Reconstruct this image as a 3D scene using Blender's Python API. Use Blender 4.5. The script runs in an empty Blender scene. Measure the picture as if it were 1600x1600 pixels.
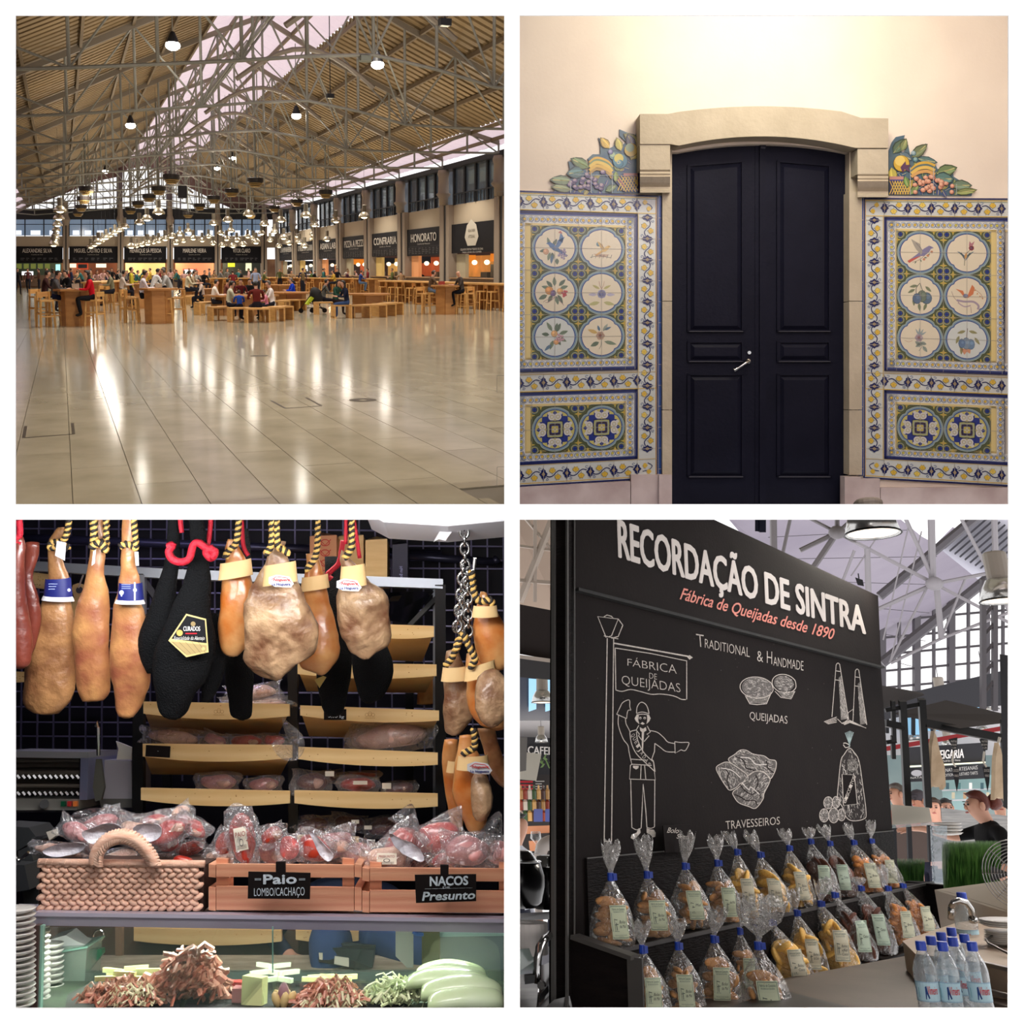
import bpy, bmesh, math, random
from mathutils import Matrix, Vector, noise as mnoise
from mathutils.geometry import tessellate_polygon
R=random.Random(7)
pi=math.pi; sin=math.sin; cos=math.cos
V=Vector
SC=bpy.context.scene; COL=SC.collection
# ---------------------------------------------------------------- camera, world, exposure
F=1600.0; CX,CY=700.0,600.0
def norm(*a): return V(a).normalized()
def basis(x,y,z): return Matrix(((x[0],y[0],z[0]),(x[1],y[1],z[1]),(x[2],y[2],z[2])))
def ray(px,py): return V(((px-CX)/F,1.0,-(py-CY)/F))
_y=ray(95,422).normalized(); _z=norm(0,-(CY-422)/F,1); _x=_y.cross(_z).normalized()
C1=basis(_x,_y,_z)
FCAM=Matrix.Translation((0,0,1.6))@C1.transposed().to_4x4()      # camera frame (x right, y forward, z up) in the world
FR1=Matrix.Identity(4)                                            # market hall, floor z=0
FR2=FCAM.copy()                                                   # door room
_z=norm(0,(1130-CY)/F,1); _x=V((1,0,0)); _y=_z.cross(_x)
FR3=FCAM@basis(_x,_y,_z).to_4x4()                                 # ham stall
_x=ray(2110,1238).normalized(); _z=norm(0,(1238-CY)/F,1); _y=_z.cross(_x)
FR4=FCAM@basis(_x,_y,_z).to_4x4()                                 # biscuit stall, x runs along the board
cam=bpy.data.cameras.new('camera'); camo=bpy.data.objects.new('camera',cam); COL.objects.link(camo)
cam.sensor_width=36; cam.lens=36*F/1600; cam.shift_x=(800-CX)/1600; cam.shift_y=-(800-CY)/1600
cam.clip_start=.05; cam.clip_end=500
camo.matrix_world=FCAM@Matrix.Rotation(pi/2,4,'X'); SC.camera=camo
w=bpy.data.worlds.new('sky'); SC.world=w; w.use_nodes=True
w.node_tree.nodes['Background'].inputs[0].default_value=(1,.985,.99,1)
w.node_tree.nodes['Background'].inputs[1].default_value=1.45
SC.view_settings.view_transform='Standard'; SC.view_settings.look='None'
SC.view_settings.exposure=0.0; SC.view_settings.gamma=1; SC.view_settings.use_curve_mapping=False
FRC=[FR1]                                                         # current frame
def frame(m): FRC[0]=m
def hit(px,py,ax,val,fr=None):
    """point where the pixel's ray meets the plane coord[ax]=val of the current frame (frame coords)"""
    fr=fr or FRC[0]; inv=fr.inverted()
    o=inv@(FCAM@V((0,0,0))); p=inv@(FCAM@ray(px,py)); d=p-o
    return o+d*((val-o[ax])/d[ax])
def dep(px,py,d,fr=None):
    """point on the pixel's ray at distance d in front of the camera (frame coords)"""
    fr=fr or FRC[0]; return fr.inverted()@(FCAM@(ray(px,py)*d))
def light(kind,loc,energy,color=(1,1,1),size=.1,rot=None,name='lamp',spot=None,sy=None,soft=None):
    l=bpy.data.lights.new(name,kind); l.energy=energy; l.color=color
    if kind=='AREA':
        l.size=size
        if sy: l.shape='RECTANGLE'; l.size_y=sy
    elif kind in('POINT','SPOT'): l.shadow_soft_size=size
    if spot: l.spot_size=spot; l.spot_blend=.6
    o=bpy.data.objects.new(name,l); COL.objects.link(o)
    m=Matrix.Translation(V(loc))
    if rot is not None: m=m@V(rot).to_track_quat('-Z','Y').to_matrix().to_4x4()
    o.matrix_world=FRC[0]@m; return o
WARM=(1,.82,.60); WHITE=(1,.97,.93)
frame(FR2)
light('AREA',(2.25,6.1,3.1),62,(1,.93,.74),1.1,(0,.7,-.55),'door_room_lamp')
light('AREA',(2.3,3.6,2.6),95,(1,.88,.92),3.0,(.0,.85,-.55),'door_room_fill')  # soft fill added to brighten the room, no ceiling fitting
frame(FR3)
light('AREA',dep(330,770,2.6),60,(1,.97,.95),1.3,dep(330,1200,3.8)-dep(330,770,2.6),'stall_lamp_front',sy=.4)
light('AREA',dep(480,800,3.9),34,(1,.93,.85),1.6,(0,.25,-1),'stall_lamp_rack',sy=.25)
light('AREA',dep(60,806,3.0),14,(.95,.97,1),.5,dep(80,1230,4.2)-dep(60,806,3.0),'toaster_fill')  # added to light the toaster, no lamp hangs there
light('AREA',dep(200,800,4.7),9,(.7,.62,1),1.0,(0,.3,-1),'violet_wall_lamp',sy=.2)
light('AREA',dep(400,1452,3.05),7,(.9,1,.88),1.3,(0,.05,-1),'case_strip_lamp',sy=.03)
frame(FR4)
light('AREA',dep(1760,870,4.2),38,(1,.96,.95),1.6,dep(1150,1300,3.8)-dep(1760,870,4.2),'board_fill')  # added off-frame fill aimed at the board
light('AREA',dep(1250,1850,1.6),16,(1,.93,.88),.9,dep(1150,1350,3.8)-dep(1250,1850,1.6),'counter_fill')  # added low front fill, no lamp on the counter
light('SPOT',dep(1364,835,6.4),160,(1,.9,.78),.15,dep(1250,1420,4.4)-dep(1364,835,6.4),'bell_lamp_light',spot=1.9)
light('AREA',dep(1700,1100,11),75,(.96,.95,1),5,dep(1430,1080,20)-dep(1700,1100,11),'far_hall_fill')  # added off-frame area light for the far hall
light('AREA',dep(820,1650,9),60,(1,.9,.8),2,dep(840,1200,13)-dep(820,1650,9),'bar_fill')  # added light from below the view, for the left strip
frame(FR1)
for _y in(8,17,24.7,32.8,41.2,49.2,56.8,64.4,72,79.6,87.2,95):
    for _x in(2.2,8.6,15.4):
        light('SPOT',(_x+(_y*3%2),_y,(7.8,10.4,8.2)[int(_x/6)]),1350+_y*8,(1,.92,.78),.14,(0,0,-1),'hall_down_fill',spot=1.9)  # added grid of unseen spots, apart from the modelled high bays
        if _y>44: light('POINT',(_x,_y+1,5.2),16+_y*.3,(1,.9,.78),.3,None,'hall_point_fill')  # extra unseen point lights, not placed at the pendants
        light('SPOT',(_x,_y,5.6),370,(1,.89,.72),.2,(0,.05,1),'roof_fill',spot=2.7)  # added upward spot to brighten the roof, no floodlight there
for _y in(49,57,64.5,72,79.5,87): light('POINT',(21.6,_y,2.1),95,(1,.72,.40),.25,None,'stall_light')
for _x in(1,6,10.5,15): light('POINT',(_x,102.4,2.3),120,(1,.76,.46),.3,None,'stall_light')
# ---------------------------------------------------------------- materials
def lin(c,g=2.2):
    def f(v):
        v/=255.0; return v/12.92 if v<=.04045 else ((v+.055)/1.055)**2.4
    return (f(c[0]),f(c[1]),f(c[2]),1)
MATS={}
def mat(name,col,rough=.6,metal=0,var=None,vs=8,bump=0,bs=60,spec=.5,emit=None,es=1,stretch=None,detail=4,coat=0,rnd=0,wave=None,trans=0,alpha=None,sss=0,world=False):
    """procedural principled material; var = second colour mixed in by noise"""
    if name in MATS: return MATS[name]
    m=bpy.data.materials.new(name); MATS[name]=m; m.use_nodes=True
    nt=m.node_tree; N=nt.nodes; L=nt.links; b=N['Principled BSDF']
    b.inputs['Base Color'].default_value=lin(col); b.inputs['Roughness'].default_value=rough
    b.inputs['Metallic'].default_value=metal; b.inputs['Specular IOR Level'].default_value=spec
    if coat: b.inputs['Coat Weight'].default_value=coat; b.inputs['Coat Roughness'].default_value=.1
    if trans: b.inputs['Transmission Weight'].default_value=trans
    if sss: b.inputs['Subsurface Weight'].default_value=sss; b.inputs['Subsurface Radius'].default_value=(.02,.008,.004)
    co=None
    if var or bump or wave:
        tc=N.new('ShaderNodeTexCoord'); mp=N.new('ShaderNodeMapping'); L.new(tc.outputs['Object'],mp.inputs[0])
        if stretch: mp.inputs['Scale'].default_value=stretch
        co=mp.outputs[0]
    out=None
    if var:
        n=N.new('ShaderNodeTexNoise'); n.inputs['Scale'].default_value=vs; n.inputs['Detail'].default_value=detail; L.new(co,n.inputs['Vector'])
        r=N.new('ShaderNodeValToRGB'); r.color_ramp.elements[0].position=.34; r.color_ramp.elements[1].position=.68
        r.color_ramp.elements[0].color=lin(col); r.color_ramp.elements[1].color=lin(var)
        L.new(n.outputs['Fac'],r.inputs[0]); out=r.outputs[0]
    if wave:
        wv=N.new('ShaderNodeTexWave'); wv.inputs['Scale'].default_value=wave[0]; wv.inputs['Distortion'].default_value=wave[1]; wv.inputs['Detail'].default_value=3
        wv.bands_direction=wave[3] if len(wave)>3 else 'Z'
        L.new(co,wv.inputs['Vector']); mx=N.new('ShaderNodeMixRGB'); mx.inputs[2].default_value=lin(wave[2])
        mm=N.new('ShaderNodeMath'); mm.operation='MULTIPLY'; mm.inputs[1].default_value=.55; L.new(wv.outputs['Fac'],mm.inputs[0]); L.new(mm.outputs[0],mx.inputs[0])
        if out: L.new(out,mx.inputs[1])
        else: mx.inputs[1].default_value=lin(col)
        out=mx.outputs[0]
    if rnd:
        oi=N.new('ShaderNodeObjectInfo'); hs=N.new('ShaderNodeHueSaturation'); ma=N.new('ShaderNodeMapRange')
        ma.inputs[3].default_value=1-rnd; ma.inputs[4].default_value=1+rnd
        L.new(oi.outputs['Random'],ma.inputs[0]); L.new(ma.outputs[0],hs.inputs['Value'])
        if out: L.new(out,hs.inputs['Color'])
        else: hs.inputs['Color'].default_value=lin(col)
        out=hs.outputs[0]
    if out: L.new(out,b.inputs['Base Color'])
    if bump:
        n=N.new('ShaderNodeTexNoise'); n.inputs['Scale'].default_value=bs; n.inputs['Detail'].default_value=3; L.new(co,n.inputs['Vector'])
        bp=N.new('ShaderNodeBump'); bp.inputs['Strength'].default_value=bump; bp.inputs['Distance'].default_value=.02
        L.new(n.outputs['Fac'],bp.inputs['Height']); L.new(bp.outputs[0],b.inputs['Normal'])
    if emit:
        b.inputs['Emission Color'].default_value=lin(emit); b.inputs['Emission Strength'].default_value=es
    return m
def film(name,col=(255,255,255),opac=.06,rough=.08,gloss=.5,bump=.4,bs=18):
    """clear plastic / glass sheet: transparent mixed with glossy by angle"""
    if name in MATS: return MATS[name]
    m=bpy.data.materials.new(name); MATS[name]=m; m.use_nodes=True
    nt=m.node_tree; N=nt.nodes; L=nt.links; N.remove(N['Principled BSDF']); out=N['Material Output']
    t=N.new('ShaderNodeBsdfTransparent'); g=N.new('ShaderNodeBsdfGlossy'); d=N.new('ShaderNodeBsdfDiffuse')
    g.inputs['Roughness'].default_value=rough; d.inputs['Color'].default_value=lin(col); t.inputs['Color'].default_value=(.97,.98,.98,1)
    lw=N.new('ShaderNodeLayerWeight'); lw.inputs[0].default_value=.35
    ml=N.new('ShaderNodeMath'); ml.operation='MULTIPLY_ADD'; ml.inputs[1].default_value=gloss; ml.inputs[2].default_value=.04
    L.new(lw.outputs['Facing'],ml.inputs[0])
    a=N.new('ShaderNodeMixShader'); a.inputs[0].default_value=opac; L.new(t.outputs[0],a.inputs[1]); L.new(d.outputs[0],a.inputs[2])
    c=N.new('ShaderNodeMixShader'); L.new(ml.outputs[0],c.inputs[0]); L.new(a.outputs[0],c.inputs[1]); L.new(g.outputs[0],c.inputs[2])
    L.new(c.outputs[0],out.inputs[0])
    if bump:
        tc=N.new('ShaderNodeTexCoord'); n=N.new('ShaderNodeTexNoise'); n.inputs['Scale'].default_value=bs; n.inputs['Detail'].default_value=3; n.inputs['Distortion'].default_value=1.5
        L.new(tc.outputs['Object'],n.inputs['Vector']); bp=N.new('ShaderNodeBump'); bp.inputs['Strength'].default_value=bump; bp.inputs['Distance'].default_value=.03
        L.new(n.outputs['Fac'],bp.inputs['Height']); L.new(bp.outputs[0],g.inputs['Normal']); L.new(bp.outputs[0],lw.inputs['Normal'])
    return m
def paintmat(name,rough=.4,spec=.4,speck=None):
    """flat print: colours come from the mesh's own colour attribute"""
    if name in MATS: return MATS[name]
    m=bpy.data.materials.new(name); MATS[name]=m; m.use_nodes=True
    nt=m.node_tree; N=nt.nodes; L=nt.links; b=N['Principled BSDF']; b.inputs['Roughness'].default_value=rough; b.inputs['Specular IOR Level'].default_value=spec
    a=N.new('ShaderNodeVertexColor'); a.layer_name='Col'
    if speck:
        tc=N.new('ShaderNodeTexCoord'); n=N.new('ShaderNodeTexNoise'); n.inputs['Scale'].default_value=speck; n.inputs['Detail'].default_value=4
        L.new(tc.outputs['Object'],n.inputs['Vector']); mr=N.new('ShaderNodeMapRange'); mr.inputs[1].default_value=.3; mr.inputs[2].default_value=.7; mr.inputs[3].default_value=.72; mr.inputs[4].default_value=1.12
        L.new(n.outputs['Fac'],mr.inputs[0]); hs=N.new('ShaderNodeHueSaturation'); L.new(mr.outputs[0],hs.inputs['Value']); L.new(a.outputs[0],hs.inputs['Color']); L.new(hs.outputs[0],b.inputs['Base Color'])
    else: L.new(a.outputs[0],b.inputs['Base Color'])
    return m
# ---------------------------------------------------------------- mesh builder
class MB:
    def __init__(s): s.v=[]; s.f=[]; s.m=[]; s.mi=0
    def add(s,vs,fs):
        o=len(s.v); s.v+= [tuple(p) for p in vs]; s.f+=[tuple(i+o for i in f) for f in fs]; s.m+=[s.mi]*len(fs); return s
    def box(s,c,d,rot=None,tap=1.0):
        c=V(c); h=V(d)/2; P=[]
        for z in(-1,1):
            k=tap if z>0 else 1
            for x,y in((-1,-1),(1,-1),(1,1),(-1,1)):
                p=V((x*h.x*k,y*h.y*k,z*h.z)); P.append((rot@p if rot else p)+c)
        return s.add(P,[(0,3,2,1),(4,5,6,7),(0,1,5,4),(1,2,6,5),(2,3,7,6),(3,0,4,7)])
    def bb(s,a,b): 
        a=V(a); b=V(b); return s.box((a+b)/2,(abs(b.x-a.x),abs(b.y-a.y),abs(b.z-a.z)))
    def bar(s,p,q,w,h=None,up=(0,0,1)):
        p=V(p); q=V(q); d=q-p; L=d.length
        if L<1e-6: return s
        y=d/L; u=V(up); x=y.cross(u)
        if x.length<1e-3: x=y.cross(V((1,0,0)))
        x.normalize(); z=x.cross(y); return s.box((p+q)/2,(w,L,h or w),basis(x,y,z))
    def ring(s,c,x,y,rx,ry,n,ph=0): return [c+x*(rx*cos(2*pi*i/n+ph))+y*(ry*sin(2*pi*i/n+ph)) for i in range(n)]
    def loft(s,rings,cap=True,closed=True):
        n=len(rings[0]); P=[p for r in rings for p in r]; Fc=[]
        for k in range(len(rings)-1):
            for i in range(n if closed else n-1):
                j=(i+1)%n; Fc.append((k*n+i,k*n+j,(k+1)*n+j,(k+1)*n+i))
        if cap and closed: Fc+=[tuple(range(n-1,-1,-1)),tuple((len(rings)-1)*n+i for i in range(n))]
        return s.add(P,Fc)
    def cyl(s,p,q,r,r2=None,n=8,cap=True):
        p=V(p); q=V(q); d=(q-p)
        if d.length<1e-7: return s
        d.normalize(); x=d.orthogonal().normalized(); y=d.cross(x); r2=r if r2 is None else r2
        return s.loft([s.ring(p,x,y,r,r,n),s.ring(q,x,y,r2,r2,n)],cap)
    def tube(s,pts,r,n=6,cap=True,flat=1.0):
        pts=[V(p) for p in pts]; rings=[]; x=None
        for i,p in enumerate(pts):
            d=(pts[min(i+1,len(pts)-1)]-pts[max(i-1,0)]).normalized()
            if x is None: x=d.orthogonal().normalized()
            x=(x-d*x.dot(d)); x=x.normalized() if x.length>1e-5 else d.orthogonal().normalized()
            rr=r[i] if isinstance(r,(list,tuple)) else r
            rings.append(s.ring(p,x,d.cross(x),rr,rr*flat,n))
        return s.loft(rings,cap)
    def lathe(s,prof,c=(0,0,0),n=16,ax=(0,0,1),cap=True,sx=1,sy=1):
        z=V(ax).normalized(); x=(V((1,0,0)) if abs(z.x)<.9 else V((0,1,0))); x=(x-z*x.dot(z)).normalized(); y=z.cross(x); c=V(c)
        return s.loft([s.ring(c+z*h,x,y,max(r,1e-4)*sx,max(r,1e-4)*sy,n) for r,h in prof],cap)
    def ell(s,c,r,n=10,m=6,rot=None):
        c=V(c); r=V(r) if not isinstance(r,(int,float)) else V((r,r,r)); rings=[]
        for k in range(m+1):
            t=-pi/2+pi*k/m; cr=max(cos(t),.02); ring=[]
            for i in range(n):
                a=2*pi*i/n; p=V((r.x*cr*cos(a),r.y*cr*sin(a),r.z*sin(t))); ring.append((rot@p if rot else p)+c)
            rings.append(ring)
        return s.loft(rings)
    def prism(s,pts,d):
        """closed 3-D outline pts extruded by vector d"""
        d=V(d); n=len(pts); P=[V(p) for p in pts]; Q=[p+d for p in P]
        tr=tessellate_polygon([P]); Fc=[tuple(t) for t in tr]+[tuple(i+n for i in reversed(t)) for t in tr]
        Fc+=[(i,(i+1)%n,(i+1)%n+n,i+n) for i in range(n)]
        return s.add(P+Q,Fc)
    def grid(s,fn,nu,nv):
        P=[fn(i/nu,j/nv) for j in range(nv+1) for i in range(nu+1)]; n=nu+1
        return s.add(P,[(j*n+i,j*n+i+1,(j+1)*n+i+1,(j+1)*n+i) for j in range(nv) for i in range(nu)])
    def jit(s,a,sc=5,seed=0,start=0):
        for i in range(start,len(s.v)):
            p=V(s.v[i]); q=mnoise.noise_vector(p*sc+V((seed,seed*2,0))); s.v[i]=tuple(p+q*a)
        return s
    def mesh(s,name,smooth=False):
        me=bpy.data.meshes.new(name); me.from_pydata(s.v,[],s.f)
        if any(s.m): me.polygons.foreach_set('material_index',s.m)
        if smooth: me.polygons.foreach_set('use_smooth',[True]*len(s.f))
        me.update(); return me
def tag(o,label=None,cat=None,group=None,kind=None):
    if label: o['label']=label
    if cat: o['category']=cat
    if group: o['group']=group
    if kind: o['kind']=kind
    return o
LOCM={}
def thing(name,label,cat,loc=(0,0,0),rz=0,group=None,m=None):
    o=bpy.data.objects.new(name,None); COL.objects.link(o); o.empty_display_size=.05
    mm=m if m is not None else Matrix.Translation(V(loc))@Matrix.Rotation(rz,4,'Z')
    LOCM[o]=mm; o.matrix_world=FRC[0]@mm; return tag(o,label,cat,group)
def obj(name,mb,mats,parent=None,smooth=False,local=False,loc=None,label=None,kind=None,cat=None,group=None):
    """verts of mb are in frame coords (or in the parent's own coords when local=True)"""
    if isinstance(mb,MB):
        base=None
        if parent is not None and not local:
            inv=LOCM[parent].inverted(); mb.v=[tuple(inv@V(p)) for p in mb.v]
        elif parent is None:
            if loc is None:
                xs=[p[0] for p in mb.v]; ys=[p[1] for p in mb.v]; zs=[p[2] for p in mb.v]
                loc=((min(xs)+max(xs))/2,(min(ys)+max(ys))/2,min(zs))
            mb.v=[(p[0]-loc[0],p[1]-loc[1],p[2]-loc[2]) for p in mb.v]
        me=mb.mesh(name,smooth)
    else: me=mb
    if not isinstance(mats,(list,tuple)): mats=[mats]
    if len(me.materials)==0:
        for m_ in mats: me.materials.append(m_)
    o=bpy.data.objects.new(name,me); COL.objects.link(o)
    if parent is not None:
        o.parent=parent
        if parent in LOCM: LOCM[o]=LOCM[parent].copy()
    else:
        LOCM[o]=Matrix.Translation(V(loc or (0,0,0))); o.matrix_world=FRC[0]@LOCM[o]
    return tag(o,label,cat,group,kind)
def struct(name,mb,mats,**k): return obj(name,mb,mats,kind='structure',**k)
def move(o,loc,rz=0,m=None,sc=1.0):
    mm=m if m is not None else Matrix.Translation(V(loc))@Matrix.Rotation(rz,4,'Z')@Matrix.Scale(sc,4)
    LOCM[o]=mm; o.matrix_world=FRC[0]@mm; return o
def dup(root,loc=(0,0,0),rz=0,label=None,group=None,m=None,sc=1.0,mats=None):
    def cp(o,par):
        c=o.copy(); COL.objects.link(c)
        if par is not None: c.parent=par
        if mats and c.type=='MESH':
            for i,sl in enumerate(c.material_slots):
                if sl.material and sl.material.name in mats: sl.link='OBJECT'; sl.material=mats[sl.material.name]
        for ch in o.children: cp(ch,c)
        return c
    r=cp(root,None); move(r,loc,rz,m,sc)
    if label: r['label']=label
    if group: r['group']=group
    return r
PROTO=[]
def proto(root): PROTO.append(root); return root
def drop_protos():
    for r in PROTO:
        for c in list(r.children_recursive): bpy.data.objects.remove(c)
        bpy.data.objects.remove(r)
# ---------------------------------------------------------------- text and flat print
_tc={}
def glyphs(txt,bold=0.0,shear=0.0):
    k=(txt,bold,shear)
    if k in _tc: return _tc[k]
    cu=bpy.data.curves.new('t','FONT'); cu.body=txt; cu.size=1; cu.offset=bold; cu.shear=shear; cu.fill_mode='FRONT'; cu.resolution_u=3
    ob=bpy.data.objects.new('t',cu); COL.objects.link(ob); bpy.context.view_layer.update()
    me=bpy.data.meshes.new_from_object(ob.evaluated_get(bpy.context.evaluated_depsgraph_get()))
    vs=[(v.co.x,v.co.y) for v in me.vertices]; fs=[tuple(p.vertices) for p in me.polygons]
    bpy.data.objects.remove(ob); bpy.data.curves.remove(cu); bpy.data.meshes.remove(me)
    if vs:
        x0=min(p[0] for p in vs); x1=max(p[0] for p in vs); y0=min(p[1] for p in vs); y1=max(p[1] for p in vs)
    else: x0=x1=y0=y1=0
    _tc[k]=(vs,fs,x0,x1,y0,y1); return _tc[k]
class Paint:
    def __init__(s,fn,eps=.0004,n=(0,-1,0)): s.fn=fn; s.eps=eps; s.n=V(n); s.v=[]; s.f=[]; s.c=[]; s.L=1
    def raw(s,pts,fs,col,lay=None):
        o=len(s.v); l=s.L if lay is None else lay; off=s.n*(s.eps*l)
        for p in pts: s.v.append(tuple(V(s.fn(p[0],p[1]))+off))
        for f in fs: s.f.append(tuple(i+o for i in f)); s.c.append(lin(col))
    def poly(s,pts,col,lay=None):
        tr=tessellate_polygon([[V((p[0],p[1],0)) for p in pts]])
        s.raw(pts,[tuple(t) for t in tr],col,lay)
    def rect(s,x0,y0,x1,y1,col,lay=None,nx=1,ny=1):
        pts=[(x0+(x1-x0)*i/nx,y0+(y1-y0)*j/ny) for j in range(ny+1) for i in range(nx+1)]; n=nx+1
        s.raw(pts,[(j*n+i,j*n+i+1,(j+1)*n+i+1,(j+1)*n+i) for j in range(ny) for i in range(nx)],col,lay)
    def disc(s,cx,cy,r,col,lay=None,n=16,ry=None,a=0):
        ry=ry or r; ca,sa=cos(a),sin(a)
        pts=[(cx+r*cos(t)*ca-ry*sin(t)*sa,cy+r*cos(t)*sa+ry*sin(t)*ca) for t in [2*pi*i/n for i in range(n)]]
        s.raw(pts,[tuple(range(n))],col,lay)
    def ring(s,cx,cy,r,w,col,lay=None,n=24,ry=None):
        ry=ry or r; pts=[]; 
        for i in range(n):
            t=2*pi*i/n; pts+=[(cx+(r-w/2)*cos(t),cy+(ry-w/2)*sin(t)),(cx+(r+w/2)*cos(t),cy+(ry+w/2)*sin(t))]
        s.raw(pts,[(2*i,2*i+1,(2*i+3)%(2*n),(2*i+2)%(2*n)) for i in range(n)],col,lay)
    def line(s,pts,w,col,lay=None,close=False,jit=0):
        pts=[(p[0]+R.uniform(-jit,jit),p[1]+R.uniform(-jit,jit)) for p in pts]
        if close: pts=pts+[pts[0]]
        n=len(pts); P=[]
        for i in range(n):
            a=pts[max(i-1,0)]; b=pts[min(i+1,n-1)]
            if close and i in(0,n-1): a=pts[n-2]; b=pts[1]
            dx,dy=b[0]-a[0],b[1]-a[1]; L=math.hypot(dx,dy) or 1; ww=(w[i] if isinstance(w,(list,tuple)) else w)/2
            P+=[(pts[i][0]-dy/L*ww,pts[i][1]+dx/L*ww),(pts[i][0]+dy/L*ww,pts[i][1]-dx/L*ww)]
        s.raw(P,[(2*i,2*i+1,2*i+3,2*i+2) for i in range(n-1)],col,lay)
    def curve(s,pts,w,col,lay=None,close=False,k=5): s.line(smooth2(pts,k,close),w,col,lay,False)
    def leaf(s,x,y,l,wd,a,col,lay=None,vein=None):
        ca,sa=cos(a),sin(a); pr=[(0,0),(.25,.42),(.5,.5),(.78,.3),(1,0),(.78,-.3),(.5,-.5),(.25,-.42)]
        T=lambda u,v:(x+u*l*ca-v*wd*sa,y+u*l*sa+v*wd*ca)
        s.poly([T(u,v) for u,v in pr],col,lay)
        if vein: s.line([T(.05,0),T(.9,0)],wd*.1,vein,(s.L if lay is None else lay)+1)
    def text(s,txt,quad,col,lay=None,bold=0,shear=0):
        """quad: tl,tr,br,bl of the cap-height box"""
        if bold>0:
            w=abs(quad[1][0]-quad[0][0])*bold*.9/max(1,len(txt)*.55)*.9
            for i_,(dx,dy) in enumerate(((-w,0),(w,0),(0,-w),(0,w),(-w*.7,-w*.7),(w*.7,w*.7),(-w*.7,w*.7),(w*.7,-w*.7))): s.text(txt,[(q[0]+dx,q[1]+dy) for q in quad],col,(s.L if lay is None else lay)+i_*.3,0,shear)
            return
        vs,fs,x0,x1,y0,y1=glyphs(txt,bold,shear)
        if not vs: return
        y0,y1=glyphs('H',0,0)[4:6]
        tl,tr,br,bl=quad; P=[]
        for x,y in vs:
            u=(x-x0)/(x1-x0); v=(y1-y)/(y1-y0)
            P.append(tuple((1-v)*((1-u)*tl[k]+u*tr[k])+v*((1-u)*bl[k]+u*br[k]) for k in(0,1)))
        s.raw(P,fs,col,lay)
    def trect(s,txt,x0,y0,x1,y1,col,lay=None,bold=0,shear=0): s.text(txt,[(x0,y0),(x1,y0),(x1,y1),(x0,y1)],col,lay,bold,shear)
    def build(s,name,m,parent=None,label=None,cat=None,kind=None,group=None,solid=None):
        v=[V(p) for p in s.v]; loc=None
        if parent is not None: inv=LOCM[parent].inverted(); v=[inv@p for p in v]
        else: loc=v[0].copy(); v=[p-loc for p in v]
        me=bpy.data.meshes.new(name); me.from_pydata([tuple(p) for p in v],[],s.f)
        at=me.color_attributes.new('Col','FLOAT_COLOR','CORNER'); arr=[]
        for f,c in zip(s.f,s.c): arr+=list(c)*len(f)
        at.data.foreach_set('color',arr); me.update(); me.materials.append(m)
        return obj(name,me,m,parent,loc=loc,label=label,cat=cat,kind=kind,group=group)
def smooth2(pts,k=5,close=False):
    n=len(pts); out=[]
    g=lambda i:(pts[i%n] if close else pts[max(0,min(n-1,i))])
    for i in range(n if close else n-1):
        a,b,c,d=g(i-1),g(i),g(i+1),g(i+2)
        for j in range(k):
            t=j/k; out.append(tuple(.5*((2*b[q])+(-a[q]+c[q])*t+(2*a[q]-5*b[q]+4*c[q]-d[q])*t*t+(-a[q]+3*b[q]-3*c[q]+d[q])*t**3) for q in range(len(b))))
    out.append(tuple(pts[0] if close else pts[-1])); return out
PM_GLAZE=paintmat('painted_glaze',.22,.5); PM_PRINT=paintmat('print',.55,.25); PM_CHALK=paintmat('chalk',.95,.05,90)
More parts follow.
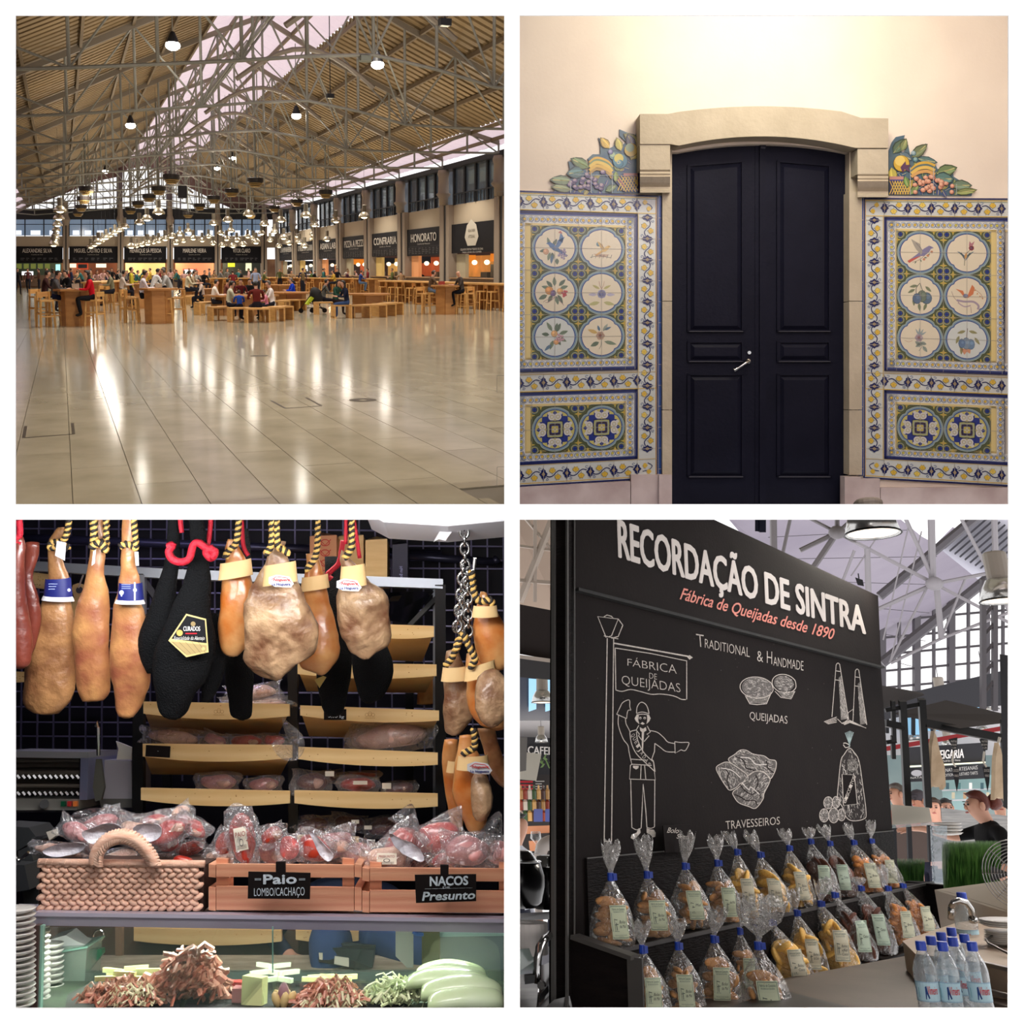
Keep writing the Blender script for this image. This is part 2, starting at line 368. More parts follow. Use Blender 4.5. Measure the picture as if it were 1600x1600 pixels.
# ---------------------------------------------------------------- people
STAND=dict(pel=(0,0,.95),ch=(0,0,1.27),nk=(0,.01,1.46),hd=(0,-.02,1.60),sh=(.185,.01,1.40),el=(.235,.03,1.12),wr=(.235,-.06,.88),ha=(.23,-.1,.80),hp=(.09,0,.92),kn=(.10,-.02,.50),an=(.10,.03,.09),to=(.11,-.13,.035))
def person_mesh(name,sub=1,sc=1.0,fem=0,**over):
    """one continuous skinned body; keys with suffix L/R override one side (L = +x). Materials 0 skin 1 top 2 trousers 3 shoes"""
    J={}
    for k,v in STAND.items():
        if k in('pel','ch','nk','hd'): J[k]=V(over.get(k,v))
        else:
            for s,sg in(('L',1),('R',-1)):
                o=over.get(k+s,None)
                if o is None: o=over.get(k,v); o=(o[0]*sg,o[1],o[2])
                J[k+s]=V(o)
    ver=[];rad=[];edg=[];reg=[];idx={}
    def add(k,p,r,par=None,g=1):
        idx[k]=len(ver); ver.append(V(p)*sc); rad.append((r[0]*sc,r[1]*sc)); reg.append(g)
        if par is not None: edg.append((idx[par],idx[k]))
    hd=J['hd']; nk=J['nk']; up=(hd-nk).normalized()
    add('pel',J['pel'],(.135,.105),None,2); add('wa',J['pel'].lerp(J['ch'],.4),(.125-.015*fem,.09),'pel',1); add('ch',J['ch'],(.145-.01*fem,.10),'wa',1)
    add('nb',J['ch'].lerp(nk,.75),(.085,.07),'ch',1); add('nk',nk+up*.01,(.05,.05),'nb',0); add('jaw',hd-up*.045+V((0,-.012,0)),(.062,.068),'nk',0); add('hd',hd+up*.03,(.075,.088),'jaw',0); add('crown',hd+up*.09,(.055,.065),'hd',0)
    for s in 'LR':
        add('sh'+s,J['sh'+s],(.058,.056),'ch' if 0 else 'nb',1); add('ua'+s,J['sh'+s].lerp(J['el'+s],.5),(.047,.047),'sh'+s,1); add('el'+s,J['el'+s],(.038,.038),'ua'+s,4)
        add('wr'+s,J['wr'+s],(.026,.024),'el'+s,0); add('ha'+s,J['ha'+s],(.036,.018),'wr'+s,0)
        add('hp'+s,J['hp'+s],(.095,.095),'pel',2); add('th'+s,J['hp'+s].lerp(J['kn'+s],.5),(.078,.08),'hp'+s,2); add('kn'+s,J['kn'+s],(.056,.058),'th'+s,2); add('cf'+s,J['kn'+s].lerp(J['an'+s],.35),(.052,.055),'kn'+s,2)
        add('an'+s,J['an'+s],(.036,.042),'cf'+s,2); add('to'+s,J['to'+s],(.042,.028),'an'+s,3)
    me=bpy.data.meshes.new('sk'); me.from_pydata([tuple(p) for p in ver],edg,[]); ob=bpy.data.objects.new('sk',me); COL.objects.link(ob)
    md=ob.modifiers.new('s','SKIN'); md.use_smooth_shade=True
    if not me.skin_vertices: 
        bm=bmesh.new(); bm.from_mesh(me); bm.verts.layers.skin.verify(); bm.to_mesh(me); bm.free()
    for i,r in enumerate(rad): me.skin_vertices[0].data[i].radius=r; me.skin_vertices[0].data[i].use_root=(i==0)
    if sub: s2=ob.modifiers.new('u','SUBSURF'); s2.levels=sub; s2.render_levels=sub
    bpy.context.view_layer.update()
    out=bpy.data.meshes.new_from_object(ob.evaluated_get(bpy.context.evaluated_depsgraph_get())); out.name=name
    bpy.data.objects.remove(ob); sl=over.get('sleeve',1)
    for p in out.polygons:
        c=p.center; best=9;g=0
        for a,b in edg:
            A=ver[a];B=ver[b];d=B-A;t=max(0,min(1,(c-A).dot(d)/d.length_squared)); q=(c-A-d*t).length-(rad[a][0]*(1-t)+rad[b][0]*t)*.9
            if q<best:
                best=q; ga,gb=reg[a],reg[b]; g=gb if t>.5 else ga
                if gb==0 and b-a>0 and ga==4: g=1 if (sl and t<.85) else 0
                if gb==4: g=1 if (sl or t<.6) else 0
                if ga==1 and gb==0: g=0 if t>.6 else 1
                if gb==3: g=3 if t>.25 else 2
                if g==4: g=1 if sl else 0
        p.material_index=g
    return out,J,sc
HCOL=[(30,24,22),(58,40,28),(120,92,60),(96,88,82),(24,20,20)]
def cloth(c): return mat('cloth_%d_%d_%d'%c,c,.85,spec=.15,bump=.12,bs=30)
SKIN=[mat('skin_light',(206,156,132),.55,sss=.1),mat('skin_tan',(176,124,98),.55,sss=.1)]
def make_person(name,pose,label,group=None,top=(90,90,96),pants=(40,42,56),shoes=(30,28,28),hair=0,skin=0,long=0,m=None,cap=None,face=0,bald=0):
    me,J,sc=pose; T=thing(name,label,'person',m=m if m is not None else Matrix.Identity(4),group=group)
    b=bpy.data.objects.new('body',me); COL.objects.link(b); b.parent=T
    while len(me.materials)<4: me.materials.append(None)
    for sl,mm in zip(b.material_slots,(SKIN[skin],cloth(top),cloth(pants),cloth(shoes))): sl.link='OBJECT'; sl.material=mm
    hd=J['hd']; up=(hd-J['nk']).normalized(); hc=hd+up*.045+V((0,.022,0)); mb=MB()
    if not bald:
        mb.ell((0,0,0),(.083,.098,.085),12,8)
        mb.v=[(x,y+(.045 if (z<.01 and y<0) else 0),z+(.03 if (y<-.03 and z<.04) else 0)) for x,y,z in mb.v]
        if long: mb.ell((0,.05,-.10-.05*long),(.085,.055,.12+.06*long),10,6)
        mb.jit(.008,14,3); mb.v=[tuple((V(p)+hc)*sc) for p in mb.v]
        hm=mat('hair_%d'%(hair if isinstance(hair,int) else hash(hair)%997),HCOL[hair] if isinstance(hair,int) else hair,.5,bump=.3,bs=90)
        o=obj('hair',mb,hm,T,True,local=True)
    if cap:
        mb=MB(); mb.ell(tuple((hc+up*.015)*sc),(.09*sc,.104*sc,.08*sc),12,6); mb.box(tuple((hc+V((0,-.12,.02)))*sc),(.12*sc,.1*sc,.012*sc)); obj('cap',mb,cloth(cap),T,True,local=True)
    if face:
        f=hd+V((0,-.09,0)); ek=mat('eye_dark',(30,24,22),.2); lp=mat('lips',(170,90,84),.5)
        for sx in(-1,1):
            mb=MB(); mb.ell(tuple((f+V((sx*.03,.006,.022)))*sc),(.013*sc,.008*sc,.008*sc),8,5); obj('eye',mb,ek,T,True,local=True)
            mb=MB(); mb.ell(tuple((hd+V((sx*.078,.005,.01)))*sc),(.012*sc,.022*sc,.034*sc),8,5); obj('ear',mb,SKIN[skin],T,True,local=True)
            mb=MB(); mb.box(tuple((f+V((sx*.03,.004,.042)))*sc),(.03*sc,.008*sc,.006*sc)); obj('eyebrow',mb,ek,T,local=True)
        mb=MB(); mb.ell(tuple((f+V((0,.0,.0)))*sc),(.010*sc,.014*sc,.02*sc),8,5); obj('nose',mb,SKIN[skin],T,True,local=True)
        mb=MB(); mb.ell(tuple((f+V((0,.003,-.034)))*sc),(.024*sc,.01*sc,.007*sc),8,5); obj('mouth',mb,lp,T,True,local=True)
    return T
# ---------------------------------------------------------------- dividing wall with four square openings
frame(FR2)
def camrect(mb,x0,y0,x1,y1,d,t):
    a=ray(x0,y0)*d; b=ray(x1,y1)*d; mb.bb((a.x,d,a.z),(b.x,d+t,b.z))
ZW=1.9
mw=mat('white_plaster',(250,250,250),.9,spec=.1)
b=MB()
xs=[-30000,24,788,812,1576,30000]; ys=[-25000,24,788,812,1576,25000]
for i in range(5):
    for j in range(5):
        if i in(1,3) and j in(1,3): continue
        camrect(b,xs[i],ys[j],xs[i+1],ys[j+1],ZW,.003)
struct('wall_front',b,mw)
dk=mat('partition_grey',(70,68,66),.95,spec=.05)
ORD=['first','second','third','fourth','fifth','sixth','seventh','eighth','ninth','tenth','eleventh','twelfth','thirteenth','fourteenth','fifteenth','sixteenth','seventeenth','eighteenth','nineteenth','twentieth']+['twenty-'+q for q in('first','second','third','fourth','fifth','sixth','seventh','eighth','ninth')]
def sheet(name,p,q,d0,d1,m=dk):
    """thin partition between two pixels' rays from distance d0 to d1"""
    b=MB(); P=[ray(*p)*d0,ray(*q)*d0,ray(*q)*d1,ray(*p)*d1]; n=(P[1]-P[0]).cross(P[3]-P[0]).normalized()*.002
    b.add([x-n for x in P]+[x+n for x in P],[(0,1,2,3),(7,6,5,4),(0,4,5,1),(1,5,6,2),(2,6,7,3),(3,7,4,0)]); struct(name,b,m)
sheet('wall_baffle_middle',(-400,800),(2000,800),ZW+.01,7.3)  # added baffles, edge-on and unseen, keep each room's light apart
sheet('wall_baffle_upper',(800,-400),(800,800),ZW+.01,7.7)
sheet('wall_baffle_lower',(800,800),(800,2200),ZW+.01,6.4)
# ================================================================ DOOR ROOM (frame 2, flat wall facing the lens)
frame(FR2)
D2=7.6
def W(px,py,off=0): return ray(px,py)*(D2-off)     # off = metres proud of the wall
K=D2/F                                                          # metres per pixel on the wall
def slab(mb,x0,y0,x1,y1,front,back=0):
    a=W(x0,y0,front); c=W(x1,y1,back); mb.bb(a,c)
def archtop(x,cx=1191,y0=225,y1=240,hw=141): return y0+(y1-y0)*((x-cx)/hw)**2
plaster=mat('cream_plaster',(238,226,212),.9,var=(228,215,202),vs=1.5,bump=.05,bs=40,spec=.1)
b=MB()
def wallpoly(pts,front,back,mb): mb.prism([W(x,y,front) for x,y in pts],(0,front-back,0))
op=[(1048,800)]+[(1048,238)]+[(x,archtop(x)) for x in range(1060,1325,16)]+[(1330,240),(1330,800)]
left=[(802,-60),(1610,-60),(1610,800),(1330,800)]+[(p[0],p[1]) for p in reversed(op[1:-1])]+[(1048,800),(802,800)]
wallpoly(left,0,-.25,b); struct('wall_door_side',b,plaster)
b=MB(); a=ray(812,24)*ZW
b.bb((.2,ZW+.02,3.3),(4.7,D2+.3,3.34)); struct('ceiling_door_room',b,plaster)
b=MB(); b.bb((4.5,ZW+.02,-.94),(4.54,D2+.3,3.3)); struct('wall_door_room_right',b,plaster)
b=MB(); b.bb((.5,D2+.26,-.95),(4.6,D2+.3,3.3)); struct('wall_behind_door',b,dk)
# stone surround
stone=mat('limestone',(198,186,166),.85,var=(182,170,150),vs=3,bump=.25,bs=25,spec=.15,rnd=.04)
stoneP=mat('pink_marble_plinth',(196,180,178),.6,var=(172,152,150),vs=5,bump=.05,bs=30)
S=thing('door_surround','pale limestone door surround with arched lintel and moulded shoulder blocks around the dark double door','door surround',W(1190,800))
def st(pts,front,name='stone',m=stone,back=0):
    b=MB(); wallpoly(pts,front,back,b); return obj(name,b,m,S)
arc=lambda x:166+16*((x-1190)/175.0)**2
inn=lambda x:213+17*((x-1191)/141.0)**2
st([(1000,178),(1044,178)]+[(x,arc(x)) for x in range(1060,1330,15)]+[(1345,184),(1388,185),(1388,231),(1337,231)]+[(x,inn(x)) for x in range(1331,1046,-15)]+[(1047,225),(1000,225)],.16,'lintel')
for x0,x1,ya in((1000,1047,225),(1340,1388,232)):
    yb=ya+40
    st([(x0,ya+.8),(x1,ya+.8),(x1,yb),(x0,yb)],.15,'shoulder_block')
    b=MB(); prof=[(.15,0),(.135,3),(.15,6),(.14,9),(.155,11),(.12,20),(.085,27),(.09,31),(.105,32),(.105,36)]
    n=len(prof); P=[W(x0,yb+q,o) for o,q in prof]+[W(x1,yb+q,o) for o,q in prof]+[W(x0,yb,0),W(x0,yb+36,0),W(x1,yb,0),W(x1,yb+36,0)]
    Fc=[(i,i+1,n+i+1,n+i) for i in range(n-1)]+[tuple(list(range(n))+[2*n+1,2*n]),tuple(list(range(2*n-1,n-1,-1))+[2*n+2,2*n+3]),(0,2*n,2*n+2,n),(n-1,2*n-1,2*n+3,2*n+1)]
    b.add(P,Fc); obj('moulding',b,stone,S)
for x0,x1 in((1035,1050),(1327,1347)):
    for y0,y1 in((300,470),(471,640),(641,742)): st([(x0,y0),(x1,y0),(x1,y1),(x0,y1)],.05,'jamb_stone',back=-.12)
for x0,x1 in((1047,1050),(1327,1341)):                          # splayed reveal seen beside the leaves
    st([(x0,232),(x1,232),(x1,300),(x0,300)],.02,'jamb_stone',back=-.12)
for x0,x1,y in((803,985,762),(986,1050,742),(1323,1375,748),(1376,1600,762)):
    st([(x0,y if x0<1100 and x0>900 or x0>1300 and x0<1350 else y),(x1,y-(10 if x1==985 else 0) ),(x1,799),(x0,799)],.06,'plinth_stone',stoneP)
st([(1030,742),(1050,742),(1050,799),(1030,799)],.09,'plinth_stone',stoneP); st([(1320,745),(1345,745),(1345,799),(1320,799)],.09,'plinth_stone',stoneP)
# soffit of the arch
b=MB(); P=[]
for x in range(1047,1340,12): P+=[W(x,inn(x),.15),W(x,inn(x)+1,-.14)]
b.add(P,[(2*i,2*i+1,2*i+3,2*i+2) for i in range(len(P)//2-1)]); obj('soffit',b,stone,S)
# door leaves
dm=mat('dark_navy_door_paint',(19,20,34),.5,var=(24,25,40),vs=3,bump=.12,bs=35,spec=.1)
ed=mat('pale_door_edge',(60,60,70),.5)  # paler door colour for the panel beads and top bolt
DZ=-.06
def leafdoor(x0,x1,px0,px1,label):
    T=thing('door_leaf',label,'door',W((x0+x1)/2,800,DZ))
    pn=[(px0,258,px1,515,1),(px0,537,px1,562,0),(px0,588,px1,742,0)]
    b=MB(); top=[(x,archtop(x)+1) for x in [x0+(x1-x0)*i/10 for i in range(11)]]
    wallpoly([(x0,799)]+top+[(x1,799)],DZ,DZ-.045,b); obj('slab',b,dm,T)
    for k,(a,y0,c,y1,ar) in enumerate(pn):
        t0=(lambda x:y0+((x-a)/(c-a)*(-7 if x0<1150 else 7)+(4 if x0<1150 else -3) if ar else 0))
        b=MB()                                                     # moulded frame bead
        for (xa,xb,ya,yb) in((a-5,a-1,t0(a),y1),(c+1,c+5,t0(c),y1)): slab(b,xa,ya-3,xb,yb+3,DZ+.014,DZ)
        b.bar(W(a-5,t0(a)-3,DZ+.007),W(c+5,t0(c)-3,DZ+.007),.014,3*K); slab(b,a-5,y1+1,c+5,y1+4,DZ+.014,DZ)
        obj('panel_moulding',b,dm,T)
        b=MB(); q=[(a,t0(a)),(c,t0(c)),(c,y1),(a,y1)]; q2=[(a+6,t0(a)+6),(c-6,t0(c)+6),(c-6,y1-6),(a+6,y1-6)]
        P=[W(x,y,DZ+.001) for x,y in q]+[W(x,y,DZ+.006) for x,y in [(a+2,t0(a)+2),(c-2,t0(c)+2),(c-2,y1-2),(a+2,y1-2)]]+[W(x,y,DZ+.018) for x,y in q2]
        b.add(P,[(0,1,5,4),(1,2,6,5),(2,3,7,6),(3,0,4,7),(4,5,9,8),(5,6,10,9),(6,7,11,10),(7,4,8,11),(8,9,10,11)]); obj('raised_panel',b,dm,T)
        b=MB(); slab(b,a-2,y1+2.2,c+2,y1+3.6,DZ+.02,DZ); obj('sill_bead',b,ed,T,label='paler bead under the panel')
    return T
LD=leafdoor(1050,1187,1079,1158,'left leaf of the navy arched double door, with the bright lever handle')
RD=leafdoor(1193,1327,1219,1294,'right leaf of the navy arched double door, without a handle')
b=MB(); slab(b,1187,archtop(1190)+1,1193,830,DZ+.02,DZ-.04); obj('meeting_stile',b,dm,LD)
b=MB(); slab(b,1180,archtop(1185)+1,1186.5,830,DZ+.006,DZ); obj('stile_bead',b,dm,LD)
chrome=mat('chrome',(205,205,205),.18,1)
b=MB(); b.cyl(W(1169,564,DZ),W(1169,564,DZ+.02),.018,n=14); b.tube([W(1169,564,DZ+.02),W(1169,565,DZ+.055),W(1164,568,DZ+.06),W(1155,574,DZ+.055),W(1148,579,DZ+.05),W(1146,576,DZ+.048)],[.011,.011,.01,.009,.01,.006],8)
h=obj('handle',b,chrome,LD,smooth=True,label='bright chrome lever handle')
b=MB(); b.cyl(W(1171,551,DZ),W(1171,551,DZ+.012),.013,n=12); b.cyl(W(1171,551,DZ+.012),W(1171,551,DZ+.02),.006,n=8); obj('keyhole_rosette',b,chrome,LD)
b=MB(); b.cyl(W(1189,230,DZ+.02),W(1196,231,DZ+.025),.01,n=8); obj('top_bolt',b,ed,LD)
b=MB(); slab(b,1050,797,1330,799.5,.0,-.25); struct('floor_door_sill',b,stone)
# ---- tile panels
def topL(x): return 297.5+(x-812)*.037
def botL(x): return 761-(x-812)*.06
def topR(x): return 309+(x-1346)*.004
def botR(x): return 747.5+(x-1346)*.056
def mkwarp(side):
    def f(u,v):
        x=u if side=='L' else 2377.5-u
        t,bb=(topL(x),botL(x)) if side=='L' else (topR(x),botR(x))
        return x,t+(v-301)/(754.5-301)*(bb-t)
    return f
NAVY=(30,38,92); BLUE=(44,74,150); COB=(38,64,138); CRM=(222,212,190); YEL=(214,180,74); PYEL=(222,202,140); STEEL=(118,146,172); GRN=(120,134,84); OCH=(196,140,52); WHT=(216,216,214); PNK=(206,150,130); LAV=(140,130,160)
tmats={'c':mat('glazed_tile_cream',(218,209,190),.2,rnd=.05),'w':mat('glazed_tile_white',(205,209,206),.2,rnd=.05),'y':mat('glazed_tile_yellow',(214,193,140),.2,rnd=.05),'b':mat('glazed_tile_blue',(40,72,150),.2,var=(58,98,170),vs=2,rnd=.12),'f':mat('glazed_tile_field',(96,104,88),.2,rnd=.05)}
grout=mat('grout',(190,184,172),.9)
def panel(side,label):
    wf=mkwarp(side); P2=lambda u,v,off=0:W(*wf(u,v),off)
    T=thing('azulejo_dado',label,'tile panel',P2(925,754))
    U0=804 if side=='L' else 790
    b=MB(); b.prism([P2(U0,301,.008),P2(1037,301,.008),P2(1035,754,.008),P2(U0,754,.008)],(0,.008,0)); obj('mortar_bed',b,grout,T)
    tiles=[]
    def cells(xs,ys,k):
        for i in range(len(xs)-1):
            for j in range(len(ys)-1): tiles.append((xs[i],ys[j],xs[i+1],ys[j+1],k))
    fx=[831,867,904,940,977]
    rows=[354,388,422.5,457,491,525.5,560]
    cells(fx,rows,'f'); cells(fx,[632,668,706],'f')
    for (ya,yb,rr) in((338,354,rows),(560,578,rows),(616,632,[632,668,706]),(706,716,[632,668,706])):
        cells([790,812]+fx+[992],[ya,yb],'y')
    cells([977,992],rows,'y'); cells([812,831],rows,'y'); cells([977,992],[632,668,706],'y'); cells([812,831],[632,668,706],'y')
    vx=[996-36.6*i for i in range(7)][::-1]
    for ya,yb in((304,331),(583,609),(722,752)): cells(vx+[1026],[ya,yb],'w')
    vy=[331+33.6*i for i in range(13)]; vy=[331]+[337+33.5*i for i in range(12)]+[722]
    cells([997,1026],vy,'w'); 
    by=[301]+[337+33.5*i for i in range(13)]; by=[y for y in by if y<748]+[750]
    cells([1028.5,1037],by,'b')
    for (x0,y0,x1,y1,k) in tiles:
        if x1<U0+1: continue
        x0=max(x0,U0)
        g=.35; b=MB(); z=.016+R.uniform(-.0006,.0006)
        b.add([P2(x0+g,y0+g,z),P2(x1-g,y0+g,z),P2(x1-g,y1-g,z),P2(x0+g,y1-g,z),P2(x0+g,y0+g,.006),P2(x1-g,y0+g,.006),P2(x1-g,y1-g,.006),P2(x0+g,y1-g,.006)],[(0,1,2,3),(0,4,5,1),(1,5,6,2),(2,6,7,3),(3,7,4,0)])
        obj('tile',b,tmats[k],T)
    p=Paint(lambda u,v:W(*wf(u,v),.0172),.00015)
    def band(x0,y0,x1,y1,c,l=1): p.rect(x0,y0,x1,y1,c,l,max(1,int(abs(x1-x0)/30)),max(1,int(abs(y1-y0)/30)))
    XR=1026
    # long blue / ochre rules
    for y,h,c in((301,2.6,NAVY),(304.5,1.3,YEL),(307,.9,GRN),(329.5,1,YEL),(752,2.4,NAVY),(749,1.2,YEL),(582.5,1.2,YEL),(608.5,1.2,YEL),(721.5,1.1,YEL)):
        band(U0,y,XR,y+h,c)
    band(1026,301,1028.5,754,NAVY); band(1024.5,304,1025.6,750,OCH); band(997,331,998,721,YEL)
    for y0,y1 in((332,579),(610.5,721)):
        for q,c,wd in((0,NAVY,4),(4,(70,90,150),1.6)):
            band(U0,y0+q,996-q,y0+q+wd,c); band(U0,y1-q-wd,996-q,y1-q,c); band(996-q-wd,y0+q,996-q,y1-q,c)
            if U0<812-5 or side=='R': band(812-5,y0+4,812-2,y1-4,NAVY)
    # guilloche borders
    def gl(x,y,rr=3.7):
        p.ring(x,y,rr+.6,.7,STEEL,2,14); p.ring(x+R.choice((-1,1))*1.2,y+1,rr-.4,.5,NAVY,3,12); p.disc(x,y,2.1,YEL if R.random()>.25 else (200,190,80),4,8); p.ring(x,y,2.5,.4,NAVY,5,10)
    for y0,y1 in((338,579-6),(616,716)):
        ya,yb=y0+6.2,y1-6.2
        x=U0+6
        band(U0,y0,990,y0+12.5,WHT,1); band(U0,y1-12.5,990,y1,WHT,1); band(979,y0,991,y1,WHT,1); band(808,y0,820,y1,WHT,1)
        xx=984.5
        while xx>U0: gl(xx,ya); gl(xx,yb); xx-=9.15
        yy=ya+9.1
        while yy<yb-5: gl(984.5,yy); gl(814.5,yy); yy+=9.0
        band(822,y0+12.5,977,y0+15.8,PYEL,2); band(822,y1-15.8,977,y1-12.5,PYEL,2); band(974.5,y0+13,978,y1-13,PYEL,2); band(822,y0+13,829,y1-13,PYEL,2)
    # field ornament
    def star4(x,y,r,c,l): p.poly([(x+(r if i%2==0 else r*.33)*cos(i*pi/4),y+(r if i%2==0 else r*.33)*sin(i*pi/4)) for i in range(8)],c,l)
    def orn(x,y,full=True):
        for a in(45,135,225,315):
            t=math.radians(a); cx,cy=x+7.4*cos(t),y+7.4*sin(t)
            p.disc(cx,cy,6.0,(60,66,50),3,12); p.ring(cx,cy,5.6,1.0,(150,162,150),4,14); p.ring(cx,cy,4.6,.5,(190,176,90),5,12)
            p.disc(cx,cy,3.4,BLUE,6,8); star4(cx,cy,4.4,(34,44,110),7)
        star4(x,y,5,(190,190,170),8); p.ring(x,y,1.8,.8,NAVY,9,8)
        for a in(0,90,180,270):
            t=math.radians(a); star4(x+15*cos(t),y+14*sin(t),6.4,(200,180,86),6); p.ring(x+15*cos(t),y+14*sin(t),1.6,.5,OCH,8,8)
    def clipband(x0,x1,y0,y1): return lambda x,y:(x0<=x<=x1 and y0<=y<=y1)
    for (x0,x1,y0,y1,cys) in((829,977,354,561,(388,457,525.5)),(829,977,632,705,(668.5,))):
        band(x0,y0,x1,y1,(84,92,62),2)
        n0=len(p.f)
        gy=[y0]+[(cys[i]+cys[i+1])/2 for i in range(len(cys)-1)]+[y1]
        for gx in(x0+1,903.5,x1-1):
            for y in gy: orn(gx,y)
        # clip ornament verts to the field
        used=set(i for f in p.f[n0:] for i in f)
        inv=LOCM[T]
        a=W(*wf(x0,y0)); c_=W(*wf(x1,y1)); 
        for i in used:
            q=p.v[i]; px_=(q[0]/q[1])*F+CX; py_=CY-(q[2]/q[1])*F
            ux=px_ if side=='L' else 2377.5-px_
            t,bb=(topL(px_),botL(px_)) if side=='L' else (topR(px_),botR(px_))
            vv=301+(py_-t)/(bb-t)*453.5
            if not(x0<=ux<=x1 and y0<=vv<=y1):
                ux=min(max(ux,x0),x1); vv=min(max(vv,y0),y1); z=q[1]; xx,yy=wf(ux,vv); r_=ray(xx,yy)*z; p.v[i]=(r_.x,z,r_.z)
        for cy in cys:
            for cx in(867,940):
                def quad(r,amp=.035,n=48): return [(cx+r*(1+amp*abs(cos(2*t))-.02-(.05 if abs(sin(2*t))>.97 else 0))*cos(t),cy+r*.955*(1+amp*abs(cos(2*t))-.02-(.05 if abs(sin(2*t))>.97 else 0))*sin(t)) for t in [2*pi*i/n for i in range(n)]]
                p.poly(quad(36.5),(52,58,48),10); p.poly(quad(35.6),(150,166,160),11); p.poly(quad(33.6),STEEL,12); p.poly(quad(31.6),(38,56,128),13)
                if cy<600: p.poly(quad(30.3),CRM if (cx+int(cy))%3 else (206,212,210),14)
                else:
                    p.poly(quad(30.3),(196,188,110),14)
                    for k in range(8):
                        t=2*pi*k/8+pi/4; q=k%2==0; p.leaf(cx+(11 if q else 20)*cos(t),cy+(11 if q else 20)*sin(t),17 if q else 9,15 if q else 7,t,(38,54,134),15); p.leaf(cx+17*cos(t+.3),cy+17*sin(t+.3),11,6,t+.5,(38,54,134),15); p.leaf(cx+17*cos(t-.3),cy+17*sin(t-.3),11,6,t-.5,(38,54,134),15)
                    for k in range(4):
                        t=pi/2*k
                        for sg in(-1,1):
                            q=t+sg*.24; p.disc(cx+20*cos(q),cy+20*sin(q),5.6,(210,208,204),16,12); p.ring(cx+20*cos(q),cy+20*sin(q),2.6,.8,(170,160,90),17,10); p.disc(cx+26*cos(q+sg*.1),cy+26*sin(q+sg*.1),2.6,(210,208,204),16,8)
                    def sq(r,c,l): p.poly([(cx+r*(1.28 if i%4==2 else (.92 if i%2==0 else 1.05))*cos(i*pi/8),cy+r*(1.28 if i%4==2 else (.92 if i%2==0 else 1.05))*sin(i*pi/8)) for i in range(16)],c,l)
                    sq(14.5,(36,44,96),18); sq(12.6,(176,178,110),19); sq(10.6,(150,156,150),20); sq(9.2,(60,44,52),21); sq(7.2,(40,50,110),22); sq(5.6,(190,176,96),23); star4(cx,cy,6,(206,204,196),24); p.disc(cx,cy,1.7,(190,180,100),25,8)
    # paintings inside the medallions
    LF=(104,120,104); LF2=(124,140,120); LB=(96,122,146)
    def branch(cx,cy,n=5,s=1,c=LF,sp=13,a0=0):
        for k in range(n):
            t=a0+2*pi*k/n+R.uniform(-.3,.3); d=R.uniform(.3,.6)*sp; p.leaf(cx+d*cos(t),cy+d*sin(t),R.uniform(12,17)*s,6.2*s,t,c if k%2 else LF2,16,(80,96,90))
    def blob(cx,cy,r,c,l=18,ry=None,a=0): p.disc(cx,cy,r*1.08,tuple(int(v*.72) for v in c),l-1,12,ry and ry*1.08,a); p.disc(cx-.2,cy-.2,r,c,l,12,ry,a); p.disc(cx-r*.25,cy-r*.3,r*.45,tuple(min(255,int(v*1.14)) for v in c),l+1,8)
    def grapes(cx,cy,n,c,sp=6):
        for k in range(n): t=k*2.4; r_=sp*math.sqrt((k+.3)/n); blob(cx+r_*cos(t),cy+r_*sin(t)*1.1,1.7,c,20)
    def bird(cx,cy,s,body,wing,tail,fl=1):
        s*=1.28
        T2=lambda x,y:(cx+fl*x*s,cy+y*s)
        p.poly([T2(*q) for q in((-12,9),(-3,2),(3,-3),(8,-6),(11,-5),(13,-3.6),(10,-2.6),(8,1),(3,5),(-2,5.5))],body,20)
        p.poly([T2(*q) for q in((1,0),(-2,-8),(-11,-13),(-8,-6),(-5,-1),(0,4))],wing,21); p.poly([T2(*q) for q in((-3,3),(-15,11),(-13,13),(0,5))],tail,19)
        p.line([T2(1,-1),T2(-6,-9)],.5,(90,90,110),23); p.disc(*T2(9.5,-4.6),.6,(30,30,40),24,6)
    def flower(cx,cy,r,c,cc=YEL,n=6):
        for k in range(n): t=2*pi*k/n; p.disc(cx+r*.6*cos(t),cy+r*.6*sin(t),r*.5,c,19,8)
        p.disc(cx,cy,r*.38,cc,21,8)
    def stem(pts,c=(110,112,110),w=.7): p.curve(pts,w,c,17)
    A,B_=867,940
    if side=='L':
        y=388; branch(A-6,y+2,6,.9); bird(A+2,y-2,.95,(84,116,160),(98,128,166),(80,110,150),-1); p.poly([(A+6,y-12),(A+9,y-24),(A+13,y-18),(A+12,y-8)],(96,126,166),21); p.poly([(A+5,y-24),(A+9,y-27),(A+12,y-22)],(186,120,112),22); blob(A-14,y+6,4.4,(200,160,130)); grapes(A+12,y+9,12,(150,140,166),7); p.leaf(A-4,y+10,15,5,1.7,LB,17); p.leaf(A+3,y+16,10,6,1.5,LF,18)
        bird(B_+3,y+0,.7,(216,184,120),(206,176,120),(200,160,110)); blob(B_-5,y-7,3.2,(110,140,150)); p.poly([(B_-12,y+8),(B_+12,y+9),(B_+6,y+13),(B_-8,y+13)],(196,170,150),17); stem([(B_-18,y+14),(B_-4,y+11),(B_+14,y+14)]); [stem([(B_-16+k*6,y+15),(B_-14+k*6,y+9)]) for k in range(6)]
